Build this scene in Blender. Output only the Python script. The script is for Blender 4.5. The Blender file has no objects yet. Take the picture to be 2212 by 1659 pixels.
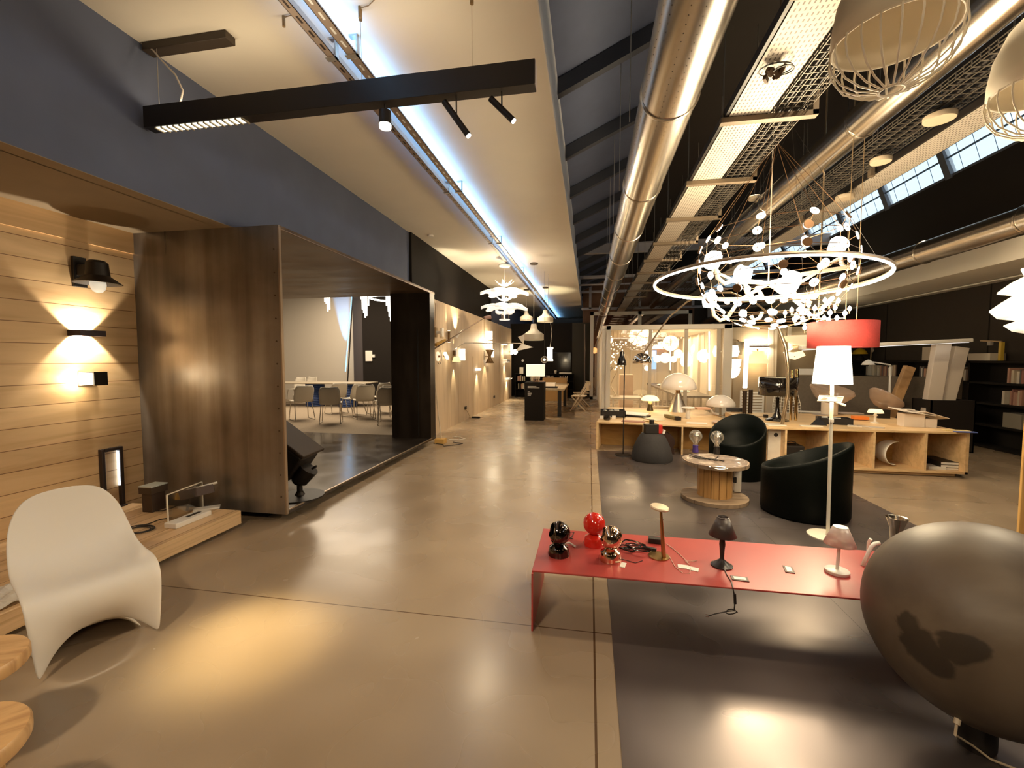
import bpy, bmesh, math, random
from mathutils import Vector, Matrix, Euler
random.seed(7)
PI = math.pi
SC = bpy.context.scene
COL = SC.collection
# ------------------------------------------------------------------ camera
H = 1.55
YAW, PITCH, FPX = math.radians(10.09), math.radians(3.23), 937.6
cam = bpy.data.cameras.new('camera'); camo = bpy.data.objects.new('camera', cam); COL.objects.link(camo)
camo.location = (0, 0, H); camo.rotation_euler = (PI/2 - PITCH, 0, YAW)
cam.sensor_width = 36; cam.lens = FPX*36/2212; cam.clip_start = .05; cam.clip_end = 200
SC.camera = camo
SC.view_settings.view_transform = 'Standard'; SC.view_settings.look = 'None'
SC.view_settings.exposure = 0.28; SC.view_settings.gamma = 1.0
SC.cycles.use_denoising = True
SC.cycles.max_bounces = 8; SC.cycles.diffuse_bounces = 4; SC.cycles.glossy_bounces = 4
SC.cycles.transparent_max_bounces = 16; SC.cycles.sample_clamp_indirect = 6.0
SC.cycles.caustics_reflective = False; SC.cycles.caustics_refractive = False
_F = Vector((-math.sin(YAW)*math.cos(PITCH), math.cos(YAW)*math.cos(PITCH), -math.sin(PITCH)))
_R = Vector((math.cos(YAW), math.sin(YAW), 0)); _U = _R.cross(_F)
def _ray(px, py): return _F + _R*((px-1106)/FPX) - _U*((py-829.5)/FPX)
def fz(px, py, z=0.0):
    d = _ray(px, py); return Vector((0, 0, H)) + d*((z-H)/d.z)
def fx(px, py, X):
    d = _ray(px, py); return Vector((0, 0, H)) + d*(X/d.x)
def fy(px, py, Y):
    d = _ray(px, py); return Vector((0, 0, H)) + d*(Y/d.y)
def V(*a): return Vector(a)
# ------------------------------------------------------------------ mesh builder
class MB:
    def __init__(s): s.bm = bmesh.new(); s.uv = False
    def _add(s, vs, fs):
        b = [s.bm.verts.new(v) for v in vs]
        for f in fs:
            try: s.bm.faces.new([b[i] for i in f])
            except ValueError: pass
        return s
    def box(s, x0, x1, y0, y1, z0, z1, M=None):
        vs = [Vector((x, y, z)) for z in (z0, z1) for y in (y0, y1) for x in (x0, x1)]
        if M is not None: vs = [M @ v for v in vs]
        return s._add(vs, [(0,2,3,1),(4,5,7,6),(0,1,5,4),(2,6,7,3),(0,4,6,2),(1,3,7,5)])
    def obox(s, c, size, rot=(0,0,0)):
        M = Matrix.Translation(Vector(c)) @ Euler(rot).to_matrix().to_4x4()
        a, b, d = size[0]/2, size[1]/2, size[2]/2
        return s.box(-a, a, -b, b, -d, d, M)
    def bar(s, p0, p1, w, h, up=(0,0,1)):
        p0, p1 = Vector(p0), Vector(p1); d = (p1-p0); L = d.length; d.normalize()
        up = Vector(up)
        if abs(d.dot(up)) > .98: up = Vector((0,1,0))
        r = d.cross(up).normalized(); u = r.cross(d)
        vs = [p + r*(a*w/2) + u*(b*h/2) for p in (p0, p1) for (a, b) in ((-1,-1),(1,-1),(1,1),(-1,1))]
        return s._add(vs, [(0,1,2,3),(7,6,5,4),(0,4,5,1),(1,5,6,2),(2,6,7,3),(3,7,4,0)])
    def cyl(s, p0, p1, r0, r1=None, n=16, cap=True):
        if r1 is None: r1 = r0
        p0, p1 = Vector(p0), Vector(p1); d = (p1-p0).normalized()
        up = Vector((0,0,1)) if abs(d.z) < .9 else Vector((1,0,0))
        a = d.cross(up).normalized(); b = d.cross(a)
        vs = []
        for p, r in ((p0, r0), (p1, r1)):
            for i in range(n):
                t = 2*PI*i/n; vs.append(p + a*(r*math.cos(t)) + b*(r*math.sin(t)))
        fs = [(i, (i+1) % n, n+(i+1) % n, n+i) for i in range(n)]
        if cap: fs += [tuple(range(n-1, -1, -1)), tuple(range(n, 2*n))]
        return s._add(vs, fs)
    def lathe(s, prof, c=(0,0,0), n=32, M=None, cap0=False, cap1=False):
        c = Vector(c); vs = []
        for r, z in prof:
            for i in range(n):
                t = 2*PI*i/n; v = Vector((r*math.cos(t), r*math.sin(t), z))
                if M is not None: v = M @ v
                vs.append(c+v)
        fs = []
        for k in range(len(prof)-1):
            for i in range(n):
                j = (i+1) % n
                fs.append((k*n+i, k*n+j, (k+1)*n+j, (k+1)*n+i))
        if cap0: fs.append(tuple(range(n-1, -1, -1)))
        if cap1: m = (len(prof)-1)*n; fs.append(tuple(range(m, m+n)))
        s._add(vs, fs); return s
    def tube(s, pts, r, n=8, closed=False):
        pts = [Vector(p) for p in pts]; N = len(pts)
        rad = r if callable(r) else (lambda t: r)
        vs = []; prev = None
        for i, p in enumerate(pts):
            if closed: d = pts[(i+1) % N] - pts[i-1]
            else: d = pts[min(i+1, N-1)] - pts[max(i-1, 0)]
            if d.length < 1e-9: d = Vector((0,0,1))
            d.normalize()
            if prev is None:
                up = Vector((0,0,1)) if abs(d.z) < .9 else Vector((1,0,0)); a = d.cross(up).normalized()
            else:
                a = prev - d*prev.dot(d)
                if a.length < 1e-6: a = d.orthogonal()
                a.normalize()
            prev = a; b = d.cross(a); rr = rad(i/max(1, N-1))
            for k in range(n):
                t = 2*PI*k/n; vs.append(p + a*(rr*math.cos(t)) + b*(rr*math.sin(t)))
        fs = []
        for i in range(N if closed else N-1):
            i2 = (i+1) % N
            for k in range(n):
                k2 = (k+1) % n; fs.append((i*n+k, i*n+k2, i2*n+k2, i2*n+k))
        if not closed: fs += [tuple(range(n-1, -1, -1)), tuple(range((N-1)*n, N*n))]
        return s._add(vs, fs)
    def sphere(s, c, r, nu=24, nv=14, sc=(1,1,1), M=None):
        prof = [(max(1e-4, math.sin(PI*k/nv))*r, -math.cos(PI*k/nv)*r) for k in range(nv+1)]
        MM = Matrix.Diagonal((sc[0], sc[1], sc[2], 1))
        if M is not None: MM = M @ MM
        return s.lathe(prof, c, nu, MM)
    def prism(s, poly, f0, f1):
        """poly: 2-D points; f0/f1 map a 2-D point to the two end faces"""
        n = len(poly); vs = [Vector(f0(*p)) for p in poly] + [Vector(f1(*p)) for p in poly]
        fs = [tuple(range(n-1, -1, -1)), tuple(range(n, 2*n))] + [(i, (i+1) % n, n+(i+1) % n, n+i) for i in range(n)]
        return s._add(vs, fs)
    def grid(s, f, nu, nv):
        vs = [Vector(f(i/nu, j/nv)) for j in range(nv+1) for i in range(nu+1)]
        fs = [(j*(nu+1)+i, j*(nu+1)+i+1, (j+1)*(nu+1)+i+1, (j+1)*(nu+1)+i) for j in range(nv) for i in range(nu)]
        return s._add(vs, fs)
    def quad(s, a, b, c, d): return s._add([Vector(a), Vector(b), Vector(c), Vector(d)], [(0,1,2,3)])
    def build(s, name, mat, parent=None, smooth=False, bevel=0, solid=0, sub=0, local=False, seg=2, ang=40):
        bm = s.bm
        bmesh.ops.remove_doubles(bm, verts=bm.verts, dist=1e-5)
        bmesh.ops.recalc_face_normals(bm, faces=bm.faces)
        if parent is None:
            xs = [v.co for v in bm.verts]
            o = Vector(((min(v.x for v in xs)+max(v.x for v in xs))/2, (min(v.y for v in xs)+max(v.y for v in xs))/2, min(v.z for v in xs)))
        else: o = Vector((0,0,0)) if local else WLOC[parent.name].copy()
        if o.length > 0: bmesh.ops.translate(bm, vec=-o, verts=bm.verts)
        me = bpy.data.meshes.new(name); bm.to_mesh(me); bm.free()
        me.materials.append(mat)
        ob = bpy.data.objects.new(name, me); COL.objects.link(ob)
        if parent is None: ob.location = o; WLOC[ob.name] = o.copy()
        else:
            ob.parent = parent; WLOC[ob.name] = WLOC[parent.name].copy()
        if smooth:
            for p in me.polygons: p.use_smooth = True
            try: me.set_sharp_from_angle(angle=math.radians(ang))
            except Exception: pass
        if solid:
            m = ob.modifiers.new('solid', 'SOLIDIFY'); m.thickness = solid; m.offset = 0
        if bevel:
            m = ob.modifiers.new('bevel', 'BEVEL'); m.width = bevel; m.segments = seg; m.limit_method = 'ANGLE'
        if sub:
            m = ob.modifiers.new('sub', 'SUBSURF'); m.levels = sub; m.render_levels = sub
        return ob
WLOC = {}
def tag(o, label=None, cat=None, group=None, kind=None):
    if label: o['label'] = label
    if cat: o['category'] = cat
    if group: o['group'] = group
    if kind: o['kind'] = kind
    return o
def thing(name, label, cat, loc=(0,0,0), group=None, rz=0.0):
    o = bpy.data.objects.new(name, None); COL.objects.link(o)
    o.empty_display_size = .05; o.location = Vector(loc); o.rotation_euler = (0, 0, rz); WLOC[o.name] = Vector(loc)
    return tag(o, label, cat, group)
def dup(o, loc=None, rz=None, label=None, group=None, scale=None, parent=None, rot=None):
    c = o.copy(); COL.objects.link(c)
    if parent is not None: c.parent = parent
    if loc is not None: c.location = Vector(loc)
    if rz is not None: c.rotation_euler = (0, 0, rz)
    if rot is not None: c.rotation_euler = rot
    if scale is not None: c.scale = (scale,)*3 if isinstance(scale, (int, float)) else scale
    if label: c['label'] = label
    if group: c['group'] = group
    WLOC[c.name] = Vector(c.location) if parent is None else Vector((0,0,0))
    for ch in [k for k in bpy.data.objects if k.parent == o]: dup(ch, parent=c)
    return c
def struct(name, mb, mat, parent=None, **kw):
    o = mb.build(name, mat, parent, **kw)
    if parent is None: o['kind'] = 'structure'
    return o
# ------------------------------------------------------------------ materials
def newmat(name):
    m = bpy.data.materials.new(name); m.use_nodes = True; nt = m.node_tree
    b = nt.nodes['Principled BSDF']; return m, nt, b
def L(nt, a, ai, b, bi): nt.links.new(a.outputs[ai], b.inputs[bi])
def node(nt, t, **kw):
    n = nt.nodes.new(t)
    for k, v in kw.items():
        if hasattr(n, k): setattr(n, k, v)
        else: n.inputs[k].default_value = v
    return n
def ramp(nt, stops):
    r = nt.nodes.new('ShaderNodeValToRGB'); e = r.color_ramp.elements
    while len(e) < len(stops): e.new(.5)
    for i, (p, c) in enumerate(stops):
        e[i].position = p; e[i].color = (*c, 1) if len(c) == 3 else c
    return r
def plain(name, col, rough=.5, metal=0.0, spec=.5, noise=.0, scale=20, bump=0, coat=0, trans=0, ior=1.45, alpha=1, emis=None, es=0, sub=0):
    m, nt, b = newmat(name)
    b.inputs['Base Color'].default_value = (*col, 1); b.inputs['Roughness'].default_value = rough
    b.inputs['Metallic'].default_value = metal; b.inputs['Specular IOR Level'].default_value = spec
    b.inputs['IOR'].default_value = ior; b.inputs['Alpha'].default_value = alpha
    if coat: b.inputs['Coat Weight'].default_value = coat; b.inputs['Coat Roughness'].default_value = .08
    if trans: b.inputs['Transmission Weight'].default_value = trans
    if sub: b.inputs['Subsurface Weight'].default_value = sub; b.inputs['Subsurface Radius'].default_value = (.02,.015,.01)
    if emis: b.inputs['Emission Color'].default_value = (*emis, 1); b.inputs['Emission Strength'].default_value = es
    if noise or bump:
        tc = node(nt, 'ShaderNodeTexCoord'); n = node(nt, 'ShaderNodeTexNoise'); n.inputs['Scale'].default_value = scale; n.inputs['Detail'].default_value = 5
        L(nt, tc, 'Object', n, 'Vector')
        if noise:
            r = ramp(nt, [(.3, tuple(c*(1-noise) for c in col)), (.7, tuple(min(1, c*(1+noise)) for c in col))])
            L(nt, n, 'Fac', r, 'Fac'); L(nt, r, 'Color', b, 'Base Color')
        if bump:
            bp = node(nt, 'ShaderNodeBump'); bp.inputs['Strength'].default_value = bump; bp.inputs['Distance'].default_value = .01
            L(nt, n, 'Fac', bp, 'Height'); L(nt, bp, 'Normal', b, 'Normal')
    return m
def glow(name, col, s):
    m = bpy.data.materials.new(name); m.use_nodes = True; nt = m.node_tree; nt.nodes.clear()
    o = node(nt, 'ShaderNodeOutputMaterial'); e = node(nt, 'ShaderNodeEmission'); e.inputs['Color'].default_value = (*col, 1); e.inputs['Strength'].default_value = s
    L(nt, e, 'Emission', o, 'Surface'); return m
def glass(name, tint=(1,1,1), refl=.12, rough=.02, milky=0.0, mcol=(.9,.85,.75)):
    """thin clear sheet: lets light straight through, with a mirror film and optional milky body"""
    m = bpy.data.materials.new(name); m.use_nodes = True; nt = m.node_tree; nt.nodes.clear()
    o = node(nt, 'ShaderNodeOutputMaterial'); t = node(nt, 'ShaderNodeBsdfTransparent'); t.inputs['Color'].default_value = (*tint, 1)
    g = node(nt, 'ShaderNodeBsdfGlossy'); g.inputs['Roughness'].default_value = rough
    lw = node(nt, 'ShaderNodeLayerWeight'); lw.inputs['Blend'].default_value = .25
    mm = node(nt, 'ShaderNodeMath', operation='MULTIPLY_ADD'); mm.inputs[1].default_value = .6; mm.inputs[2].default_value = refl
    L(nt, lw, 'Fresnel', mm, 0); mx = node(nt, 'ShaderNodeMixShader'); L(nt, mm, 0, mx, 'Fac'); L(nt, t, 0, mx, 1); L(nt, g, 0, mx, 2)
    last = mx
    if milky:
        d = node(nt, 'ShaderNodeBsdfDiffuse'); d.inputs['Color'].default_value = (*mcol, 1)
        tr = node(nt, 'ShaderNodeBsdfTranslucent'); tr.inputs['Color'].default_value = (*mcol, 1)
        m1 = node(nt, 'ShaderNodeMixShader'); m1.inputs['Fac'].default_value = .5; L(nt, d, 0, m1, 1); L(nt, tr, 0, m1, 2)
        m2 = node(nt, 'ShaderNodeMixShader'); m2.inputs['Fac'].default_value = milky; L(nt, mx, 0, m2, 1); L(nt, m1, 0, m2, 2); last = m2
    L(nt, last, 0, o, 'Surface'); return m
def wood(name, base, dark, sx=(1,1,1), scale=3, rough=.45, seam=None, axis='Z', knots=True, joint=None, tone=.18):
    """grain stretched along the smallest sx; seam = board pitch along axis (object coords)"""
    m, nt, b = newmat(name)
    tc = node(nt, 'ShaderNodeTexCoord'); mp = node(nt, 'ShaderNodeMapping'); mp.inputs['Scale'].default_value = sx; L(nt, tc, 'Object', mp, 'Vector')
    n = node(nt, 'ShaderNodeTexNoise'); n.inputs['Scale'].default_value = scale; n.inputs['Detail'].default_value = 7; n.inputs['Distortion'].default_value = 1.2; L(nt, mp, 'Vector', n, 'Vector')
    r = ramp(nt, [(.3, dark), (.52, base), (.75, tuple(min(1, c*1.12) for c in base))]); L(nt, n, 'Fac', r, 'Fac'); last = (r, 'Color')
    if knots:
        k = node(nt, 'ShaderNodeTexVoronoi'); k.inputs['Scale'].default_value = 1.0
        mk = node(nt, 'ShaderNodeMapping'); mk.inputs['Scale'].default_value = tuple(.9 + 1.6*(s >= max(sx)*.5) for s in sx); L(nt, tc, 'Object', mk, 'Vector'); L(nt, mk, 'Vector', k, 'Vector')
        kr = ramp(nt, [(.03, (.35,.22,.12)), (.075, (1,1,1))]); L(nt, k, 'Distance', kr, 'Fac')
        mx = node(nt, 'ShaderNodeMix', data_type='RGBA', blend_type='MULTIPLY'); mx.inputs['Factor'].default_value = .8
        nt.links.new(last[0].outputs[last[1]], mx.inputs[6]); nt.links.new(kr.outputs['Color'], mx.inputs[7]); last = (mx, 2)
    if seam:
        sp = node(nt, 'ShaderNodeSeparateXYZ'); L(nt, tc, 'Object', sp, 'Vector')
        dv = node(nt, 'ShaderNodeMath', operation='DIVIDE'); dv.inputs[1].default_value = seam; L(nt, sp, axis, dv, 0)
        fl = node(nt, 'ShaderNodeMath', operation='FLOOR'); L(nt, dv, 0, fl, 0)
        wn = node(nt, 'ShaderNodeTexWhiteNoise', noise_dimensions='1D'); L(nt, fl, 0, wn, 'W')
        vr = ramp(nt, [(0, (1-tone*1.6, 1-tone*1.8, 1-tone*2)), (1, (1.0, 1.0, 1.0))]); L(nt, wn, 'Value', vr, 'Fac')
        mx = node(nt, 'ShaderNodeMix', data_type='RGBA', blend_type='MULTIPLY'); mx.inputs['Factor'].default_value = 1
        nt.links.new(last[0].outputs[last[1]], mx.inputs[6]); nt.links.new(vr.outputs['Color'], mx.inputs[7]); last = (mx, 2)
        fr = node(nt, 'ShaderNodeMath', operation='FRACT'); L(nt, dv, 0, fr, 0)
        sr = ramp(nt, [(0, (.25,.15,.08)), (.022, (.25,.15,.08)), (.04, (1,1,1)), (1, (1,1,1))]); L(nt, fr, 0, sr, 'Fac')
        mx2 = node(nt, 'ShaderNodeMix', data_type='RGBA', blend_type='MULTIPLY'); mx2.inputs['Factor'].default_value = 1
        nt.links.new(last[0].outputs[last[1]], mx2.inputs[6]); nt.links.new(sr.outputs['Color'], mx2.inputs[7]); last = (mx2, 2)
    nt.links.new(last[0].outputs[last[1]], b.inputs['Base Color'])
    b.inputs['Roughness'].default_value = rough
    return m
def light(name, typ, loc, power, col=(1,.72,.42), size=.1, aim=None, spot=60, blend=.5, sy=None, spread=None):
    l = bpy.data.lights.new(name, typ); o = bpy.data.objects.new(name, l); COL.objects.link(o); o.location = Vector(loc)
    l.energy = power; l.color = col
    if typ == 'AREA':
        l.size = size
        if sy: l.shape = 'RECTANGLE'; l.size_y = sy
        if spread: l.spread = math.radians(spread)
    elif typ in ('POINT', 'SPOT'): l.shadow_soft_size = size
    if typ == 'SPOT': l.spot_size = math.radians(spot); l.spot_blend = blend
    if aim is not None: o.rotation_euler = (Vector(aim)-Vector(loc)).to_track_quat('-Z', 'Y').to_euler()
    return o
WARM = (1.0, .70, .40)
# ================================================================== SETTING
def posmat(name, rough, build, metal=0.0, spec=.5):
    """material driven by real-world position"""
    m, nt, b = newmat(name); b.inputs['Roughness'].default_value = rough; b.inputs['Metallic'].default_value = metal; b.inputs['Specular IOR Level'].default_value = spec
    g = node(nt, 'ShaderNodeNewGeometry'); build(nt, b, g); return m
def noise_of(nt, src, out, sc, scale, detail=5, dist=0):
    mp = node(nt, 'ShaderNodeMapping'); mp.inputs['Scale'].default_value = sc; L(nt, src, out, mp, 'Vector')
    n = node(nt, 'ShaderNodeTexNoise'); n.inputs['Scale'].default_value = scale; n.inputs['Detail'].default_value = detail; n.inputs['Distortion'].default_value = dist
    L(nt, mp, 'Vector', n, 'Vector'); return n
def mixc(nt, a, ai, b, bi, fac=1.0, mode='MULTIPLY', facnode=None):
    mx = node(nt, 'ShaderNodeMix', data_type='RGBA', blend_type=mode); mx.inputs['Factor'].default_value = fac
    if facnode: nt.links.new(facnode.outputs[0], mx.inputs[0])
    nt.links.new(a.outputs[ai], mx.inputs[6]); nt.links.new(b.outputs[bi], mx.inputs[7]); return mx
def line_at(nt, sep, axis, val, w):
    s = node(nt, 'ShaderNodeMath', operation='SUBTRACT'); s.inputs[1].default_value = val; L(nt, sep, axis, s, 0)
    a = node(nt, 'ShaderNodeMath', operation='ABSOLUTE'); L(nt, s, 0, a, 0)
    c = node(nt, 'ShaderNodeMath', operation='GREATER_THAN'); c.inputs[1].default_value = w; L(nt, a, 0, c, 0); return c
def floor_nodes(nt, b, g):
    n1 = noise_of(nt, g, 'Position', (1,1,1), 1.1, 1, 0); r1 = ramp(nt, [(.3, (.265,.195,.128)), (.5, (.305,.228,.155)), (.72, (.345,.265,.183))]); L(nt, n1, 'Fac', r1, 'Fac')
    n2 = noise_of(nt, g, 'Position', (1,1,1), 3, 0, 0); r2 = ramp(nt, [(.3, (.95,.945,.94)), (.7, (1.03,1.03,1.03))]); L(nt, n2, 'Fac', r2, 'Fac')
    m1 = mixc(nt, r1, 'Color', r2, 'Color')
    sp = node(nt, 'ShaderNodeSeparateXYZ'); L(nt, g, 'Position', sp, 'Vector')
    cur = (m1, 2)
    for ax, v, w in (('X', .042, .0055), ('Y', 2.43, .004), ('Y', 5.45, .003), ('Y', 8.5, .003), ('Y', 11.5, .003)):
        c = line_at(nt, sp, ax, v, w); rr = ramp(nt, [(0, (.28,.2,.13)), (1, (1,1,1))]); L(nt, c, 0, rr, 'Fac')
        mm = mixc(nt, cur[0], cur[1], rr, 'Color'); cur = (mm, 2)
    L(nt, cur[0], cur[1], b, 'Base Color')
    n3 = noise_of(nt, g, 'Position', (1,1,1), 2.2, 1, 0); r3 = ramp(nt, [(.25, (.23,)*3), (.75, (.31,)*3)]); L(nt, n3, 'Fac', r3, 'Fac'); L(nt, r3, 'Color', b, 'Roughness')
M_FLOOR = posmat('polished_concrete', .3, floor_nodes, spec=.6)
def plate_nodes(nt, b, g):
    n1 = noise_of(nt, g, 'Position', (1,1,1), 1.6, 1, 0); r1 = ramp(nt, [(.3, (.10,.083,.08)), (.55, (.15,.125,.12)), (.75, (.20,.17,.165))]); L(nt, n1, 'Fac', r1, 'Fac')
    sp = node(nt, 'ShaderNodeSeparateXYZ'); L(nt, g, 'Position', sp, 'Vector'); cur = (r1, 'Color')
    for ax, v, w in (('X', 1.555, .002), ('Y', 4.27, .002), ('X', 2.97, .002)):
        c = line_at(nt, sp, ax, v, w); rr = ramp(nt, [(0, (.35,.33,.33)), (1, (1,1,1))]); L(nt, c, 0, rr, 'Fac'); mm = mixc(nt, cur[0], cur[1], rr, 'Color'); cur = (mm, 2)
    L(nt, cur[0], cur[1], b, 'Base Color')
    n3 = noise_of(nt, g, 'Position', (1,1,1), 2.5, 1, 0); r3 = ramp(nt, [(.3, (.25,)*3), (.7, (.36,)*3)]); L(nt, n3, 'Fac', r3, 'Fac'); L(nt, r3, 'Color', b, 'Roughness')
M_PLATE = posmat('waxed_steel_floor', .3, plate_nodes, metal=.6, spec=.6)
def steel_nodes(sx, lo, mid, hi, rlo=.26, rhi=.5):
    def f(nt, b, g):
        n1 = noise_of(nt, g, 'Position', sx, 2.4, 6, .25); r1 = ramp(nt, [(.28, lo), (.5, mid), (.74, hi)]); L(nt, n1, 'Fac', r1, 'Fac')
        n2 = noise_of(nt, g, 'Position', (1,1,1), 1.3, 5, 0); r2 = ramp(nt, [(.3, (.6,.55,.5)), (.65, (1.1,1.08,1.05))]); L(nt, n2, 'Fac', r2, 'Fac')
        m1 = mixc(nt, r1, 'Color', r2, 'Color'); L(nt, m1, 2, b, 'Base Color')
        r3 = ramp(nt, [(.3, (rlo,)*3), (.7, (rhi,)*3)]); L(nt, n1, 'Fac', r3, 'Fac'); L(nt, r3, 'Color', b, 'Roughness')
    return f
M_STEEL_V = posmat('raw_steel_sheet', .35, steel_nodes((1.9,1.9,.10), (.155,.135,.118), (.30,.27,.24), (.45,.42,.385), .25, .42), metal=.7)
M_STEEL_H = posmat('raw_steel_ceiling', .4, steel_nodes((.5,2.2,1), (.10,.065,.042), (.19,.13,.085), (.25,.175,.12), .35, .5), metal=.5)
M_STEEL_F = posmat('dark_steel_floor', .2, steel_nodes((1,1,1), (.045,.036,.032), (.06,.05,.045), (.085,.072,.064), .14, .24), metal=.5)
M_STEEL_D = posmat('dark_steel_panel', .4, steel_nodes((2,2,.25), (.02,.014,.01), (.035,.025,.018), (.055,.04,.03)), metal=.5)
M_EDGE = plain('worn_steel_edge', (.42,.33,.25), .35, .8)
M_BLUE = plain('slate_blue_paint', (.098,.115,.178), .75, noise=.06, scale=3)
M_SOFFIT = plain('taupe_paint', (.27,.20,.125), .85, noise=.05, scale=4)
M_PANEL = plain('white_plaster', (.80,.74,.64), .85, noise=.02, scale=2)
M_PANELE = plain('white_trim', (.80,.76,.70), .8)
M_BLACK = plain('black_paint', (.011,.008,.006), .85, spec=.3)
M_DARK = plain('dark_brown_paint', (.035,.026,.019), .8, noise=.05)
M_BOARD = wood('spruce_boards', (.72,.49,.26), (.60,.38,.18), (6,.5,5), 1.6, .5, seam=.168, axis='Z', tone=.09)
M_BOARDT = wood('spruce_top_board', (.70,.46,.23), (.6,.37,.17), (12,.5,7), 1.6, .5, knots=False)
M_DECK = wood('spruce_deck', (.70,.48,.27), (.50,.31,.15), (5,.5,12), 2, .45, seam=.195, axis='X', tone=.12)
M_PLY = wood('birch_plywood_wall', (.60,.46,.31), (.50,.37,.24), (5,5,.18), 2.2, .5, knots=False)
M_WHITE = plain('white_lacquer', (.80,.76,.70), .35)
M_WHITEM = plain('white_metal', (.78,.74,.68), .4)
M_BLACKM = plain('black_metal', (.018,.014,.012), .45)
M_BLACKG = plain('black_gloss', (.012,.009,.008), .12, coat=.5)
M_CHROME = plain('chrome', (.75,.70,.64), .08, 1.0)
M_GREYM = plain('galvanised_steel', (.45,.42,.38), .42, .8, noise=.1, scale=30)

struct('floor', MB().box(-13, 8, -4.5, 27, -.1, 0), M_FLOOR)
struct('floor_steel', MB().box(.14, 3.02, -4.4, 7.46, 0, .004), M_PLATE)
# --- left: board wall, soffit, fascia
XW, XF, ZC, ZS, XB = -4.41, -3.29, 3.883, 2.78, -2.81
wl = struct('wall_left', MB().box(XW-.12, XW, -4.5, 3.6, 0, ZS-.20), M_BOARD)
struct('trim_1', MB().box(XW-.12, XW+.012, -4.5, 3.6, ZS-.20, ZS), M_BOARDT)
struct('ceiling_soffit', MB().box(XW-.12, XF-.13, -4.5, 3.6, ZS, ZS+.1).box(XF-.14, XF, -4.5, 3.6, ZS-.0, ZS+.004), M_SOFFIT)
yc1 = fx(990, 620, XF).y; yc2 = fx(1003, 620, XF).y
struct('wall_fascia', MB().box(XF-.12, XF, -4.5, yc1, ZS+.004, ZC+.6).box(XF-.12, XF-.02, yc2, 26, ZS-.1, ZC+.6), M_BLUE)
struct('trim_2', MB().box(XF-.10, XF+.012, yc1+.03, yc2, ZS-.05, ZC), plain('grey_pipe_paint', (.42,.42,.45), .5))
# --- ceiling panel over the aisle
XR = -.353; YPE = 25.2
struct('ceiling', MB().box(XF, XR-.012, -4.5, YPE, ZC, ZC+.58), M_PANEL)
struct('trim_3', MB().box(XR-.012, XR, -4.5, YPE, ZC, ZC+.58), M_PANELE)
# --- steel portal
T = .022
pz0, pz1, py0, py1 = .082, 2.78, 3.6, 7.42
po = MB(); po.box(-10, XB, py0, py0+T, pz0, pz1)
struct('wall_portal', po, M_STEEL_V)
struct('trim_4', MB().box(XB-.01, XB+.004, py0-.002, py0+.028, pz0, pz1-.02), M_EDGE)
struct('trim_5', MB().box(XB-.012, XB+.003, py0+.03, py1, pz1-.035, pz1-.028), M_EDGE)
struct('trim_6', MB().box(XB-.012, XB+.003, py0+.03, py1+.05, pz0+.03, pz0+.04), M_EDGE)
struct('ceiling_portal', MB().box(-10, XB, py0+T, py1+.26, pz1-.042, pz1-.001), M_STEEL_H)
struct('floor_portal', MB().box(-10, XB, py0+T, 7.66, pz0, pz0+.035), M_STEEL_F)
struct('baseboard_portal', MB().box(-9.9, XB-.3, py0+.12, 7.6, 0, pz0), M_BLACK)
wp = struct('wall_portal_end', MB().box(-3.56, XB, py1, py1+.24, pz0+.035, pz1-.042), M_STEEL_D)
M_SLOT = plain('dark_slot', (.008,.006,.005), .7)
xs_ = fy(903, 800, py1).x
struct('trim_7', MB().box(xs_-.012, xs_+.012, py1-.003, py1+.002, .16, 2.1), M_SLOT)
# bolts along the portal edge
bo = MB()
for k in range(12):
    z = .25 + k*.21
    bo.cyl((XB-.05, py0+.002, z), (XB-.05, py0-.004, z), .008, n=8)
struct('trim_8', bo, plain('steel_bolts', (.10,.07,.05), .5, .6))
# --- meeting room behind
M_CARPET = plain('beige_carpet', (.34,.27,.195), .95, noise=.14, scale=60, bump=.2)
struct('floor_meeting_room', MB().box(-12.5, -3.22, 7.66, 14.3, .01, .115), M_CARPET)
YM = 14.0
xsc = fy(764, 700, YM).x
struct('wall_meeting_room', MB().box(-12.6, xsc, YM, YM+.1, .115, 4.2), plain('screen_white', (.55,.50,.43), .9))
struct('wall_meeting_room_right', MB().box(xsc, fy(785, 700, YM).x, YM-.05, YM+.1, .115, 4.2), plain('charcoal_paint', (.06,.05,.05), .8))
struct('wall_meeting_room_dark', MB().box(fy(785, 700, YM).x, -3.2, YM-.08, YM+.1, .115, 4.2), M_BLACK)
struct('wall_meeting_room_side', MB().box(-3.3, -3.24, 7.66, YM, .115, 4.2), M_BLACK)
struct('wall_meeting_room_left', MB().box(-12.6, -12.5, 3.6, YM, 0, 4.2), M_WHITE)
struct('ceiling_meeting_room', MB().box(-12.6, -3.3, 7.68, YM+.1, 4.2, 4.3), M_DARK)
# --- plywood wall
wpl = struct('wall_plywood', MB().box(-3.23, -3.11, py1+.03, 17.34, 0, 2.77), M_PLY)
# --- back of the aisle
struct('wall_back', MB().box(-13, .0, 18.25, 18.4, 0, 3.06), M_BLACK)
xdk = fy(1236, 760, 18.2).x
struct('wall_back_right', MB().box(xdk, .02, 18.1, 18.25, 0, 3.06), plain('olive_black_paint', (.045,.04,.03), .8))
struct('wall_far', MB().box(-13, 8, 26, 26.2, 0, 7), M_BLACK)
struct('wall_hall_back', MB().box(.02, 7.4, 19.2, 19.35, 0, 4.3), M_DARK)
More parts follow.
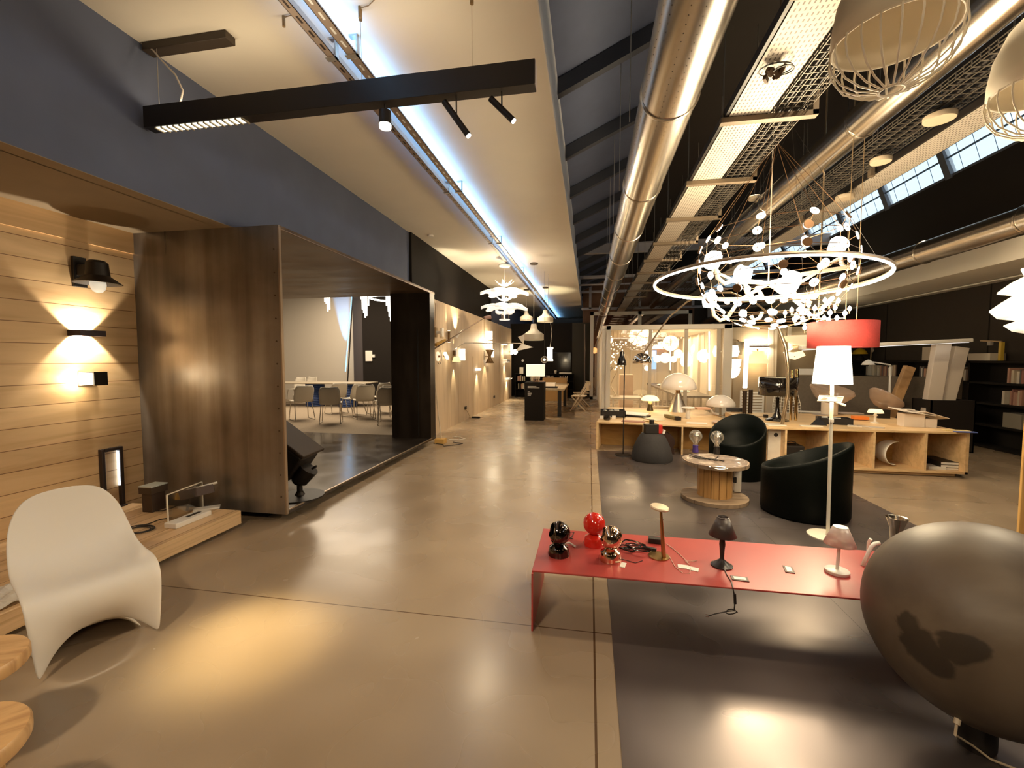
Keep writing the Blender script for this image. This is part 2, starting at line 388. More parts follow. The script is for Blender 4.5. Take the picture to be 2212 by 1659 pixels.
# --- hall roof
XRI, ZRI = 1.07, 5.1
struct('ceiling_slope', MB().prism([(XR, ZC+.57), (XRI, ZRI), (XRI, ZRI+.1), (XR, ZC+.67)], lambda a, b: (a, -4.5, b), lambda a, b: (a, 26, b)), M_BLUE)
M_RAF = plain('dark_blue_rafter', (.045,.048,.06), .6)
for k in range(15):
    y = 1.8 + k*1.45
    struct('ceiling_rafter', MB().prism([(XR+.003, ZC+.40), (XRI, ZRI-.17), (XRI, ZRI), (XR+.003, ZC+.56)], lambda a, b: (a, y-.045, b), lambda a, b: (a, y+.045, b)), M_RAF)
struct('ceiling_hall', MB().box(XRI-.05, 5.86, -4.5, 26, ZRI-.02, ZRI+.1), M_BLACK)
XT, ZT, XL, ZL = 5.84, ZRI, 6.02, 4.66
dy = [fx(2045, 316, XT).y, fx(2018, 332, XT).y, fx(1911, 397, XT).y, fx(1893, 407, XT).y, fx(1819, 452, XT).y, fx(1803, 461, XT).y]
pitch = ((dy[3]+dy[2])/2 - (dy[1]+dy[0])/2)
y0w = (dy[0]+dy[1])/2 - 3*pitch
M_MUL = plain('slate_mullion', (.075,.08,.095), .55)
M_PANE = glass('skylight_glass', (.92,.97,1.0), .03, milky=.30, mcol=(.9,.96,1.0))
M_WIRE_B = plain('blue_grey_bar', (.10,.16,.25), .5)
fr = MB(); gl = 0
for k in range(13):
    ya, yb = y0w + k*pitch, y0w + (k+1)*pitch
    if yb > 25.5: break
    w = MB(); w.bar((XT, ya+.06, ZT), (XT, yb-.06, ZT), .05, .04); w.bar((XL, ya+.06, ZL), (XL, yb-.06, ZL), .05, .04)
    mx_, mz_ = XT*.62+XL*.38, ZT*.62+ZL*.38
    wn = thing('window_%d' % (k+1), None, None, (XL, (ya+yb)/2, ZL)); wn['kind'] = 'structure'
    wf = w.build('window_frame', M_MUL, wn)
    MB().bar((XT, ya, ZT+.05), (XL+.01, ya, ZL-.03), .13, .10).build('mullion', M_MUL, wn)
    MB().quad((XT+.01, ya+.05, ZT), (XT+.01, yb-.05, ZT), (XL+.01, yb-.05, ZL), (XL+.01, ya+.05, ZL)).build('pane', M_PANE, wn)
    b_ = MB(); b_.bar((mx_-.01, ya+.06, mz_), (mx_-.01, yb-.06, mz_), .012, .03)
    for q in range(4):
        yy = ya + (yb-ya)*(.2+.2*q); b_.cyl((XT, yy, ZT), (XL, yy+.05, ZL), .004, n=6)
    b_.build('glazing_bar', M_WIRE_B, wf)
struct('wall_upper_right', MB().prism([(XL-.02, ZL-.02), (6.12, 3.2), (6.3, 3.2), (XL+.12, ZL-.02)], lambda a, b: (a, -4.5, b), lambda a, b: (a, 26, b)), M_BLACK)
# --- right soffit and wall
struct('ceiling_right', MB().box(5.8, 7.5, -4.5, 26, 2.93, 3.28), M_PANEL)
struct('wall_right', MB().box(7.2, 7.35, -4.5, 26, 0, 2.93), M_DARK)
for j, yy in enumerate((12.2, 9.4, 6.6)):
    struct('trim_%d' % (9+j), MB().box(7.195, 7.2, yy-.012, yy+.012, 1.5, 2.93), M_BLACK)
struct('trim_12', MB().tube([(6.8, -4, 2.90), (6.8, 19, 2.90)], .014).tube([(6.86, -4, 2.91), (6.86, 19, 2.91)], .008), M_PANELE)
struct('ceiling_left', MB().box(-13, XF-.12, -4.5, 26, 4.7, 4.8), M_BLACK)
struct('wall_front', MB().box(-13, 8, -4.6, -4.5, 0, 7), M_DARK)
struct('wall_outer_left', MB().box(-13.1, -13, -4.5, 26, 0, 7), M_DARK)
# --- steel cross beams
def ibeam(y, z, x0, x1, h=.2, w=.14):
    b = MB(); b.box(x0, x1, y-w/2, y+w/2, z-h/2, z-h/2+.02).box(x0, x1, y-w/2, y+w/2, z+h/2-.02, z+h/2).box(x0, x1, y-.01, y+.01, z-h/2, z+h/2)
    return b
M_IB = plain('blue_grey_steel', (.42,.40,.42), .5, .0)
struct('ceiling_beam', ibeam(12.5, 4.62, XR, 6.02, .26), M_IB)
for (py_, hh, yy) in ((601, .09, 14.5), (617, .04, 14.8), (632, .08, 17.1), (668, .1, 18.9)):
    z = 1.55 + (776-py_)/950*yy
    struct('ceiling_beam', MB().box(XR, 5.9, yy-.05, yy+.05, z-hh/2, z+hh/2), M_IB)
zz = 1.55 + (776-668)/950*18.9
for px_ in (1275, 1382, 1497):
    xx = fy(px_, 640, 18.9).x
    struct('trim_%d' % (13+(px_-1275)//100), MB().box(xx-.05, xx+.05, 18.85, 18.95, zz, 5.0), M_IB)
xx = fy(1534, 690, 19.1).x
struct('trim_20', MB().box(xx-.12, xx+.12, 19.0, 19.15, 0, zz+.1), plain('grey_column', (.33,.31,.31), .6))
# ================================================================== LEFT SIDE
ZD = .155
dk = thing('wooden_deck', 'low spruce plank platform along the board wall', 'platform', (-3.8, 1, .03))
MB().box(-4.40, -3.165, -3, 3.45, .03, ZD).build('planks', M_DECK, dk, bevel=.004)
MB().box(-4.35, -3.3, -2.9, 3.38, 0, .03).build('plinth', M_BLACK, dk)
# ---- S-shaped moulded chair
def cantilever_chair():
    fl, fr_ = V(-2.607, 1.568, 0), V(-2.421, 2.010, 0)
    mid = (fl+fr_)/2; sd = (fr_-fl).normalized(); n = V(sd.y, -sd.x, 0)
    st = [(-.56,.80,.03,0,0),(-.56,.797,.10,.0,-.004),(-.555,.78,.158,.005,-.01),(-.545,.74,.198,.012,-.015),(-.52,.665,.232,.03,-.01),(-.475,.56,.250,.045,0),(-.415,.47,.258,.05,.015),
          (-.32,.405,.264,.03,.035),(-.20,.385,.267,.01,.04),(-.10,.392,.268,0,.03),(-.035,.392,.268,0,.01),(.005,.365,.266,.005,0),(.02,.31,.262,.012,-.02),(.005,.25,.254,.035,-.06),(-.03,.195,.244,.075,-.11),(-.075,.150,.236,.125,-.15)]
    N = len(st)-1
    def f(u, v):
        k = v*N; i = min(int(k), N-1); t = k-i
        a, b = st[i], st[i+1]; q = [a[j]*(1-t)+b[j]*t for j in range(5)]
        x = (u-.5)*2; e = abs(x)**2.6
        d = q[0]+q[3]*e; h = q[1]+q[4]*e
        return mid + sd*(x*q[2]) + n*d + V(0, 0, max(h, .004))
    c = thing('moulded_chair', 'white one-piece moulded plastic chair by the deck', 'chair', mid-n*.25)
    MB().grid(f, 14, N).build('shell', plain('white_plastic', (.74,.69,.62), .38), c, smooth=True, solid=.016, sub=2, ang=180)
    def g(u, v):
        x = (u-.5)*2; d = -.085-.40*v; h = .150*(1-v)**1.6 + .006
        return mid + sd*(x*(.20+.02*v)) + n*d + V(0, 0, max(.006, h*(1-abs(x)**3)))
    MB().grid(g, 8, 8).build('base', plain('white_plastic_base', (.74,.69,.62), .4), c, smooth=True, solid=.012, sub=1, ang=180)
cantilever_chair()
# ---- round wooden stools at the left edge
M_STOOL = wood('beech_stool', (.60,.36,.16), (.40,.21,.08), (1,6,1), 3, .4, knots=False)
def stool(cx, cy, r, z, label, rz):
    s = thing('round_stool', label, 'stool', (cx, cy, 0), rz=rz)
    MB().lathe([(r*.97, z-.05), (r, z-.04), (r, z-.01), (r*.97, z)], n=40, cap0=True, cap1=True).build('seat', M_STOOL, s, local=True, smooth=True)
    for k in range(3):
        a = 2*PI*k/3+.4
        MB().cyl((r*.35*math.cos(a), r*.35*math.sin(a), z-.05), (r*.45*math.cos(a), r*.45*math.sin(a), 0), .018, .013, 10).build('leg', M_STOOL, s, local=True, smooth=True)
p1_ = fz(50, 1440, .45); stool(p1_.x-.245, p1_.y-.03, .175, .45, 'round wooden stool at left edge just below the white chair', .5)
p2_ = fz(60, 1628, .45); stool(p2_.x-.265, p2_.y-.04, .185, .45, 'round wooden stool in the bottom left corner', .9)
# ---- wall lamps on the boards
M_LIT = glow('lamp_glow', (1, .86, .62), 9); M_LITC = glow('cool_lamp_glow', (.85,.93,1.0), 7)
b0 = fx(168, 588, XW)
l1 = thing('wall_lantern', 'black hooded wall lantern with white bulb, topmost on the boards', 'wall lamp', b0)
y, z = b0.y, b0.z
MB().box(XW, XW+.03, y-.05, y+.05, z-.13, z+.13).build('backplate', M_BLACKM, l1, bevel=.004)
MB().box(XW+.03, XW+.17, y-.035, y+.035, z-.04, z+.06).build('arm', M_BLACKM, l1, bevel=.01)
MB().lathe([(.055,.09),(.075,.07),(.08,.0),(.085,-.04),(.165,-.105),(.158,-.108),(.08,-.045),(.0,-.04)], (XW+.21, y, z), 28).build('hood', M_BLACKM, l1, smooth=True)
MB().lathe([(.052,-.045),(.055,-.12),(.047,-.155),(.028,-.178),(.001,-.186)], (XW+.21, y, z), 24).build('bulb', plain('opal_bulb', (.9,.85,.75), .3, emis=(1,.9,.7), es=.45), l1, smooth=True)
b1 = fx(186, 720, XW+.06)
l2 = thing('wall_washer', 'flat dark box wall lamp throwing light up and down', 'wall lamp', b1)
y, z = b1.y, b1.z
hb = MB(); hb.box(XW+.125, XW+.14, y-.10, y+.10, z-.025, z+.025); hb.box(XW, XW+.125, y-.10, y-.09, z-.025, z+.025); hb.box(XW, XW+.125, y+.09, y+.10, z-.025, z+.025); hb.box(XW, XW+.004, y-.09, y+.09, z-.025, z+.025)
hb.build('housing', plain('dark_bronze', (.05,.035,.04), .4, .5), l2)
for sgn in (1, -1): MB().box(XW+.03, XW+.11, y-.08, y+.08, z+sgn*.008-.004, z+sgn*.008+.004).build('diffuser', M_LIT, l2)
for sgn in (1, -1):
    light('washer_light', 'SPOT', (XW+.055, y, z+sgn*.022), 34, (1,.88,.68), .008, (XW-.40, y, z+sgn*.42), 122, .15)
b2 = fx(196, 818, XW+.06)
l3 = thing('wall_bracket_lamp', 'small square wall lamp with black front and warm halo', 'wall lamp', b2)
y, z = b2.y, b2.z
MB().box(XW+.11, XW+.125, y-.02, y+.09, z-.06, z+.06).build('front_plate', M_BLACKG, l3)
MB().box(XW, XW+.02, y-.06, y+.06, z-.06, z+.06).build('backplate', plain('grey_plate', (.5,.45,.38), .4, .6), l3)
MB().box(XW+.02, XW+.11, y-.045, y+.0, z-.05, z+.05).build('diffuser', glow('square_glow', (1,.85,.6), 6), l3)
light('bracket_light', 'POINT', (XW+.07, y-.08, z), 5, (1,.82,.55), .04)
# ---- things on the deck
q = fz(266, 1090, ZD)
fl_ = thing('frame_lamp', 'tall dark rectangular frame lamp standing on the deck', 'floor lamp', q)
t_ = fy(262, 963, q.y); zt = t_.z; dy_ = q.y-fx(214, 1000, q.x).y
ql = V(q.x-.02, q.y-dy_, ZD)
fm = MB(); fm.box(q.x-.035, q.x+.035, q.y-.03, q.y, ZD, zt); fm.box(q.x-.035, q.x+.035, q.y-dy_, q.y-dy_+.03, ZD, zt); fm.box(q.x-.035, q.x+.035, q.y-dy_+.03, q.y-.03, zt-.03, zt)
fm.box(q.x-.06, q.x+.06, q.y-dy_, q.y, ZD, ZD+.012)
fm.build('frame', plain('umber_metal', (.05,.035,.03), .45, .4), fl_, bevel=.006)
MB().box(q.x-.022, q.x+.022, q.y-.034, q.y-.0301, ZD+.2, zt-.04).build('light_strip', glow('cool_strip', (.80,.90,1.0), 3.2), fl_)
light('frame_light', 'POINT', (q.x-.05, q.y-.16, (ZD+zt)/2-.02), 11, (1,.92,.76), .03)
c = fz(330, 1103, ZD); pb = thing('box_lamp', 'dark square bollard lamp with pale rim near the steel wall', 'lamp', c)
MB().box(c.x-.055, c.x+.055, c.y-.05, c.y+.08, ZD, ZD+.17).build('body', plain('dark_brown_metal', (.05,.03,.02), .5), pb, bevel=.004)
MB().box(c.x-.07, c.x+.07, c.y-.065, c.y+.095, ZD+.17, ZD+.232).build('cap', plain('dark_brown_cap', (.055,.035,.022), .5), pb, bevel=.004)
MB().box(c.x-.07, c.x+.07, c.y-.065, c.y+.095, ZD+.233, ZD+.242).build('rim', plain('pale_rim', (.55,.6,.58), .3), pb)
c = fz(405, 1128, ZD)
ac = thing('acrylic_stand', 'clear acrylic display stand on the deck', 'stand', c)
A_, B_ = fz(363, 1128, ZD), fz(438, 1094, ZD); hh = fy(438, 1041, B_.y).z
dA = (B_-A_).normalized()
MB().bar(A_+V(0,0,(hh-ZD)/2), B_+V(0,0,(hh-ZD)/2), .008, hh-ZD).build('sheet', glass('clear_acrylic', (.96,.95,.92), .06), ac)
ed = MB()
for p in (A_, B_): ed.bar(p+V(0,0,.0), p+V(0,0,hh-ZD), .010, .010)
ed.bar(A_+V(0,0,hh-ZD), B_+V(0,0,hh-ZD), .009, .008); ed.build('bright_edge', plain('acrylic_edge', (.85,.78,.65), .2), ac)
# small lamp: white tube with yellow collar on a grey bracket
c = fz(390, 1112, ZD)+V(-.05,.11,0); sl = thing('bracket_lamp', 'small grey and white lamp with yellow collar on the deck', 'lamp', c)
MB().bar(c, c+V(.02,.02,.10), .035, .02).build('stem', plain('grey_bracket', (.12,.09,.08), .5), sl)
MB().bar(c+V(-.04,-.03,.14), c+V(.16,.14,.18), .03, .08).build('plate', plain('grey_bracket_plate', (.15,.115,.105), .5), sl)
MB().tube([c+V(-.05,-.02,.15), c+V(0,.02,.185), c+V(.08,.08,.20), c+V(.18,.16,.225)], .012).build('tube', M_WHITE, sl, smooth=True)
MB().cyl(c+V(-.06,-.03,.11), c+V(-.055,-.025,.165), .022, n=16).build('collar', plain('yellow_collar', (.75,.42,.05), .4), sl, smooth=True)
c = fz(408, 1126, ZD); sb = thing('socket_block', 'white multi-socket block at the deck edge', 'socket', c)
d1 = (fz(452, 1112, ZD)-fz(383, 1140, ZD)).normalized()
MB().bar(c-d1*.17+V(0,0,.022), c+d1*.17+V(0,0,.022), .12, .044).build('body', M_WHITE, sb, bevel=.006)
MB().bar(c-d1*.02+V(0,0,.0455), c+d1*.11+V(0,0,.0455), .03, .004).build('slot', M_BLACKM, sb)
c = fz(440, 1101, ZD); tag(MB().bar(c-V(.07,.04,-.007), c+V(.09,.09,.007), .09, .014).build('paper_booklet', M_WHITE, bevel=.002), 'white booklet lying at the deck corner', 'booklet')
cb = MB(); pts = []
o_ = fz(300, 1145, ZD+.006)
for k in range(60):
    t = k/59*2*PI*2.6; pts.append(o_+V(.10*math.cos(t)*(1-.2*math.sin(t*.37)), .075*math.sin(t)+.02*math.sin(t*.5), .0015*k/10))
pts += [fz(325, 1130, ZD+.006), fz(345, 1122, ZD+.006), fz(372, 1118, ZD+.006)]
tag(cb.tube(pts, .0045, 6).build('black_cable', M_BLACKM, smooth=True), 'thin black cable coiled on the deck behind the chair', 'cable')
cb = MB(); tag(cb.tube([fz(334, 1104, ZD+.006), fz(352, 1103, ZD+.006), fz(370, 1098, ZD+.006), fz(383, 1092, ZD+.006)], .0045, 6).build('lamp_cable', M_BLACKM, smooth=True), 'short dark cable between box lamp and grey lamp', 'cable')
p = fz(14, 1292, ZD)
def crump(u, v): return p+V((u-.5)*.30, (v-.5)*.26, .012+.03*abs(math.sin(u*9+v*4))*abs(math.sin(v*7-u*3)))
tag(MB().grid(crump, 14, 12).build('crumpled_paper', plain('grey_paper', (.62,.58,.52), .6), solid=.002), 'crumpled greyish paper on the deck at the left edge', 'paper')
p = fz(930, 508, ZC); tag(MB().cyl(p+V(0,0,-.03), p+V(0,0,-.001), .055, n=24).build('ceiling_detector', M_PANELE, smooth=True), 'small round white detector on the white ceiling panel', 'detector')
# ---- old spotlight inside the portal
zf = pz0+.035
c = fz(648, 1072, zf)
pj = thing('stage_spotlight', 'dark vintage spotlight tilted on a flat foot inside the steel portal', 'spotlight', c)
M_OLD = plain('old_dark_iron', (.012,.008,.006), .5, .3, noise=.3)
MB().lathe([(.24,0),(.24,.012),(.05,.02),(.035,.05)], c, 30, cap0=True).build('foot', M_OLD, pj, smooth=True)
MB().cyl(c+V(0,0,.04), c+V(.0,.0,.16), .028, n=14).sphere(c+V(0,0,.19), .075, 18, 12).build('joint', M_OLD, pj, smooth=True)
ctr = c+V(-.14, .02, .42)
MB().cyl(c+V(0,0,.17), c+V(.10,.02,.30), .085, .10, 20).build('barrel', M_OLD, pj, smooth=True)
MB().obox(ctr, (.40,.34,.30), (0, .62, .1)).build('housing', M_OLD, pj, bevel=.02)
MB().obox(ctr+V(.06,0,.19), (.56,.42,.035), (0, .62, .1)).build('lid', plain('rusty_lid', (.03,.017,.010), .5, .3), pj, bevel=.01)
MB().cyl(c+V(.15,0,.30), c+V(.20,0,.33), .012, n=8).build('knob', M_OLD, pj)
# ================================================================== MEETING ROOM
M_SHELL = plain('cream_shell', (.70,.64,.54), .5); M_SLED = plain('cream_sled', (.62,.56,.47), .4, .4)
def sled_chair(first=None):
    c = thing('sled_chair', '', 'chair', (0,0,0), 'conference chairs in the meeting room')
    def f(u, v):
        x = (u-.5)*2
        if v < .5: d, h = .22-.40*(v/.5), .45-.015*math.sin(PI*v*2)
        else:
            t = (v-.5)/.5; d, h = -.18-.08*t - .04*math.sin(PI*t*.5), .45+.37*t
            if t < .25: h -= .02*(1-t*4)
        w = .22*(1-.25*max(0, (v-.82)/.18)**2) if v > .1 else .22*(.9+v)
        return V(x*w, d+.05*x*x*(1 if v > .5 else 0), h+.015*x*x)
    MB().grid(f, 8, 16).build('shell', M_SHELL, c, smooth=True, solid=.014, local=True, ang=180)
    for s in (-1, 1):
        MB().tube([(s*.19,.15,.44), (s*.22,.20,.02), (s*.22,.18,.01), (s*.22,-.24,.01), (s*.22,-.25,.02), (s*.19,-.12,.44)], .010, 8).build('sled_leg', M_SLED, c, local=True, smooth=True)
    return c
zr = .115
CH = [  # px, py of the floor point under the seat, heading, label
 (652, 906, .95, 'cream sled chair nearest the left jamb, pulled out from the long table'), (716, 913, .45, 'cream sled chair seen from behind, centre front of the meeting room'),
 (726, 893, 1.0, 'cream sled chair between the two blue table bases'), (763, 898, 1.25, 'bright cream sled chair facing left just right of the front chair'),
 (786, 903, .75, 'shaded cream sled chair beside the bright left-facing one'), (818, 893, 1.2, 'cream sled chair farthest right by the dark wall'),
 (832, 906, .9, 'cream sled chair half hidden by the portal jamb, upper one'), (838, 915, .5, 'brown-shaded sled chair cut by the portal jamb, lowest one'),
 (640, 878, 3.1, 'cream sled chair with only its back above the table, leftmost'), (664, 877, 3.0, 'cream sled chair with only its back above the table, second from left')]
pro = None
for px_, py_, rz_, lab in CH:
    p = fz(px_, py_, zr)
    if pro is None: pro = sled_chair(); o = pro
    else: o = dup(pro)
    if 'above the table' in lab: yy = 13.0 if px_ < 650 else 13.5; p = V(fy(px_, 850, yy).x, yy, zr)
    o.location = p; o.rotation_euler = (0, 0, rz_); o['label'] = lab; WLOC[o.name] = p
tA = V(fy(790, 815, 11.9).x, 11.9, .845); tB = V(tA.x-3.6, 11.55, .845)
tn = (tA-tB).normalized(); tp = V(-tn.y, tn.x, 0)
tb = thing('conference_table', 'long pale conference table on blue bases', 'table', ((tA+tB)/2).to_2d().to_3d())
MB().prism([(0,0),(1,0),(1,1),(0,1)], lambda a, b: tB+(tA-tB)*a+tp*(b*.95)+V(0,0,-.03), lambda a, b: tB+(tA-tB)*a+tp*(b*.95)).build('table_top', plain('pale_table_top', (.42,.36,.27), .4), tb, bevel=.004)
M_BLUEB = plain('blue_corrugated', (.015,.05,.20), .5)
for px_ in (681, 752):
    p = fy(px_, 850, 12.15); ub = MB()
    for k in range(14): ub.lathe([(.27, zr+k*.05), (.285, zr+k*.05+.025), (.27, zr+k*.05+.05)], (p.x, p.y, 0), 24)
    ub.build('base', M_BLUEB, tb, smooth=True, ang=60)
tag(MB().bar(fz(648, 906, zr)+V(-.14,.05,.53), fz(648, 906, zr)+V(.08,.05,.53), .2, .12).build('white_box', M_WHITE), 'small white box on a chair seat at the left end of the conference table', 'box')
# blue uplight rod
pb_ = fy(747, 812, YM-.45); pt_ = fy(762, 640, YM-.25)
rl = thing('light_rod', 'slim black rod leaning on the white wall with blue light', 'floor lamp', (pb_.x, pb_.y, zr))
MB().bar(V(pb_.x, pb_.y, zr), pt_, .03, .03).build('rod', M_BLACKM, rl)
MB().bar(pb_+V(-.03,.03,.15), pt_+V(-.05,.03,0), .03, .02).build('light_strip', glow('blue_strip', (.30,.66,1.0), 2.0), rl)
light('blue_wash', 'SPOT', fy(745, 802, YM-.26), 2200, (.07,.40,1.0), .01, fy(738, 650, YM-.02), 17, .75)
tag(MB().obox(fy(797, 769, YM-.1), (.24,.05,.36)).build('wall_speaker', M_WHITEM, bevel=.004), 'white rectangular speaker on the dark meeting room wall', 'speaker')
tag(MB().obox(fy(807, 769, YM-.1), (.10,.04,.10)).build('wall_switch', M_WHITEM, bevel=.004), 'small white switch right of the wall speaker', 'switch')
M_TUBE = glow('tube_glow', (1,.92,.76), 5)
def tube_chandelier(pxs, lab):
    p0 = fy(pxs[0][0], 640, 10.2); t = thing('tube_chandelier', lab, 'chandelier', p0, 'glass tube chandeliers in the meeting room')
    for px_, pb__ in pxs:
        a = fy(px_, pb__, 10.2+random.uniform(-.15,.15)); MB().cyl(a, V(a.x, a.y, 3.6), .018, n=8).build('glass_tube', M_TUBE, t)
    MB().cyl(V(p0.x,p0.y,3.6), V(p0.x,p0.y,3.66), .25, n=20).build('ceiling_plate', M_WHITEM, t)
tube_chandelier([(702,652),(705,656),(708,672),(712,668),(716,640)], 'glowing glass tube chandelier, left one in the meeting room')
tube_chandelier([(780,646),(783,668),(786,676),(789,686),(792,682),(796,660)], 'glowing glass tube chandelier, middle one in the meeting room')
tube_chandelier([(835,660),(839,672),(841,684),(844,694)], 'glowing glass tube chandelier, right one beside the portal jamb')
c = fy(847, 645, 9.6); rg = thing('ring_pendant', 'thin glowing white ring pendant in the meeting room', 'pendant', c)
MB().tube([c+V(.50*math.cos(t*PI/24), .50*math.sin(t*PI/24), 0) for t in range(48)], .02, 8, True).build('ring', M_TUBE, rg, smooth=True)
for a in (.3, 2.4, 4.5): MB().cyl(c+V(.5*math.cos(a), .5*math.sin(a), 0), V(c.x, c.y, 4.2), .003, n=5).build('wire', M_BLACKM, rg)
light('meeting_light', 'AREA', (-7.2, 11.2, 4.0), 300, (1,.80,.56), 3.5)
# ================================================================== AISLE CEILING
ZR_ = 3.75
rail_l = (fz(600, 0, ZR_).x, fz(621, 0, ZR_).x); rail_r = (fz(655, 0, ZR_).x, fz(681, 0, ZR_).x)
yr_end = 24.2
M_RAIL = plain('galvanised_rail', (.36,.28,.23), .45, .65, noise=.15, scale=12)

def slot_nodes(xc, slot):
    def f(nt, b, g):
        sp = node(nt, 'ShaderNodeSeparateXYZ'); L(nt, g, 'Position', sp, 'Vector')
        d_ = node(nt, 'ShaderNodeMath', operation='DIVIDE'); d_.inputs[1].default_value = .125; L(nt, sp, 'Y', d_, 0)
        fr_ = node(nt, 'ShaderNodeMath', operation='FRACT'); L(nt, d_, 0, fr_, 0)
        c1 = node(nt, 'ShaderNodeMath', operation='LESS_THAN'); c1.inputs[1].default_value = .5; L(nt, fr_, 0, c1, 0)
        s_ = node(nt, 'ShaderNodeMath', operation='SUBTRACT'); s_.inputs[1].default_value = xc; L(nt, sp, 'X', s_, 0)
        a_ = node(nt, 'ShaderNodeMath', operation='ABSOLUTE'); L(nt, s_, 0, a_, 0)
        c2 = node(nt, 'ShaderNodeMath', operation='LESS_THAN'); c2.inputs[1].default_value = .008; L(nt, a_, 0, c2, 0)
        m = node(nt, 'ShaderNodeMath', operation='MULTIPLY'); L(nt, c1, 0, m, 0); L(nt, c2, 0, m, 1)
        r = ramp(nt, [(0, (.36,.28,.23)), (1, slot)]); L(nt, m, 0, r, 'Fac'); L(nt, r, 'Color', b, 'Base Color')
    return f
M_RSLOT = posmat('slotted_rail_dark', .45, slot_nodes(sum(rail_l)/2, (.04,.025,.02)), metal=.5); M_RSLOTL = posmat('slotted_rail_pale', .45, slot_nodes(sum(rail_r)/2, (.9,.9,.9)), metal=.5)
M_LEDB = glow('blue_white_led', (.20,.50,1.0), 20)
for nm, (a, b), lab, ms in (('l', rail_l, 'left slotted steel cable rail under the white ceiling', M_RSLOT), ('r', rail_r, 'right slotted steel cable rail beside the blue light line', M_RSLOTL)):
    rl = thing('ceiling_rail', lab, 'rail', ((a+b)/2, 8, ZR_), 'cable rails under the white ceiling')
    m = MB(); sh = .045 if nm == 'l' else .016; m.box(a, b, -4, yr_end, ZR_, ZR_+.004).box(a, a+.004, -4, yr_end, ZR_, ZR_+sh).box(b-.004, b, -4, yr_end, ZR_, ZR_+sh); m.build('channel', ms, rl)
    for y in (3.02, 5.62, 8.2, 11, 14, 17, 20):
        h = MB(); h.box(a-.012, b+.012, y-.02, y+.02, ZR_-.012, ZR_-.002)
        h.box(b+.002, b+.012, y-.02, y+.02, ZR_-.012, ZC-.01).box(a+.02, b+.012, y-.02, y+.02, ZC-.012, ZC-.001)
        h.build('hanger', M_GREYM, rl)
ls = thing('led_line', 'long blue-white light line between the two ceiling rails', 'strip light', (rail_r[0], 8, ZR_+.05))
MB().box(rail_l[1]+.03, rail_r[0]-.03, -4, yr_end, ZC-.028, ZC-.022).build('light_strip', glow('blue_white_led_down', (.55,.82,1.0), 1.1), ls)
MB().box(rail_r[0]+.012, rail_r[1]-.012, -4, yr_end, ZR_+.010, ZR_+.014).build('uplight_strip', M_LEDB, ls)
MB().box(rail_l[1]+.025, rail_r[0]-.025, -4, yr_end, ZC-.022, ZC-.0005).build('tray', M_WHITEM, ls)
# ---- suspended linear lamp
yn, yf = 2.77, 2.86
A = fy(310, 275, yn); zb = A.z; zt = fy(308, 229, yn).z; xl = A.x; xr = fy(1155, 150, yn).x
bl = thing('linear_pendant', 'long black linear pendant bar with spots under the white ceiling', 'pendant', ((xl+xr)/2, yn, zb))
MB().box(xl, xr, yn, yf, zb, zt).build('bar', M_BLACKM, bl, bevel=.002)
MB().box(xr-.0005, xr+.003, yn+.005, yf-.005, zb+.005, zt-.005).build('end_cap', plain('pale_end_cap', (.45,.4,.4), .4), bl)
xg = fy(520, 262, yn).x
lg_ = MB().box(xl+.09, xg, yn+.012, yf-.012, zb-.003, zb+.002).build('light_grid', glow('grid_glow', (1,.92,.68), 2.2), bl)
gm = MB(); n_ = 14
for k in range(n_+1):
    x = xl+.09+(xg-xl-.09)*k/n_; gm.box(x-.006, x+.006, yn+.008, yf-.008, zb-.012, zb-.001)
gm.build('louvre', plain('louvre_grey', (.35,.3,.22), .4), lg_)['kind'] = 'stuff'
cp0 = fz(310, 112, ZC-.055)
cn = MB().box(XF+.02, fz(500, 92, ZC-.055).x, cp0.y-.02, cp0.y+.07, ZC-.055, ZC-.001).build('canopy_box', plain('dark_bronze_box', (.045,.03,.018), .5), bl, bevel=.003)
MB().tube([(xl+.10, yn+.04, zt), (xl+.10, yn+.04, ZC-.05)], .0025, 6).build('suspension_wire', M_GREYM, bl)
MB().tube([(xl+.28, yn+.04, zt), (xl+.31, yn+.04, zt+.10), (xl+.25, yn+.04, zt+.22), (xl+.14, yn+.04, zt+.33), (xl+.06, yn+.04, zt+.42), (xl+.05, yn+.04, ZC-.05)], .006, 8).build('cable', plain('clear_cable', (.55,.48,.42), .4), bl, smooth=True)
for px_ in (781, 1020):
    x = fy(px_, 160, yn+.04).x; MB().tube([(x, yn+.04, zt), (x, yn+.04, ZC-.03)], .0015, 5).cyl((x, yn+.04, ZC-.07), (x, yn+.04, ZC), .012, n=10).build('suspension_wire', plain('bronze_wire', (.30,.2,.1), .4, .6), bl)
ym = (yn+yf)/2
def bx(px_, py_): return fy(px_, py_, ym)
c = bx(832, 262); sp = MB(); sp.cyl((c.x, ym, zb), (c.x, ym, c.z+.06), .006, n=8).cyl((c.x, ym, c.z-.02), (c.x, ym, c.z+.065), .040, n=24)
h1 = sp.build('spot_head', M_BLACKM, bl, smooth=True)
MB().cyl((c.x, ym, c.z-.045), (c.x, ym, c.z-.02), .038, .039, 24).build('spot_lens', glow('spot_glow', (1,.93,.78), 9), h1, smooth=True)
light('spot_head_light', 'SPOT', (c.x, ym, c.z-.06), 35, (1,.78,.45), .03, (c.x+.05, ym-.3, 0), 50, .8)
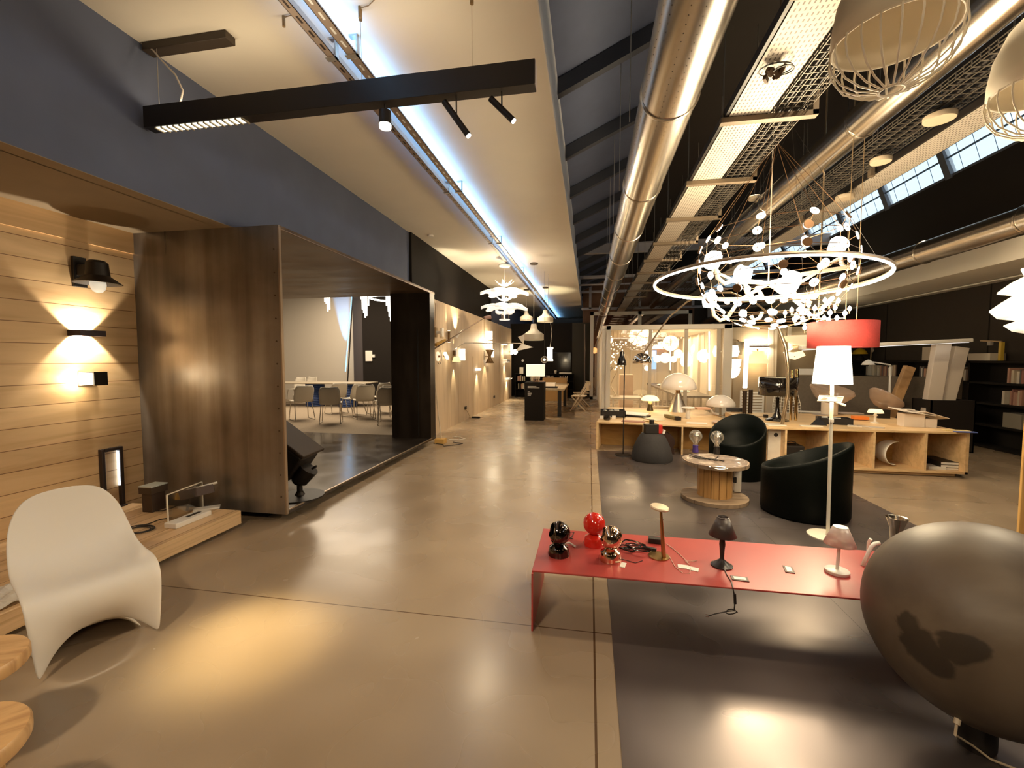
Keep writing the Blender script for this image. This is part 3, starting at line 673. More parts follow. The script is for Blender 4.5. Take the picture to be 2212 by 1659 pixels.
for (pa, pb__, ps, ptop) in (((960, 220), (1012, 293), (986, 252), (986, 212)), ((1060, 213), (1109, 261), (1084, 232), (1084, 203))):
    a, b, s_, t_ = bx(*pa), bx(*pb__), bx(*ps), bx(*ptop)
    d = (b-a).normalized()
    m = MB(); m.cyl(a, b, .020, n=20); m.cyl(V(s_.x, ym, s_.z), V(s_.x, ym, zb), .005, n=8); hh_ = m.build('spot_head', M_BLACKM, bl, smooth=True)
    MB().cyl(b, b+d*.006, .016, n=16).build('spot_lens', glow('spot_glow_s', (1,.95,.85), 12), hh_)
    light('spot_head_light', 'SPOT', b+d*.02, 14, (1,.80,.5), .02, b+d, 40, .6)
# wires tucked in ceiling holes
for (px_, py_, lab) in ((613, 48, 'short bronze wire stub hanging from white ceiling left of the rails'), (777, 28, 'short bronze wire stub hanging from white ceiling right of the rails')):
    p = fz(px_, py_, ZC-.04); s = MB(); s.cyl(p+V(0,0,-.03), p+V(0,0,.04), .010, n=8).tube([p+V(0,0,.03), p+V(.07,-.01,.03), p+V(.16,-.06,.035)], .003, 6)
    tag(s.build('wire_stub', plain('bronze_stub', (.28,.18,.08), .5), smooth=True), lab, 'wire')
# ================================================================== HALL SERVICES
def duct_nodes(nt, b, g):
    n1 = noise_of(nt, g, 'Position', (2,.25,2), 3, 5, .4); r = ramp(nt, [(.3, (.52,.46,.38)), (.7, (.72,.66,.58))]); L(nt, n1, 'Fac', r, 'Fac'); L(nt, r, 'Color', b, 'Base Color')
M_DUCT = posmat('spiral_duct_steel', .24, duct_nodes, metal=1.0)
def duct(x, z, r, y0, y1, seams, lab, holes=False):
    d = thing('ventilation_duct', lab, 'duct', (x, (y0+y1)/2, z-r), 'ventilation ducts under the hall roof')
    MB().cyl((x, y0, z), (x, y1, z), r, n=48).build('pipe', M_DUCT, d, smooth=True)
    for y in seams: MB().lathe([(r-.002,-.02),(r+.006,-.016),(r+.009,0),(r+.006,.016),(r-.002,.02)], (x, y, z), 48, Matrix.Rotation(PI/2, 4, 'X')).build('collar', M_DUCT, d, smooth=True)
    if holes:
        h = MB()
        for a in (-2.75, -2.45, -1.95, -1.6, -1.2, -.85):
            for k in range(70):
                y = 1.0+k*.06; c = V(x+math.cos(a)*(r+.0008), y, z+math.sin(a)*(r+.0008)); nn = V(math.cos(a), 0, math.sin(a)); t = V(-math.sin(a), 0, math.cos(a))
                h.quad(c+V(0,.0035,0), c+t*.0035, c-V(0,.0035,0), c-t*.0035)
        h.build('perforation', plain('duct_hole', (.03,.02,.015), .8), d)['kind'] = 'stuff'
    return d
D1 = (.53, 3.40, .195); D2 = (2.52, 3.80, .15); D3 = (4.55, 3.03, .15)
Y1 = [fx(px_, py_, D1[0]).y for px_, py_ in ((1440, 287), (1400, 420), (1380, 500), (1358, 545))]
duct(*D1, -4, 17.2, [3.25, 4.85, 6.4, 7.95, 9.5, 11.05, 12.6, 14.15, 15.7, 17.1], 'perforated silver duct nearest the white ceiling panel', True)
duct(*D2, -4, 19, [2.6, 4.75, 6.9, 9.05, 11.2], 'silver duct in the middle above the chandeliers')
duct(*D3, -4, 19, [4.1, 5.55, 7.0, 8.5, 10], 'silver duct at right under the skylights beside the pale soffit')
# perforated cable trays
def perf_nodes(sx, sy):
    def f(nt, b, g):
        sp = node(nt, 'ShaderNodeSeparateXYZ'); L(nt, g, 'Position', sp, 'Vector')
        def cell(ax, p, lo, hi):
            d_ = node(nt, 'ShaderNodeMath', operation='DIVIDE'); d_.inputs[1].default_value = p; L(nt, sp, ax, d_, 0)
            fr_ = node(nt, 'ShaderNodeMath', operation='FRACT'); L(nt, d_, 0, fr_, 0)
            c1 = node(nt, 'ShaderNodeMath', operation='GREATER_THAN'); c1.inputs[1].default_value = lo; L(nt, fr_, 0, c1, 0)
            c2 = node(nt, 'ShaderNodeMath', operation='LESS_THAN'); c2.inputs[1].default_value = hi; L(nt, fr_, 0, c2, 0)
            m = node(nt, 'ShaderNodeMath', operation='MULTIPLY'); L(nt, c1, 0, m, 0); L(nt, c2, 0, m, 1); return m
        a, c = cell('X', sx, .3, .62), cell('Y', sy, .15, .72)
        m = node(nt, 'ShaderNodeMath', operation='MULTIPLY'); L(nt, a, 0, m, 0); L(nt, c, 0, m, 1)
        r = ramp(nt, [(0, (.55,.49,.41)), (1, (.10,.07,.05))]); L(nt, m, 0, r, 'Fac'); L(nt, r, 'Color', b, 'Base Color')
    return f
M_PERF = posmat('perforated_tray_steel', .5, perf_nodes(.028, .045), metal=.15)
M_BASKET = plain('wire_basket_steel', (.17,.145,.115), .45, .5)
M_BRKT = plain('taupe_bracket', (.20,.15,.10), .5, .3)
def tray_run(x0, x1, z, y0, y1, wx0, wx1, br, lab, gl, dark=True):
    t = thing('cable_tray', lab[0], 'cable tray', ((x0+x1)/2, (y0+y1)/2, z), gl)
    m = MB(); m.box(x0, x1, y0, y1, z, z+.003).box(x0-.003, x0, y0, y1, z, z+.06).box(x1, x1+.003, y0, y1, z, z+.06); m.build('perforated_channel', M_PERF, t)
    MB().box(x0-.035, x0-.012, y0, y1, z, z+.06).build('side_profile', M_BLACKM, t)
    for y in br:
        b = MB(); b.box(x0-.06, wx1+.06, y-.03, y+.03, z-.045, z-.004).box(wx1+.02, wx1+.06, y-.03, y+.03, z-.04, z+.14); b.build('bracket', M_BRKT, t)
        MB().cyl((x0-.04, y, z), (x0-.04, y, 5.05), .005, n=6).cyl((wx1+.04, y, z), (wx1+.04, y, 5.05), .005, n=6).build('hanging_rod', M_BASKET, t)
    w_ = thing('wire_basket_tray', lab[1], 'cable tray', ((wx0+wx1)/2, (y0+y1)/2, z), gl)
    m = MB(); nl = 5
    for k in range(nl):
        x = wx0+(wx1-wx0)*k/(nl-1); m.bar((x, y0, z+.02), (x, y1, z+.02), .006, .006)
    for zz_ in (.045, .075):
        m.bar((wx0, y0, z+zz_), (wx0, y1, z+zz_), .006, .006); m.bar((wx1, y0, z+zz_), (wx1, y1, z+zz_), .006, .006)
    y = max(y0, .6)
    while y < y1:
        m.bar((wx0, y, z+.022), (wx1, y, z+.022), .006, .006); m.bar((wx0, y, z+.02), (wx0, y, z+.08), .006, .006); m.bar((wx1, y, z+.02), (wx1, y, z+.08), .006, .006)
        y += .07 if y < 8 else .3
    m.build('mesh', M_BASKET, w_)
    m = MB()
    for k, dx in enumerate((.2, .45, .7)):
        x = wx0+(wx1-wx0)*dx; m.tube([(x+.01*math.sin(j*1.3+k), y0+(y1-y0)*j/40, z+.032) for j in range(41)], .011, 6)
    m.build('cable_bundle', M_BLACKM, w_, smooth=True)
h1_ = 1.94; z1_ = 1.55+h1_
yb1 = [fz(px_, py_, z1_-.03).y for px_, py_ in ((1640, 258), (1540, 395), (1490, 470), (1450, 532))]
tray_run(.558*h1_, .706*h1_, z1_, -4, 19, .735*h1_, .86*h1_, [yb1[0]+(yb1[1]-yb1[0])*k for k in range(-1, 9)], ('pale perforated cable tray right of the nearest duct', 'wire basket with black cables beside the pale perforated tray'), 'cable trays near the first duct')
h2_ = 2.1; z2_ = 1.55+h2_
tray_run(1.52*h2_, 1.655*h2_, z2_, -4, 19, 1.295*h2_, 1.46*h2_, [2.35, 4.0, 5.65, 7.3, 8.95, 10.6], ('pale perforated cable tray just below the skylights', 'wire basket tray between the middle duct and the skylights'), 'cable trays under the skylights')
# round canopies / spot discs fixed at the trays
for (px_, py_, zz_, rr, lab) in ((1630, 427, 3.95, .085, 'tan disc canopy by the middle duct, left of the skylights'), (1825, 425, 3.55, .10, 'tan disc canopy under the right cable tray, nearest the chandelier'), (2030, 252, 3.6, .11, 'flat tan disc under the right tray beside the big cage pendants'), (1903, 345, 3.58, .09, 'flat tan disc under the right tray, second from the skylight corner')):
    p = fz(px_, py_, zz_); d = thing('ceiling_canopy', lab, 'canopy', p)
    MB().lathe([(rr*.9,.02),(rr,.01),(rr,-.02),(rr*.95,-.03)], p, 28, cap0=True, cap1=True).build('disc', plain('tan_disc', (.52,.42,.30), .45), d, smooth=True)
    MB().cyl(p, V(p.x, p.y, 5.08), .004, n=6).build('wire', M_BLACKM, d)
# junction tangle hanging under the near tray
p = fz(1675, 160, z1_-.06); jt = thing('hanging_cable_junction', 'dark tangle of cable loops and clips under the near pale tray', 'cable', p)
MB().tube([p+V(.10*math.cos(t*PI/16), .07*math.sin(t*PI/16), .03) for t in range(32)], .004, 6, True).tube([p+V(.06*math.cos(t*PI/12)+.03, .05*math.sin(t*PI/12)-.05, -.01) for t in range(24)], .004, 6, True).build('loop', M_BLACKM, jt, smooth=True)
m = MB()
for k in range(9): m.obox(p+V(random.uniform(-.05,.05), random.uniform(-.05,.05), random.uniform(-.02,.03)), (.05,.02,.03), (random.random(), random.random(), random.random()*3))
m.build('clips', plain('brown_clip', (.10,.06,.035), .4, .4), jt)
# hanging rods with bare ends on the blue slope
for (px_, py_, Y) in ((1363, 70, 3.6), (1340, 250, 5.0), (1327, 340, 6.2), (1318, 420, 7.6), (1312, 490, 9.2)):
    a = fy(px_, py_, Y); X = a.x
    if X < XRI: ztop = ZC+.57+(X-XR)*((ZRI-ZC-.57)/(XRI-XR))
    else: ztop = ZRI
    tag(MB().cyl((X, Y, D1[1]+.0), (X, Y, ztop), .004, n=6).build('hanging_rod', M_GREYM), 'thin steel hanger rod left of the nearest duct', 'rod', 'hanger rods on the blue roof slope')
# ================================================================== AISLE LAMPS
M_PETAL = plain('petal_white', (.88,.84,.76), .35, emis=(1,.93,.8), es=.55)
p0 = fy(1090, 650, 9.9); pc = thing('petal_chandelier', 'white two-tier chandelier of lobed petals in the aisle', 'chandelier', p0)
def leaf(c, ang, tilt, Lf, Wf, up):
    ca, sa = math.cos(ang), math.sin(ang)
    def f(u, v):
        x = (u-.5)*2; lob = .55+.45*abs(math.sin(v*PI*2.4+.5))
        w = Wf*math.sin(PI*min(1, v*.93+.07))**.6*lob
        r = .06+Lf*v; zz_ = math.sin(tilt)*Lf*v + up*(v*v)*.16 - .06*x*x
        return c + V(ca*r - sa*x*w, sa*r + ca*x*w, zz_)
    return MB().grid(f, 8, 20)
for ti, (dz, n_) in enumerate(((.24, 6), (-.10, 6))):
    for k in range(n_): leaf(p0+V(0,0,dz), 2*PI*k/n_+.3+ti*.2, .30, .50, .235, -1.25).build('petal', M_PETAL, pc, smooth=True, solid=.006, ang=180)
    for k in range(3):
        a = 2*PI*k/3+.5
        MB().grid(lambda u, v, a=a, dz=dz: p0+V(math.cos(a)*(v-.5)*.46, math.sin(a)*(v-.5)*.46, dz+.10+.30*(v-.5)**2*1.6)+V(-math.sin(a), math.cos(a), 0)*((u-.5)*.14*math.sin(PI*v)), 4, 14).build('crescent', M_PETAL, pc, smooth=True, solid=.006, ang=180)
for k in range(5): leaf(p0+V(0,0,-.24), 2*PI*k/5, -.25, .17, .09, .5).build('petal', M_PETAL, pc, smooth=True, solid=.005, ang=180)
for dz in (.2, -.12): MB().sphere(p0+V(0,0,dz), .07, 18, 12).build('bulb', glow('petal_bulb', (1,.9,.68), 14), pc, smooth=True)
MB().cyl(p0+V(0,0,-.42), p0+V(0,0,.3), .015, n=10).lathe([(.12,-.44),(.125,-.43),(.12,-.42)], p0, 28).build('stem', M_PETAL, pc)
for a in (0, 2.1, 4.2): MB().cyl(p0+V(.1*math.cos(a), .1*math.sin(a), -.43), p0+V(.1*math.cos(a), .1*math.sin(a), -.25), .006, n=6).build('rod', M_CHROME, pc)
MB().lathe([(.02,0),(.13,-.01),(.14,-.03),(.12,-.06),(.001,-.07)], (p0.x, p0.y, ZR_-.022), 30).build('ceiling_rose', M_WHITEM, pc, smooth=True)
MB().tube([(p0.x, p0.y, p0.z+.3), (p0.x+.01, p0.y, p0.z+.6), (p0.x, p0.y, ZR_-.08)], .003, 6).build('cord', M_WHITEM, pc)
light('petal_light', 'POINT', p0+V(0,0,.42), 25, (1,.80,.52), .03); light('petal_light_low', 'POINT', p0+V(0,0,.08), 190, (1,.80,.52), .02)
M_OPALW = plain('white_pendant_metal', (.66,.60,.50), .3)
def bell(px_, py_, Y, r, h, lab, glow_in=True, cz=None):
    p = fy(px_, py_, Y); t = thing('bell_pendant', lab, 'pendant', p)
    MB().lathe([(.12*r,h),(.26*r,h),(.34*r,h*.72),(.46*r,h*.60),(r,h*.36),(r*1.0,h*.02),(r*.96,0),(r*.94,.02),(r*.93,h*.34),(r*.4,h*.56)], p, 36).build('shade', M_OPALW, t, smooth=True)
    MB().sphere(p+V(0,0,h*.25), r*.28, 14, 8).build('bulb', glow('bell_bulb', (1,.88,.62), 5), t, smooth=True)
    MB().tube([p+V(0,0,h), V(p.x, p.y, ZR_-.04)], .004, 6).build('cord', M_OPALW, t)
    MB().cyl(V(p.x, p.y, ZR_-.05), V(p.x, p.y, ZR_-.02), .09, n=20).build('ceiling_rose', plain('dark_rose', (.12,.09,.06), .5), t)
    return p
bell(1153, 735, 9.9, .23, .37, 'white bell pendant hanging right of the petal chandelier')
bell(1137, 692, 13.5, .20, .28, 'small white bell pendant partly behind the petals')
p = bell(1178, 696, 13.2, .24, .36, 'brown-rimmed bell pendant lighting up the end of the white ceiling')
light('uplight', 'SPOT', (p.x-.25, p.y+1.5, 2.75), 60, (1,.85,.5), .05, (p.x-.2, p.y+1.7, 5), 95, .5)
p = fy(1188, 765, 12.0); cp_ = thing('cylinder_pendant', 'glowing white cylinder pendant on a curved cord', 'pendant', p)
MB().lathe([(.001,.19),(.085,.19),(.092,.16),(.07,.14),(.07,-.14),(.092,-.16),(.085,-.19),(.001,-.19)], p, 24).build('shade', glow('cylinder_glow', (1,.90,.70), 3.2), cp_, smooth=True)
MB().tube([p+V(0,0,.19), p+V(.03,0,.4), p+V(.05,0,.62), p+V(.0,0,.9), p+V(-.05,0,1.3), V(p.x-.05, p.y, ZC)], .006, 6).build('cord', M_OPALW, cp_, smooth=True)
p = fy(1176, 777, 11.6); gp = thing('globe_pendant', 'clear glass globe pendant left of the glowing cylinder', 'pendant', p)
MB().sphere(p, .095, 22, 14).build('globe', glass('globe_glass', (.95,.9,.82), .16), gp, smooth=True); MB().sphere(p, .03, 12, 8).build('filament', glow('filament', (1,.8,.5), 9), [o for o in bpy.data.objects if o.parent == gp][0])
MB().tube([p+V(0,0,.09), V(p.x, p.y, ZC)], .003, 5).build('cord', M_BLACKM, gp)
# boom lamps on the plywood wall
a, b = fy(932, 757, 7.9), fy(1046, 687, 9.6)
bm_ = thing('boom_lamp', 'long thin brown boom with yellow handle reaching over the aisle', 'wall lamp', (a.x, a.y, 0))
MB().tube([a, b], .012, 8).build('boom', plain('brown_boom', (.12,.07,.04), .4, .3), bm_, smooth=True)
a2, b2 = fy(941, 745, 8.0), fy(962, 734, 8.3); MB().cyl(a2, b2, .035, .022, 14).build('handle', plain('yellow_wood', (.65,.36,.06), .4), bm_, smooth=True)
MB().cyl(b, b+V(.12,.1,.03), .035, .05, 14).build('head', plain('pink_head', (.5,.3,.25), .4), bm_, smooth=True)
MB().tube([a, V(-3.11, a.y, a.z-.1)], .01, 6).build('wall_arm', plain('brown_arm', (.12,.07,.04), .4), bm_)
lb = V(-2.70, 7.62, 0); MB().tube([V(a.x, a.y, a.z), V(lb.x+.02, lb.y, .02)], .012, 8).build('support_rod', plain('pale_rod', (.6,.48,.34), .4), bm_, smooth=True)
MB().box(lb.x-.09, lb.x+.09, lb.y-.08, lb.y+.08, 0, .09).build('base_block', plain('yellow_block', (.62,.36,.10), .5), bm_, bevel=.005)
MB().tube([lb+V(.06,.3,.015), lb+V(.25,.34,.012), lb+V(.34,.46,.012), lb+V(.2,.6,.012), lb+V(.05,.62,.012)], .009, 6).build('floor_loop', plain('white_loop', (.75,.68,.58), .4), bm_, smooth=True)
tag(MB().tube([lb+V(-.12,-.06,.006), lb+V(.08,-.12,.006), lb+V(.16,-.28,.006), lb+V(.26,-.18,.006), lb+V(.36,-.1,.006), lb+V(.42,.02,.006), lb+V(.2,.12,.006)], .006, 6).build('floor_cable', M_BLACKM, smooth=True), 'dark cable looping on the floor beside the boom lamp', 'cable')
p = fy(1135, 742, 11.0); pb2 = fx(1000, 745, -3.05)
wl_ = thing('blade_lamp', 'white pointed blades on a long arm from the plywood wall', 'wall lamp', pb2)
MB().tube([pb2+V(0,-.6,-.10), pb2+V(.1,-.2,.04), pb2+V(.2,.2,.05), p+V(-.05,0,0)], .010, 8).build('arm', plain('grey_arm', (.5,.42,.33), .4), wl_, smooth=True)
def tri(pts, off=.012): return MB().prism([(0,0),(1,0),(2,0)], lambda i, _: pts[int(i)]+V(0,-off,0), lambda i, _: pts[int(i)]+V(0,off,0))
q = [fy(1119, 728, 11), fy(1134, 722, 10.9), fy(1131, 744, 11)]; tri(q).build('blade', M_WHITEM, wl_)
q = [fy(1127, 742, 11), fy(1152, 750, 10.8), fy(1113, 759, 11)]; tri(q).build('blade', M_WHITEM, wl_)
# ---- lamps fixed on the plywood wall
XP = -3.11
M_WGLOW = glow('wall_lamp_glow', (1,.88,.64), 5); M_TAN = plain('tan_metal', (.36,.25,.14), .4, .3); M_BRONZE = plain('bronze', (.16,.10,.05), .35, .7)
def onw(px_, py_, out=.0): return fx(px_, py_, XP+out)
def wlamp(name, lab, px_, py_): p = onw(px_, py_, .02); return thing(name, lab, 'wall lamp', p), p
def pw(v, col=(1,.76,.44)): return v, col
t, p = wlamp('small_wall_spot', 'tiny brown spot on square plate, first on the plywood wall', 943, 718); MB().box(XP, XP+.02, p.y-.05, p.y+.05, p.z-.1, p.z+.1).build('plate', M_TAN, t); MB().cyl(p, p+V(.10,0,0), .03, n=12).build('head', M_WHITEM, t)
t, p = wlamp('white_wall_plate', 'white upright wall plate lamp next to the tiny brown spot', 955, 718); MB().box(XP, XP+.04, p.y-.06, p.y+.06, p.z-.09, p.z+.09).build('plate', M_WHITE, t)
t, p = wlamp('tube_wall_lamp', 'dark slim wall tube throwing narrow beams up and down', 966, 727); MB().cyl(p+V(.04,0,-.12), p+V(.04,0,.12), .03, n=14).build('tube', M_BRONZE, t); MB().cyl(p+V(.04,0,.12), p+V(.04,0,.125), .027, n=14).cyl(p+V(.04,0,-.125), p+V(.04,0,-.12), .027, n=14).build('lens', M_WGLOW, t)
for s in (1, -1): light('tube_beam', 'SPOT', p+V(.03,0,.14*s), 42, (1,.84,.55), .01, p+V(.0,0,1.2*s), 26, .5)
t, p = wlamp('scoop_wall_lamp', 'white curved scoop wall lamp washing the plywood above', 985, 722)
MB().grid(lambda u, v: p+V(.02+.16*v**1.6, (u-.5)*.16, -.08+.18*v), 6, 10).build('scoop', M_WHITE, t, smooth=True, solid=.008, ang=180); light('scoop_light', 'SPOT', p+V(.09,0,.05), 78, (1,.84,.55), .03, p+V(-.03,0,.6), 80, .8)
t, p = wlamp('disc_wall_lamp', 'round white disc wall lamp with brown centre and cable loop', 946, 770); MB().cyl(p+V(-.015,0,0), p+V(.01,0,0), .10, n=28).build('disc', plain('lit_disc', (.85,.78,.64), .4, emis=(1,.85,.6), es=.5), t, smooth=True); MB().cyl(p+V(.01,0,0), p+V(.05,0,0), .022, .02, 12).build('socket', plain('brown_socket', (.30,.12,.06), .5), t)
MB().tube([p+V(.03,.14*math.cos(a), .16*math.sin(a)) for a in [k*.3-2.4 for k in range(12)]], .006, 6).build('cable', M_BLACKM, t)
t, p = wlamp('tilted_bar_lamp', 'white tilted bar wall lamp right of the round disc', 958, 769); MB().bar(p+V(.06,-.08,.06), p+V(.06,.10,-.05), .05, .05).build('bar', M_WGLOW, t); MB().cyl(p, p+V(.06,0,0), .02, n=8).build('arm', M_TAN, t)
t, p = wlamp('shade_wall_lamp', 'small cream fabric shade wall lamp below the dark tube', 973, 776); MB().lathe([(.055,.06),(.095,-.06)], p+V(.14,0,0), 20).build('shade', plain('cream_shade', (.85,.72,.45), .6, emis=(1,.75,.35), es=.9), t, smooth=True, solid=.004); MB().tube([p, p+V(.08,0,.09), p+V(.14,0,.08)], .008, 6).build('arm', M_TAN, t)
t, p = wlamp('strip_wall_lamp', 'slim dark upright strip lamp beside the cream shade', 981, 770); MB().box(XP, XP+.06, p.y-.03, p.y+.03, p.z-.14, p.z+.14).build('strip', M_BRONZE, t)
for s in (1, -1): light('strip_beam', 'SPOT', p+V(.05,0,.16*s), 36, (1,.82,.5), .01, p+V(.0,0,1*s), 50, .6)
t, p = wlamp('tall_glow_sconce', 'glowing white upright cylinder wall lamp, left group', 994, 766); MB().cyl(p+V(.06,0,-.14), p+V(.06,0,.14), .065, n=20).build('cylinder', glow('tall_glow', (1,.9,.68), 4), t, smooth=True)
t, p = wlamp('bright_twin_lamp', 'brightest double cylinder wall lamp in the middle group', 1053, 735)
for s in (-1, 1): MB().cyl(p+V(.07,0,s*.15-.12), p+V(.07,0,s*.15+.12), .085, n=20).build('cylinder', glow('twin_glow', (1,.9,.66), 8), t, smooth=True)
light('twin_light', 'POINT', p+V(.22,0,0), 16, (1,.80,.5), .06)
t, p = wlamp('hourglass_sconce', 'dark hourglass shaped wall lamp under the bright cylinders', 1048, 770); MB().lathe([(.13,.20),(.035,.02),(.035,-.02),(.13,-.20)], p+V(.14,0,0), 24).build('shade', M_BRONZE, t, smooth=True, solid=.006, ang=60); MB().cyl(p, p+V(.14,0,0), .018, n=8).build('arm', M_TAN, t)
for s in (1, -1): light('hourglass_light', 'SPOT', p+V(.14,0,.06*s), 42, (1,.80,.5), .02, p+V(.10,0,1*s), 70, .6)
t, p = wlamp('white_bar_sconce', 'short white bar wall lamp low on the hourglass', 1053, 781); MB().bar(p+V(.1,-.15,0), p+V(.1,.2,0), .05, .07).build('bar', glow('bar_glow', (1,.92,.75), 2.5), t)
t, p = wlamp('small_glow_sconce', 'small glowing upright wall lamp right of the hourglass', 1061, 763); MB().cyl(p+V(.05,0,-.13), p+V(.05,0,.13), .045, n=16).build('cylinder', glow('small_glow', (1,.9,.68), 3.5), t, smooth=True)
t, p = wlamp('low_bar_lamp', 'low white bar wall lamp washing the plywood downwards', 1031, 798); MB().box(XP, XP+.10, p.y-.12, p.y+.12, p.z-.03, p.z+.03).build('bar', glow('low_bar', (1,.92,.75), 2.2), t); light('low_bar_light', 'SPOT', p+V(.05,0,-.05), 42, (1,.86,.56), .03, p+V(.0,0,-1), 70, .8)
for (px_, py_, lab, w_) in ((1086, 744, 'white tray wall lamp uppermost in the far group', .22), (1090, 782, 'white box wall lamp with bright lower edge in the far group', .28), (1095, 818, 'flat white tray wall lamp lowest in the far group', .34)):
    t, p = wlamp('tray_wall_lamp', lab, px_, py_); hh_ = .10 if py_ == 782 else .035
    MB().box(XP, XP+.18, p.y-w_, p.y+w_, p.z, p.z+hh_).build('tray', M_WHITE, t, bevel=.004); MB().box(XP+.02, XP+.16, p.y-w_+.02, p.y+w_-.02, p.z-.012, p.z-.001).build('diffuser', M_WGLOW, t); light('tray_light', 'SPOT', p+V(.07,0,-.04), 48, (1,.82,.52), .03, p+V(.02,0,-1), 90, .8)
t, p = wlamp('bulb_wall_lamp', 'wall lamp with bare glowing globe bulb at the plywood end', 1102, 760); MB().sphere(p+V(.2,0,0), .10, 16, 10).build('bulb', glow('bulb_glow', (1,.85,.55), 9), t, smooth=True); MB().bar(p+V(.06,0,.32), p+V(.06,0,-.1), .10, .05).build('post', M_WGLOW, t); MB().cyl(p, p+V(.12,0,0), .03, n=8).build('arm', M_BRONZE, t)
light('bulb_light', 'POINT', p+V(.35,0,.0), 14, (1,.74,.42), .05)
for (px_, py_, lab) in ((1005, 881, 'black wall socket low on the plywood, nearer one'), (1067, 857, 'black wall socket low on the plywood, farther one')):
    p = onw(px_, py_); tag(MB().box(XP, XP+.025, p.y-.07, p.y+.07, p.z-.04, p.z+.04).build('wall_socket', M_BLACKM, bevel=.004), lab, 'socket')
p = onw(1005, 884); g_ = fz(1012, 903, .008)
tag(MB().tube([p+V(.02,.05,-.03), p+V(.05,.3,-.25), g_+V(0,0,.02), g_+V(.05,.1,.0), g_+V(.22,.15,.0), g_+V(.3,.3,0)], .009, 6).build('socket_cable', plain('pale_cable', (.55,.42,.28), .5), smooth=True), 'pale cable running from the nearer socket to the floor', 'cable')
p = fz(1028, 903, .0); tag(MB().obox(p+V(0,0,.02), (.22,.07,.04)).build('adapter', M_BLACKM, bevel=.005), 'small black adapter lying on the floor by the plywood wall', 'adapter')
m = MB()
for (px_, y0_, y1_) in ((941, 655, 712), (1022, 770, 900), (1046, 690, 730), (1080, 700, 880)):
    a = onw(px_, y0_, .006); b = fx(px_, y1_, XP+.006); m.tube([a, V(a.x, a.y, (a.z+b.z)/2), V(a.x, a.y, max(.02, b.z))], .006, 5)
struct('trim_30', m, plain('tan_cable', (.42,.28,.15), .5))
# ================================================================== END OF AISLE
ka, kb = fz(1133, 908), fz(1175, 908); zk = fy(1150, 826, 10.93).z
kk = thing('display_plinth', 'tall black display plinth standing in the aisle', 'plinth', ((ka.x+kb.x)/2, 11.1, 0))
MB().box(ka.x, kb.x, 10.9, 11.38, 0, zk).build('body', M_BLACK, kk, bevel=.004)
m = MB(); xc = ka.x+.08
for (dz, w0) in ((.10, .22), (.135, .30), (.24, .06), (.275, .10), (.30, .10), (.325, .08)): m.box(xc, xc+w0, 10.896, 10.8995, zk-dz-.006, zk-dz+.006)
m.build('white_print', M_WHITEM, kk)
p = V((ka.x+kb.x)/2+.01, 11.15, zk); tl = thing('box_shade_lamp', 'table lamp with white rectangular shade on the black plinth', 'table lamp', p)
z0_, z1_s = fy(1150, 813, 11.1).z, fy(1150, 787, 11.1).z
MB().box(p.x-.23, p.x+.23, 11.04, 11.26, z0_, z1_s).build('shade', plain('lit_white_shade', (.85,.76,.6), .7, emis=(1,.85,.6), es=.75), tl, bevel=.004)
MB().cyl(p, V(p.x, p.y, z0_), .09, .12, 20).build('base', glass('smoked_base', (.75,.65,.55), .2), tl, smooth=True)
light('plinth_lamp', 'POINT', V(p.x, p.y, z1_s+.08), 8, (1,.78,.48), .05)
zt_ = .75; a = fz(1176, 838, zt_); b = fz(1222, 828, zt_)
tw = thing('meeting_table', 'oak topped table with dark legs behind the black plinth', 'table', (-1.1, 13, 0))
tx0, tx1, ty0, ty1 = -1.75, -.66, 11.75, 14.6
MB().box(tx0, tx1, ty0, ty1, zt_-.04, zt_).build('table_top', wood('oak_top', (.56,.42,.26), (.42,.29,.16), (6,.6,1), 3, .4, knots=False), tw, bevel=.004)
for x in (tx0+.06, tx1-.14):
    for y in (ty0+.1, ty1-.1): MB().box(x-.04, x+.06, y-.05, y+.05, 0, zt_-.04).build('leg', M_BLACKM, tw)
for k, (x, y, w_, h_, mt, lab) in enumerate(((-1.35, 12.3, .5, .012, M_WHITE, 'white sheet lying on the oak table'), (-1.05, 12.2, .35, .04, M_BLACKM, 'flat black book on the oak table near edge'), (-1.15, 13.1, .3, .10, M_WHITE, 'stacked white papers on the oak table'), (-1.45, 12.9, .3, .16, plain('pink_box', (.6,.36,.26), .5), 'pinkish box on the oak table'))):
    tag(MB().box(x-w_/2, x+w_/2, y-.15, y+.15, zt_, zt_+h_).build(('paper_sheet', 'book', 'paper_stack', 'box')[k], mt, bevel=.002), lab, ('paper', 'book', 'paper', 'box')[k])
def xchair(x, y, rz, lab):
    c = thing('cross_leg_chair', lab, 'chair', (x, y, 0), 'chairs at the oak table', rz=rz); M_ = plain('pale_wood_chair', (.62,.50,.36), .45)
    MB().obox((0,0,.45), (.42,.42,.03)).build('seat', M_, c, local=True, bevel=.01); MB().obox((0,-.25,.72), (.42,.03,.24), (-.2,0,0)).build('backrest', M_, c, local=True, bevel=.01)
    for s in (-1, 1):
        MB().bar((s*.2,-.28,.82), (s*.2,.22,0), .03, .03).bar((s*.18,-.24,0), (s*.18,.2,.45), .03, .03).build('leg', M_, c, local=True)
xchair(-.30, 13.3, 1.4, 'pale folding chair at the right side of the oak table'); xchair(-.26, 14.5, 1.9, 'second pale chair further along the oak table')
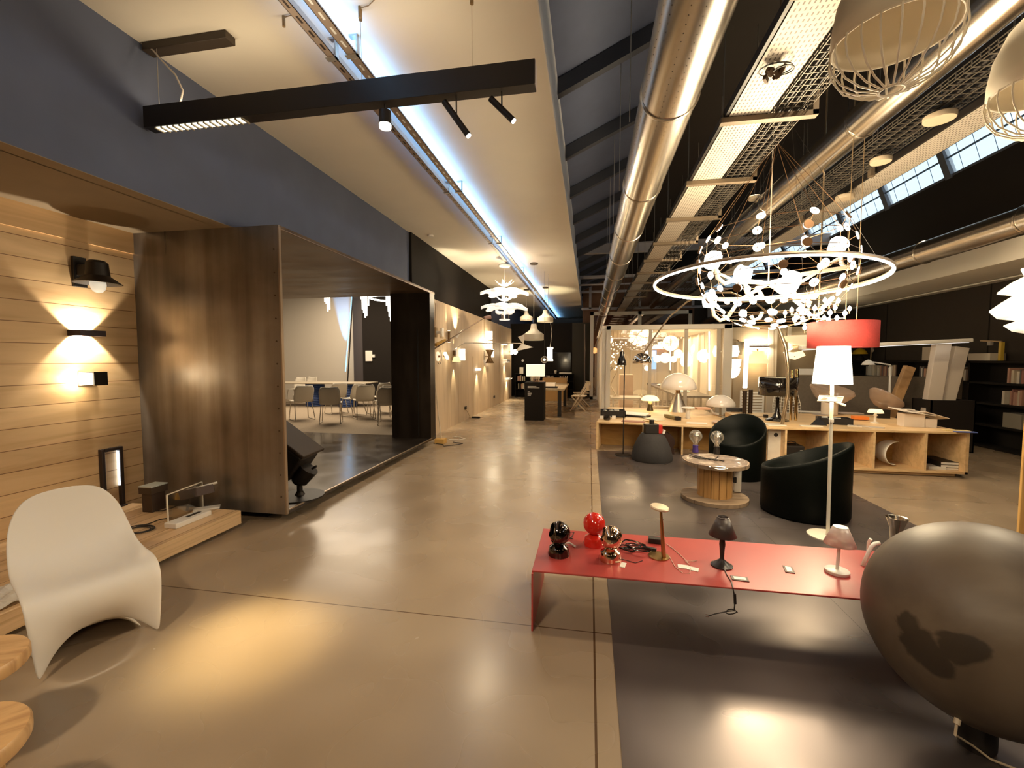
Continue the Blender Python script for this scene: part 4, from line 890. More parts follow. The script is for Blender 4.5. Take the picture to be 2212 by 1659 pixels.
# low black bookshelf with books and things on top
ys = 17.6; xs0, xs1, zs = -3.0, -.62, .98
bs = thing('bookshelf', 'low black bookshelf at the end of the aisle', 'bookshelf', ((xs0+xs1)/2, ys+.15, 0))
m = MB(); m.box(xs0, xs1, ys+.32, ys+.34, 0, zs)
for z in (0, .32, .64, zs-.04): m.box(xs0, xs1, ys, ys+.34, z, z+.03)
for k in range(5): x = xs0+(xs1-xs0)*k/4; m.box(x-.015, x+.015, ys, ys+.34, 0, zs)
m.build('carcass', M_BLACK, bs)
BC = [(.62,.55,.44),(.5,.28,.2),(.7,.66,.58),(.14,.12,.12),(.42,.32,.22),(.3,.13,.1),(.6,.5,.36)]
M_BK = [plain('book_cover_%d' % i, c, .6) for i, c in enumerate(BC)]
def books(x0, x1, y, z, hmax, n, grp, lab, axis='x', dep=.2, gap=.25):
    x = x0; k = 0
    while x < x1-.03 and k < n:
        w_ = random.uniform(.022, .05)
        if x+w_ > x1: break
        h_ = hmax*random.uniform(.72, 1); mt = random.choice(M_BK)
        if random.random() > gap:
            m = MB()
            if axis == 'x': m.box(x, x+w_, y, y+dep, z, z+h_)
            else: m.box(y, y+dep, x, x+w_, z, z+h_)
            tag(m.build('book', mt), lab, 'book', grp)
        x += w_+.004; k += 1
for k in range(4):
    xa, xb = xs0+(xs1-xs0)*k/4+.03, xs0+(xs1-xs0)*(k+1)/4-.03
    books(xa, xb, ys+.06, .35, .24, 8, 'books in the middle row of the aisle bookshelf', 'book in the middle row of the low aisle bookshelf', gap=.4)
    books(xa, xb, ys+.06, .67, .25, 10, 'books in the top row of the aisle bookshelf', 'book in the top row of the low aisle bookshelf', gap=.25)
for (x, w_, h_, mt, nm, lab, ct) in ((-2.75, .16, .26, M_WHITE, 'white_block', 'white upright block on the left of the aisle bookshelf', 'box'), (-1.35, .12, .14, plain('white_ball', (.7,.62,.5), .5), 'white_bowl', 'small white bowl on the aisle bookshelf', 'bowl'), (-.95, .5, .06, M_WHITE, 'open_book', 'open white book lying on the aisle bookshelf', 'book')):
    tag(MB().lathe([(w_/2*.5,0),(w_/2,h_*.6),(w_/2*.9,h_)], (x, ys+.15, zs-.01), 20, cap0=True, cap1=True).build(nm, mt, smooth=True) if 'bowl' in nm else MB().box(x-w_/2, x+w_/2, ys+.05, ys+.25, zs-.01, zs-.01+h_).build(nm, mt, bevel=.003), lab, ct)
tag(MB().box(-1.72, -.82, 16.2, 16.6, 0, .86).build('wood_cabinet', plain('oak_cabinet', (.46,.27,.10), .5), bevel=.004), 'small brown wooden cabinet beside the aisle bookshelf', 'cabinet')
p = fz(1248, 851, 0); bn = thing('umbrella_bin', 'grey bin holding dark rods at the end of the aisle', 'bin', p)
MB().lathe([(.17,0),(.2,.55),(.19,.55)], p, 20, cap0=True).build('body', plain('pale_grey_bin', (.45,.38,.30), .6), bn, smooth=True)
for k in range(4): MB().cyl(p+V(-.08+.05*k, 0, .1), p+V(-.12+.07*k, .02, .85), .018, n=8).build('rod', M_BLACKM, bn)
tag(MB().box(fy(1192, 770, 18.2).x, fy(1233, 770, 18.2).x, 18.19, 18.24, 1.05, 1.85).build('wall_screen', M_BLACKG, bevel=.004), 'dark glossy screen on the black end wall', 'screen')
tag(MB().cyl((fy(1129, 779, 18.2).x, 18.24, fy(1129, 779, 18.2).z), (fy(1129, 779, 18.2).x, 18.2, fy(1129, 779, 18.2).z), .05, n=14).build('round_wall_plate', M_WHITEM), 'small round white plate on the black end wall', 'wall plate')
tag(MB().tube([fy(1263, 700, 17.9), fy(1263, 850, 17.9)], .03, 8).build('wall_pipe', plain('grey_pipe', (.25,.2,.17), .5)), 'thin grey vertical pipe at the end wall beside the glazed frame', 'pipe')
# ================================================================== GLAZED FRAME AND GLASS ROOM
M_FRAME = plain('cream_frame', (.72,.66,.57), .5)
YG = 17.26
gx0, gx1 = .02, fy(1495, 700, YG).x; gzt = fy(1275, 674, YG).z
gw = thing('window_20', None, None, (gx0, YG, 0)); gw['kind'] = 'structure'
m = MB(); W_ = .13
xm = fy(1382, 690, YG).x
m.box(gx0, gx0+W_, YG, YG+.08, 0, gzt).box(gx1-W_, gx1, YG, YG+.08, 0, gzt).box(gx0, gx1, YG, YG+.08, gzt-W_, gzt).box(xm-W_/2, xm+W_/2, YG, YG+.08, 0, gzt).box(gx0, gx1, YG, YG+.08, 0, .1)
m.build('window_frame', M_FRAME, gw)
MB().box(gx0+W_, gx1-W_, YG+.03, YG+.04, .1, gzt-W_).build('pane', glass('dark_glazing', (.72,.55,.42), .22), gw)
struct('wall_behind_glazing', MB().box(-.3, 4.2, 18.9, 19.0, 0, 5), plain('red_brown_wall', (.16,.085,.05), .8, noise=.2, scale=3))
p = fy(1284, 757, 18.6); t = thing('globe_wall_light', 'small warm round wall light seen through the tall glazed frame', 'wall lamp', p)
MB().sphere(p, .13, 16, 10).build('globe', glow('warm_globe', (1,.68,.35), 3.0), t, smooth=True); MB().cyl(p, p+V(0,.25,0), .05, n=10).build('mount', M_TAN, t)
light('globe_wall', 'POINT', p+V(0,-.25,0), 12, (1,.6,.3), .1)
# ---- glass display room
YC, YCB = 10.2, 17.1
cx0, cx1, czt = fy(1310, 703, 10.2).x, fy(1583, 700, 10.2).x, fy(1450, 701.5, 10.2).z
def S_(Y): return 10.2+(Y-14.2)*1.45
M_CREAM = plain('cream_wall', (.74,.65,.52), .7)
gr = thing('glass_display_room', 'white framed glass display room full of glowing lamps', 'glass room', ((cx0+cx1)/2, (YC+YCB)/2, 0)); gr['kind'] = 'structure'
m = MB(); w_ = .10
m.box(cx0, cx0+w_, YC, YC+.1, 0, czt).box(cx1-.17, cx1, YC, YC+.1, 0, czt).box(cx0, cx1, YC, YC+.1, czt-w_, czt).box(cx0, cx1, YC, YC+.1, 0, .08).box(cx0-.09, cx0, YC+.02, YCB, czt-.1, czt).box(cx0-.09, cx0, YC+.04, YC+.12, 0, czt).box(cx0-.09, cx0, YCB-.1, YCB, 0, czt)
m.build('frame', M_FRAME, gr, bevel=.006)
xs1, xs2, xs3 = fy(1404, 800, YC).x, fy(1482, 800, YC).x, fy(1552, 800, YC).x
for x in (xs1, xs2, xs3): MB().box(x-.035, x+.035, YC+.02, YC+.07, .08, czt-w_).build('mullion', plain('grey_cream_mullion', (.50,.43,.34), .5), gr)
MB().box(cx0+w_, cx1-.17, YC+.04, YC+.05, .08, czt-w_).build('pane', glass('room_glass', (1,.97,.92), .05, milky=.07, mcol=(1,.93,.82)), gr)
MB().box(cx0-.06, cx0-.05, YC+.1, YCB, 0, czt-.1).build('side_panel', M_CREAM, gr)
struct('ceiling_glass_room', MB().box(cx0, cx1, YC+.1, YCB, czt-.06, czt-.002), M_CREAM)
struct('wall_glass_room', MB().box(cx0, cx1, YCB, YCB+.08, 0, czt), M_CREAM)
struct('wall_glass_room_side', MB().box(cx1-.08, cx1, YC+.1, YCB, 0, czt), M_CREAM)
m = MB()
for k in range(7): y = YC+.5+k*.95; m.box(cx1-.14, cx1-.08, y, y+.08, 0, czt-.06)
for k in range(5): x = cx0+.7+k*.45; m.box(x, x+.07, YCB-.06, YCB, 0, czt-.06)
struct('trim_31', m, M_FRAME)
def gg(c, s): return glow('pendant_glow_%.1f' % s, c, s)
G1 = glow('opal_glow', (1,.90,.68), 2.6); G2 = glow('opal_glow_soft', (1,.86,.60), 2.2); M_OPALD = plain('opal_unlit', (.72,.64,.52), .35)
def hang(t, p, ztop=czt-.06): MB().cyl(p, V(p.x, p.y, ztop), .005, n=5).build('cord', M_TAN, t)
GL = [(1420,775,16.5,8,'small glowing ball lamp by the blue screen'),(1437,773,16.3,11,'glowing ball pendant left of the clear cluster'),(1455,776,16.0,7,'small ball pendant in the middle of the glass room'),(1465,764,16.8,9,'dim ball pendant behind the middle of the glass room'),(1521,769,15.3,14,'largest glowing ball pendant in the glass room'),(1556,762,15.6,13,'big opal ball near the right post of the glass room'),(1504,752,16.4,10,'upper ball pendant left of the largest ball'),(1553,816,15.2,10,'half hidden ball lamp low near the right post')]
for px_, py_, Y, r, lab in GL:
    p = fy(px_, py_, S_(Y)); rr = r*S_(Y)/950; t = thing('ball_pendant', lab, 'pendant', p, 'opal lamps in the glass room')
    MB().sphere(p, rr, 22, 14).build('globe', G1, t, smooth=True); hang(t, p+V(0,0,rr))
p = fy(1482, 778, 11.9); t = thing('drop_pendant', 'glowing pear shaped pendant in the glass room', 'pendant', p, 'opal lamps in the glass room')
MB().lathe([(.001,-.19),(.10,-.15),(.155,-.05),(.125,.08),(.07,.19),(.03,.25),(.001,.27)], p, 24).build('globe', G1, t, smooth=True); hang(t, p+V(0,0,.3))
for px_, py_, Y, w_, h_, lab in ((1568,760,14.7,.42,.28,'broad opal bowl lamp by the right post of the glass room'),(1408,765,16,.15,.16,'square opal lamp beside the blue screen')):
    p = fy(px_, py_, S_(Y)); t = thing('bowl_pendant', lab, 'pendant', p, 'opal lamps in the glass room'); MB().lathe([(.001,-h_/2),(w_*.6,-h_*.4),(w_*.68,0),(w_*.6,h_/2),(.001,h_/2)], p, 24).build('bowl', glow('bowl_glow', (1,.91,.72), 2.4), t, smooth=True); hang(t, p+V(0,0,h_/2))
# crumpled chandeliers at the ceiling
for px_, py_, Y, n_, lab in ((1418,722,15.6,26,'glowing crumpled paper ceiling lamp, right one in the glass room'),(1378,734,15.2,26,'glowing crumpled paper ceiling lamp, left one in the glass room'),(1396,727,15.9,14,'glowing crumpled paper ceiling lamp between the two larger ones')):
    p = fy(px_, py_, S_(Y)); t = thing('paper_ceiling_lamp', lab, 'ceiling lamp', p); m = MB()
    for k in range(n_): m.obox(p+V(random.uniform(-.22,.22), random.uniform(-.2,.2), random.uniform(-.06,.07)), (.11,.11,.005), (random.random()*3, random.random()*3, random.random()*3))
    m.build('paper_leaves', glow('paper_glow', (1,.84,.55), 1.5), t); hang(t, p)
# string of tiny lights
t0 = fy(1335, 765, 11.2); t = thing('string_light_cluster', 'cluster of tiny sparkling lights at the left of the glass room', 'chandelier', t0); m = MB(); wr = MB()
for k in range(48):
    a = fy(random.uniform(1318, 1352), random.uniform(738, 800), 11.2+random.uniform(-.2,.2)); m.sphere(a, random.uniform(.010,.022), 8, 6)
    if k % 6 == 0: wr.cyl(a, V(a.x, a.y, czt-.06), .003, n=4)
m.build('tiny_lights', glow('tiny_glow', (1,.85,.6), 4), t); wr.build('wires', M_TAN, t)
# vertical glowing tubes
for px_, ya, yb, Y, lab in ((1532,716,844,15.1,'tall thin glowing line beside the largest ball'),(1448,752,800,16.6,'short thin glowing line in the middle of the glass room'),(1510,730,790,16.9,'faint thin glowing line at the back of the glass room')):
    tag(MB().bar(fy(px_, ya, S_(Y)), fy(px_, yb, S_(Y)), .03, .03).build('hanging_light_tube', glow('line_glow', (1,.88,.6), 3.5)), lab, 'strip light')
tag(MB().obox(fy(1410, 777, 16.9), (.26,.04,.7)).build('blue_screen', glow('screen_blue', (.35,.6,1.0), 1.4)), 'small blue lit screen on the back wall of the glass room', 'screen')
# counter inside
kx, kz = 2.02, .715
ky0, ky1 = 10.5, 16.0
ct = thing('display_counter', 'long dark topped counter with white legs inside the glass room', 'counter', (kx+.35, 13.2, 0))
MB().box(kx, kx+.75, ky0, ky1, kz-.05, kz).build('counter_top', plain('dark_counter', (.12,.09,.06), .4), ct)
for k in range(8):
    for x in (kx+.04, kx+.70): y = ky0+.05+(ky1-ky0-.1)*k/7; MB().box(x-.02, x+.02, y-.02, y+.02, 0, kz-.05).build('leg', M_FRAME, ct)
for k, (f_, w_, h_, mt, nm, lab) in enumerate(((.15,.45,.05,M_WHITE,'tray','white tray on the counter of the glass room, far end'),(.35,.3,.22,M_CREAM,'shell_lamp','cream shell lamp on the counter of the glass room'),(.6,.35,.04,M_WHITE,'tray','white tray on the counter of the glass room, near end'))):
    q = V(kx+.36, ky1-.4-(ky1-ky0-.9)*f_*1.4, 0)
    tag(MB().lathe([(w_*.3,0),(w_*.5,h_*.5),(w_*.35,h_)], (q.x, q.y, kz), 24, cap0=True, cap1=True).build(nm, mt, smooth=True), lab, nm.replace('_', ' '))
# left: shelf with lamps
sx0, sx1, sy = .52, 1.0, 10.9
sh = thing('white_side_table', 'white table with a white bench front at the left of the glass room', 'table', (.85, sy, 0))
MB().box(sx0, sx1+.25, sy-.3, sy+.4, .60, .64).build('table_top', M_WHITE, sh)
for x in (sx0+.05, sx1+.2): MB().box(x-.02, x+.02, sy-.25, sy-.2, 0, .6).build('leg', M_WHITE, sh)
tag(MB().box(.85, 1.22, 12.6, 12.9, 0, 1.12).build('cardboard_box', plain('pinkish_cardboard', (.55,.40,.30), .7)), 'pinkish brown box standing in the glass room behind the chrome arc lamp', 'box')
p = V(.66, sy+.05, .64); t = thing('chrome_desk_lamp', 'chrome jointed desk lamp on the white table in the glass room', 'desk lamp', p)
MB().cyl(p, p+V(0,0,.02), .09, n=20).build('base', M_CHROME, t); MB().tube([p+V(0,0,.02), p+V(-.15,0,.28), p+V(.0,0,.62), p+V(-.10,0,.68)], .014, 8).build('arm', M_CHROME, t, smooth=True); MB().cyl(p+V(-.10,0,.72), p+V(-.22,0,.64), .03, .07, 14).build('head', M_CHROME, t, smooth=True)
light('glass_room_light', 'AREA', (1.8, 13.5, czt-.10), 110, (1,.80,.52), 2.2)
light('glass_room_point', 'POINT', (2.3, 11.6, 1.7), 20, (1,.80,.5), .2)
# curtain-like dark beams on hall back wall are left to the dark paint
# ================================================================== TAUPE PARTITION WITH LAMPS
M_TAUPE = plain('taupe_partition', (.36,.28,.19), .7, noise=.04, scale=5)
YPT = 12.0
px0, px1 = cx1+.04, fy(1800, 760, 12.0).x
struct('wall_partition', MB().box(px0, px1, YPT, YPT+.1, 0, 2.37), M_TAUPE)
xq = fy(1667, 760, YPT).x
struct('trim_32', MB().box(xq-.10, xq+.10, YPT-.06, YPT, 0, 2.37).box(xq+.35, xq+.42, YPT-.04, YPT, 0, 2.37), plain('pale_pilaster', (.62,.55,.46), .6))
def yw(px_, py_, off=.0): return fy(px_, py_, YPT-off)
p = yw(1597, 752, .15); t = thing('cone_wall_lamp', 'small unlit cone lamp on the taupe partition beside the white post', 'wall lamp', p)
MB().lathe([(.06,-.16),(.11,.16)], p, 20).build('shade', plain('beige_cone', (.62,.52,.38), .5), t, smooth=True, solid=.006); MB().bar(p+V(0,0,.16), p+V(0,.15,.2), .02, .02).build('arm', M_TAN, t)
p = yw(1636, 748, .06); t = thing('picture_light', 'glowing horizontal picture light on the taupe partition', 'wall lamp', p)
MB().bar(p+V(-.27,0,0), p+V(.27,0,0), .05, .03).build('bar', M_BRONZE, t); MB().bar(p+V(-.26,-.02,.022), p+V(.26,-.02,.022), .03, .012).bar(p+V(-.26,-.02,-.03), p+V(.26,-.02,-.03), .03, .02).build('tube', glow('picture_glow', (1,.90,.7), 6), t)
light('picture', 'AREA', p+V(0,-.08,.05), 9, (1,.82,.55), .5, p+V(0,.2,1), sy=.03); light('picture', 'AREA', p+V(0,-.08,-.05), 9, (1,.82,.55), .5, p+V(0,.2,-1), sy=.03)
p = yw(1636, 773, .25); t = thing('shade_sconce', 'lit cream fabric shade sconce on the taupe partition', 'wall lamp', p)
MB().lathe([(.15,.16),(.255,-.14)], p, 24).build('shade', plain('lit_cream_shade', (.85,.72,.42), .6, emis=(1,.78,.38), es=.85), t, smooth=True, solid=.004); MB().cyl(p+V(0,0,.16), p+V(0,0,.22), .02, n=8).bar(p+V(0,0,.21), p+V(0,.25,.21), .02, .02).build('arm', M_TAN, t)
light('sconce', 'POINT', p+V(0,-.02,-.22), 6, (1,.72,.4), .06)
p = yw(1737, 735, .55); t = thing('bowl_uplighter', 'wide glass bowl uplighter on the taupe partition left of the red drum', 'wall lamp', p)
MB().lathe([(.05,-.14),(.22,-.10),(.42,.02),(.5,.10)], p, 32).build('bowl', plain('lit_bowl', (.75,.62,.38), .3, emis=(1,.8,.45), es=.6), t, smooth=True, solid=.008); MB().bar(p+V(0,0,-.12), p+V(0,.54,-.12), .03, .03).build('arm', M_TAN, t)
light('bowl_up', 'SPOT', p+V(0,.1,.08), 60, (1,.84,.55), .08, p+V(0,.1,1), 120, .8)
p = yw(1717, 770, .12); t = thing('folded_panel_lamp', 'folded white panel wall lamp glowing on the taupe partition', 'wall lamp', p)
MB().quad(p+V(-.22,0,-.03), p+V(.0,-.02,-.08), p+V(.0,.08,.10), p+V(-.22,.08,.12)).quad(p+V(.0,-.02,-.08), p+V(.24,0,.02), p+V(.2,.08,.14), p+V(0,.08,.10)).build('panel', plain('lit_panel', (.85,.72,.5), .5, emis=(1,.85,.55), es=.8), t, solid=.012); MB().bar(p, p+V(0,.11,0), .02, .02).build('arm', M_TAN, t)
light('panel_glow', 'SPOT', p+V(0,-.05,.12), 26, (1,.84,.55), .06, p+V(0,.1,1), 110, .8)
p = yw(1703, 757, .12); t = thing('tilted_wall_bar', 'small tilted white bar lamp on the taupe partition by the arc pole', 'wall lamp', p)
MB().bar(p+V(-.10,0,-.06), p+V(.09,0,.05), .04, .03).build('bar', glow('tilt_glow', (1,.88,.66), 3), t); MB().bar(p, p+V(0,.11,0), .015, .015).build('arm', M_TAN, t)
# bowl lamps before the partition (outside the glass room)
for px_, py_, Y, r, s0, lab in ((1588,798,11.2,.155,1,'opal half bowl floor lamp right of the glass room, upper bowl'),):
    f0 = fz(px_, 905, 0); p = fy(px_, py_, 11.2); t = thing('twin_bowl_lamp', 'floor lamp of two opal half bowls right of the glass room', 'floor lamp', (p.x, 11.2, 0))
    q = fy(1585, 785, 11.2); MB().lathe([(.001,-.16),(.10,-.14),(.15,-.05),(.16,.10),(.001,.11)], q, 24).build('bowl', G1, t, smooth=True)
    q = fy(1583, 803, 11.2); MB().lathe([(.001,-.16),(.08,-.13),(.14,-.04),(.16,.08),(.001,.09)], q, 24).build('bowl', glow('half_bowl_glow', (1,.92,.75), 3), t, smooth=True)
    MB().cyl((q.x, 11.2, q.z-.15), (q.x, 11.2, .02), .015, n=8).cyl((q.x, 11.2, 0), (q.x, 11.2, .02), .15, n=24).build('stand', M_TAN, t)
# ================================================================== RIGHT WALL BOOKCASE
bx0, bx1, bz = 6.85, 7.19, 1.53
bk = thing('wall_bookcase', 'long black bookcase along the dark right wall', 'bookcase', (7.0, 10, 0))
m = MB(); m.box(bx1-.02, bx1, 5.5, 18.8, 0, bz)
for z in (0, .38, .76, 1.12, bz-.04): m.box(bx0, bx1, 5.5, 18.8, z, z+.035)
y = 5.5
while y < 18.9: m.box(bx0, bx1, y-.018, y+.018, 0, bz); y += 1.9
m.build('carcass', M_BLACK, bk)
for k in range(3):
    books(7.44+k*1.9, 9.2+k*1.9, bx0+.04, 1.157, .27, 30, 'books in the top row of the wall bookcase', 'book in the top row of the black wall bookcase', 'y', .22, .18)
books(13.1, 14.2, bx0+.04, 1.157, .27, 14, 'books in the top row of the wall bookcase', 'book in the top row of the black wall bookcase', 'y', .22, .2)
books(8.2, 9.1, bx0+.04, .797, .26, 12, 'books in the second row of the wall bookcase', 'book in the second row of the black wall bookcase', 'y', .22, .3)
tag(MB().box(bx0+.03, bx0+.25, 8.3, 8.62, .416, .66).build('grey_box', plain('greyish_box', (.32,.28,.22), .7)), 'greyish box low in the black wall bookcase', 'box')
def on_case(px_, zz_=bz):  # a point on top of the bookcase
    d = _ray(px_, 776); return V(7.0, d.y*7.0/d.x, zz_)
p = on_case(2131); tag(MB().box(p.x-.12, p.x+.12, p.y-.22, p.y+.22, bz, bz+.13).build('white_carton', plain('cream_carton', (.62,.55,.45), .6), bevel=.003), 'cream flat carton on the wall bookcase left of the yellow lamp', 'box')
p = on_case(2162); t = thing('yellow_desk_lamp', 'yellow stemmed desk lamp with long arm on the wall bookcase', 'desk lamp', p)
MB().bar(p, p+V(0,0,.32), .05, .05).build('stem', plain('yellow_paint', (.62,.42,.06), .5), t); MB().bar(p+V(0,0,.33), p+V(0,.42,.36), .02, .02).build('arm', M_TAN, t); MB().cyl(p+V(0,.22,.27), p+V(0,.22,.34), .04, n=10).build('head', plain('grey_head', (.4,.35,.3), .4), t)
p = on_case(2015); tag(MB().box(p.x-.12, p.x+.12, p.y-.16, p.y+.12, bz, bz+.28).build('white_carton', plain('beige_carton', (.55,.47,.38), .6), bevel=.003), 'beige upright carton on the wall bookcase behind the white posts', 'box')
p = on_case(1857); t = thing('yellow_dome_lamp', 'small yellow dome lamp on black foot on the wall bookcase', 'lamp', p)
MB().lathe([(.10,.16),(.17,.16),(.14,.24),(.07,.30),(.001,.32)], p, 24).build('dome', plain('yellow_dome', (.70,.45,.03), .4), t, smooth=True); MB().cyl(p, p+V(0,0,.16), .12, .05, 16).build('foot', M_BLACKM, t)
p = on_case(1881); t = thing('small_fan_lamp', 'small pale propeller shaped lamp on the wall bookcase', 'lamp', p)
MB().cyl(p, p+V(0,0,.3), .012, n=8).build('stem', M_TAN, t)
for k in range(3): MB().obox(p+V(0,.09*math.cos(k*2.1),.36+.09*math.sin(k*2.1)), (.015,.16,.07), (k*2.1,0,0)).build('blade', plain('dull_blade', (.4,.33,.26), .5), t)
# ================================================================== LONG PLYWOOD TABLE
ZT = .605; TX0, TX1 = .125, 4.88; TY0, TY1 = 6.55, 8.35
M_PLYT = wood('pine_ply_top', (.72,.50,.27), (.60,.39,.19), (.6,5,5), 2.2, .4, knots=False)
M_PLYI = wood('amber_ply', (.50,.29,.09), (.36,.19,.05), (.7,3,3), 2.4, .45, knots=False)
TX0 = fy(1655, 925, 6.5).x
tb = thing('cubby_table', 'long low plywood table with open cubbies at the right', 'table', ((TX0+TX1)/2, (TY0+TY1)/2, 0))
MB().box(TX0, TX1, TY0, TY1, ZT-.028, ZT).build('table_top', M_PLYT, tb, bevel=.003)
def xat(px_): return fy(px_, 945, TY0+.02).x
divs = [xat(1697), xat(1790), xat(1888), xat(2000)]
MB().box(TX0, TX0+.035, TY0, TY1, .05, ZT-.028).build('end_panel', M_PLYT, tb); MB().box(TX1-.035, TX1, TY0, TY1, .05, ZT-.028).build('end_panel', M_PLYT, tb)
for x in divs: MB().box(x-.013, x+.013, TY0+.004, TY0+.62, .079, ZT-.028).build('divider', M_PLYT, tb)
MB().box(TX0+.035, TX1-.035, TY0+.62, TY0+.64, .05, ZT-.028).build('back_panel', M_PLYI, tb)
MB().box(TX0, TX1, TY0, TY0+.62, .05, .078).build('bottom_board', M_PLYT, tb)
MB().box(TX0+.1, TX1-.1, TY0+.06, TY0+.6, .004, .05).build('plinth', M_PLYT, tb)
ZL_ = .485; E0 = fz(1288, 911, ZL_); E1 = fz(1562, 922.5, ZL_); ee = (E1-E0); ee.z = 0; ee.normalize(); AL = math.atan2(ee.y, ee.x)
LL = (fz(1640, 925, ZL_)-E0).length
tl_ = thing('cubby_table', 'lower plywood table with cubbies at the left end, angled to the aisle', 'table', (E0.x, E0.y, .004), rz=AL)
zl = ZL_-.004
DL = 2.45
def xm_(y): return (TX0-.025-E0.x + y*math.sin(AL))/math.cos(AL)
LL = xm_(0)
MB().prism([(0,0),(LL,0),(xm_(DL),DL),(0,DL)], lambda a, b: (a, b, zl-.028), lambda a, b: (a, b, zl)).build('table_top', M_PLYT, tl_, bevel=.003, local=True)
MB().box(0, .04, 0, DL, 0, zl-.028).build('end_panel', M_PLYT, tl_, local=True); MB().box(xm_(.5)-.045, xm_(.5)-.005, 0, .52, 0, zl-.028).build('end_panel', M_PLYT, tl_, local=True)
for px_ in (1383, 1475, 1575):
    q = fz(px_, 920, ZL_)-E0; q.z = 0; x = q.length; MB().box(x-.013, x+.013, .004, .5, 0, zl-.028).build('divider', M_PLYT, tl_, local=True)
MB().box(.04, xm_(.5)-.045, .5, .52, 0, zl-.028).build('back_panel', M_PLYI, tl_, local=True)
def tpl(px_, py_): return fz(px_, py_, ZL_)
def tp(px_, py_): return fz(px_, py_, ZT)
def local(t, *a): return t
_before = set(x.name for x in bpy.data.objects)
# ---- left end
p = tpl(1325, 902)
def tray_box(p, w_, d_, h_, rz, lab, fill):
    t = thing('black_tray', lab, 'tray', p, rz=rz); M_ = M_BLACKM
    m = MB(); m.box(-w_/2, w_/2, -d_/2, d_/2, 0, .01).box(-w_/2, w_/2, -d_/2, -d_/2+.012, 0, h_).box(-w_/2, w_/2, d_/2-.012, d_/2, 0, h_).box(-w_/2, -w_/2+.012, -d_/2, d_/2, 0, h_).box(w_/2-.012, w_/2, -d_/2, d_/2, 0, h_)
    m.build('tray_body', M_, t, local=True)
    m = MB()
    for k in range(fill): m.obox((random.uniform(-.38,.38)*w_, random.uniform(-.35,.35)*d_, h_*random.uniform(.5,1.0)), (random.uniform(.04,.1), .03, .02), (0, 0, random.random()*3))
    m.build('white_contents', M_WHITE, t, local=True)
tray_box(p+V(0,.25,0), .40, .32, .10, 0, 'open black tray with white parts at the left table end', 6)
p = tpl(1311, 907); tag(MB().lathe([(.045,0),(.055,.01),(.055,.06),(.048,.06),(.045,.015),(.001,.012)], p, 24).build('black_cup', M_BLACKG, smooth=True), 'round black cup before the left black tray', 'cup')
for px_, lab in ((1300, 'small white card left of the black cup'), (1326, 'small white card right of the black cup')):
    p = tpl(px_, 904); tag(MB().box(p.x-.03, p.x+.03, p.y-.01, p.y, ZL_, ZL_+.045).build('small_card', M_WHITE), lab, 'card')
def flat(px_, py_, w_, d_, h_, rz, mt, nm, lab, ct):
    p = tpl(px_, py_); p = p if p.x < TX0-.1 else tp(px_, py_); return tag(MB().obox(p+V(0,0,h_/2), (w_, d_, h_), (0,0,rz)).build(nm, mt, bevel=min(.002, h_/4)), lab, ct)
flat(1368, 911, .34, .16, .012, -.15, plain('dusty_red_book', (.40,.20,.15), .6), 'thin_booklet', 'dusty red booklet near the table front edge', 'booklet')
p = tpl(1378, 900); t = thing('ring_binder', 'open black and white binder lying behind the red booklet', 'binder', p)
MB().obox(p+V(.0,.02,.012), (.36,.22,.024), (0,0,-.5)).build('cover', M_BLACKM, t); MB().obox(p+V(-.03,.06,.038), (.40,.20,.012), (.12,0,-.5)).build('pages', M_WHITE, t)
p = tpl(1404, 887); t = thing('pipe_fold_lamp', 'small glowing mushroom lamp with fluted shade and dark foot', 'table lamp', p)
MB().lathe([(.062,0),(.06,.02),(.04,.08),(.032,.115),(.034,.12)], p, 24, cap0=True).build('base', plain('dark_green_brown', (.06,.045,.02), .35), t, smooth=True)
MB().lathe([(.03,.12),(.026,.14),(.034,.15),(.026,.16),(.026,.185)], p, 20).build('neck', plain('gold_neck', (.75,.55,.25), .3, .6, emis=(1,.6,.2), es=.3), t, smooth=True)
def shade(u, v):
    a = 2*PI*u; r = (.03+.125*math.sin(v*PI*.5))*(1+.07*abs(math.sin(a*3)))*(1 if v > .2 else v/.2*.9+.1); z = .285-.095*(1-math.cos(v*PI*.5))
    return p+V(r*math.cos(a), r*math.sin(a), z)
MB().grid(shade, 36, 10).build('shade', plain('fluted_shade', (.9,.78,.45), .5, emis=(1,.82,.42), es=1.15), t, smooth=True, ang=180)
light('fluted_light', 'POINT', p+V(0,0,.2), 1.6, (1,.78,.4), .04)
p = tpl(1466, 890)+V(0,.1,0); t = thing('dome_cone_lamp', 'large unlit white dome lamp on a brushed aluminium cone', 'table lamp', p)
MB().lathe([(.175,0),(.17,.012),(.06,.30),(.055,.33)], p, 32, cap0=True).build('cone', plain('brushed_aluminium', (.62,.54,.44), .3, .85), t, smooth=True); MB().cyl(p+V(0,0,.33), p+V(0,0,.45), .042, n=20).build('collar', plain('copper_collar', (.55,.36,.2), .3, .8), t, smooth=True)
M_DOME = plain('white_gloss_dome', (.76,.68,.60), .14, coat=.6)
def dome(c, r, h, drop): return MB().lathe([(.001,h),(r*.25,h*.97),(r*.55,h*.82),(r*.8,h*.55),(r*.95,h*.25),(r,0),(r*.98,-drop),(r*.96,-drop),(r*.97,0),(r*.78,h*.5),(r*.5,h*.76),(.001,h*.92)], c, 40)
dome(p+V(0,0,.44), .315, .26, .03).build('dome', M_DOME, t, smooth=True)
p = tpl(1486, 904); t = thing('disc_top_lamp', 'small white lamp with flat disc top on the table', 'table lamp', p)
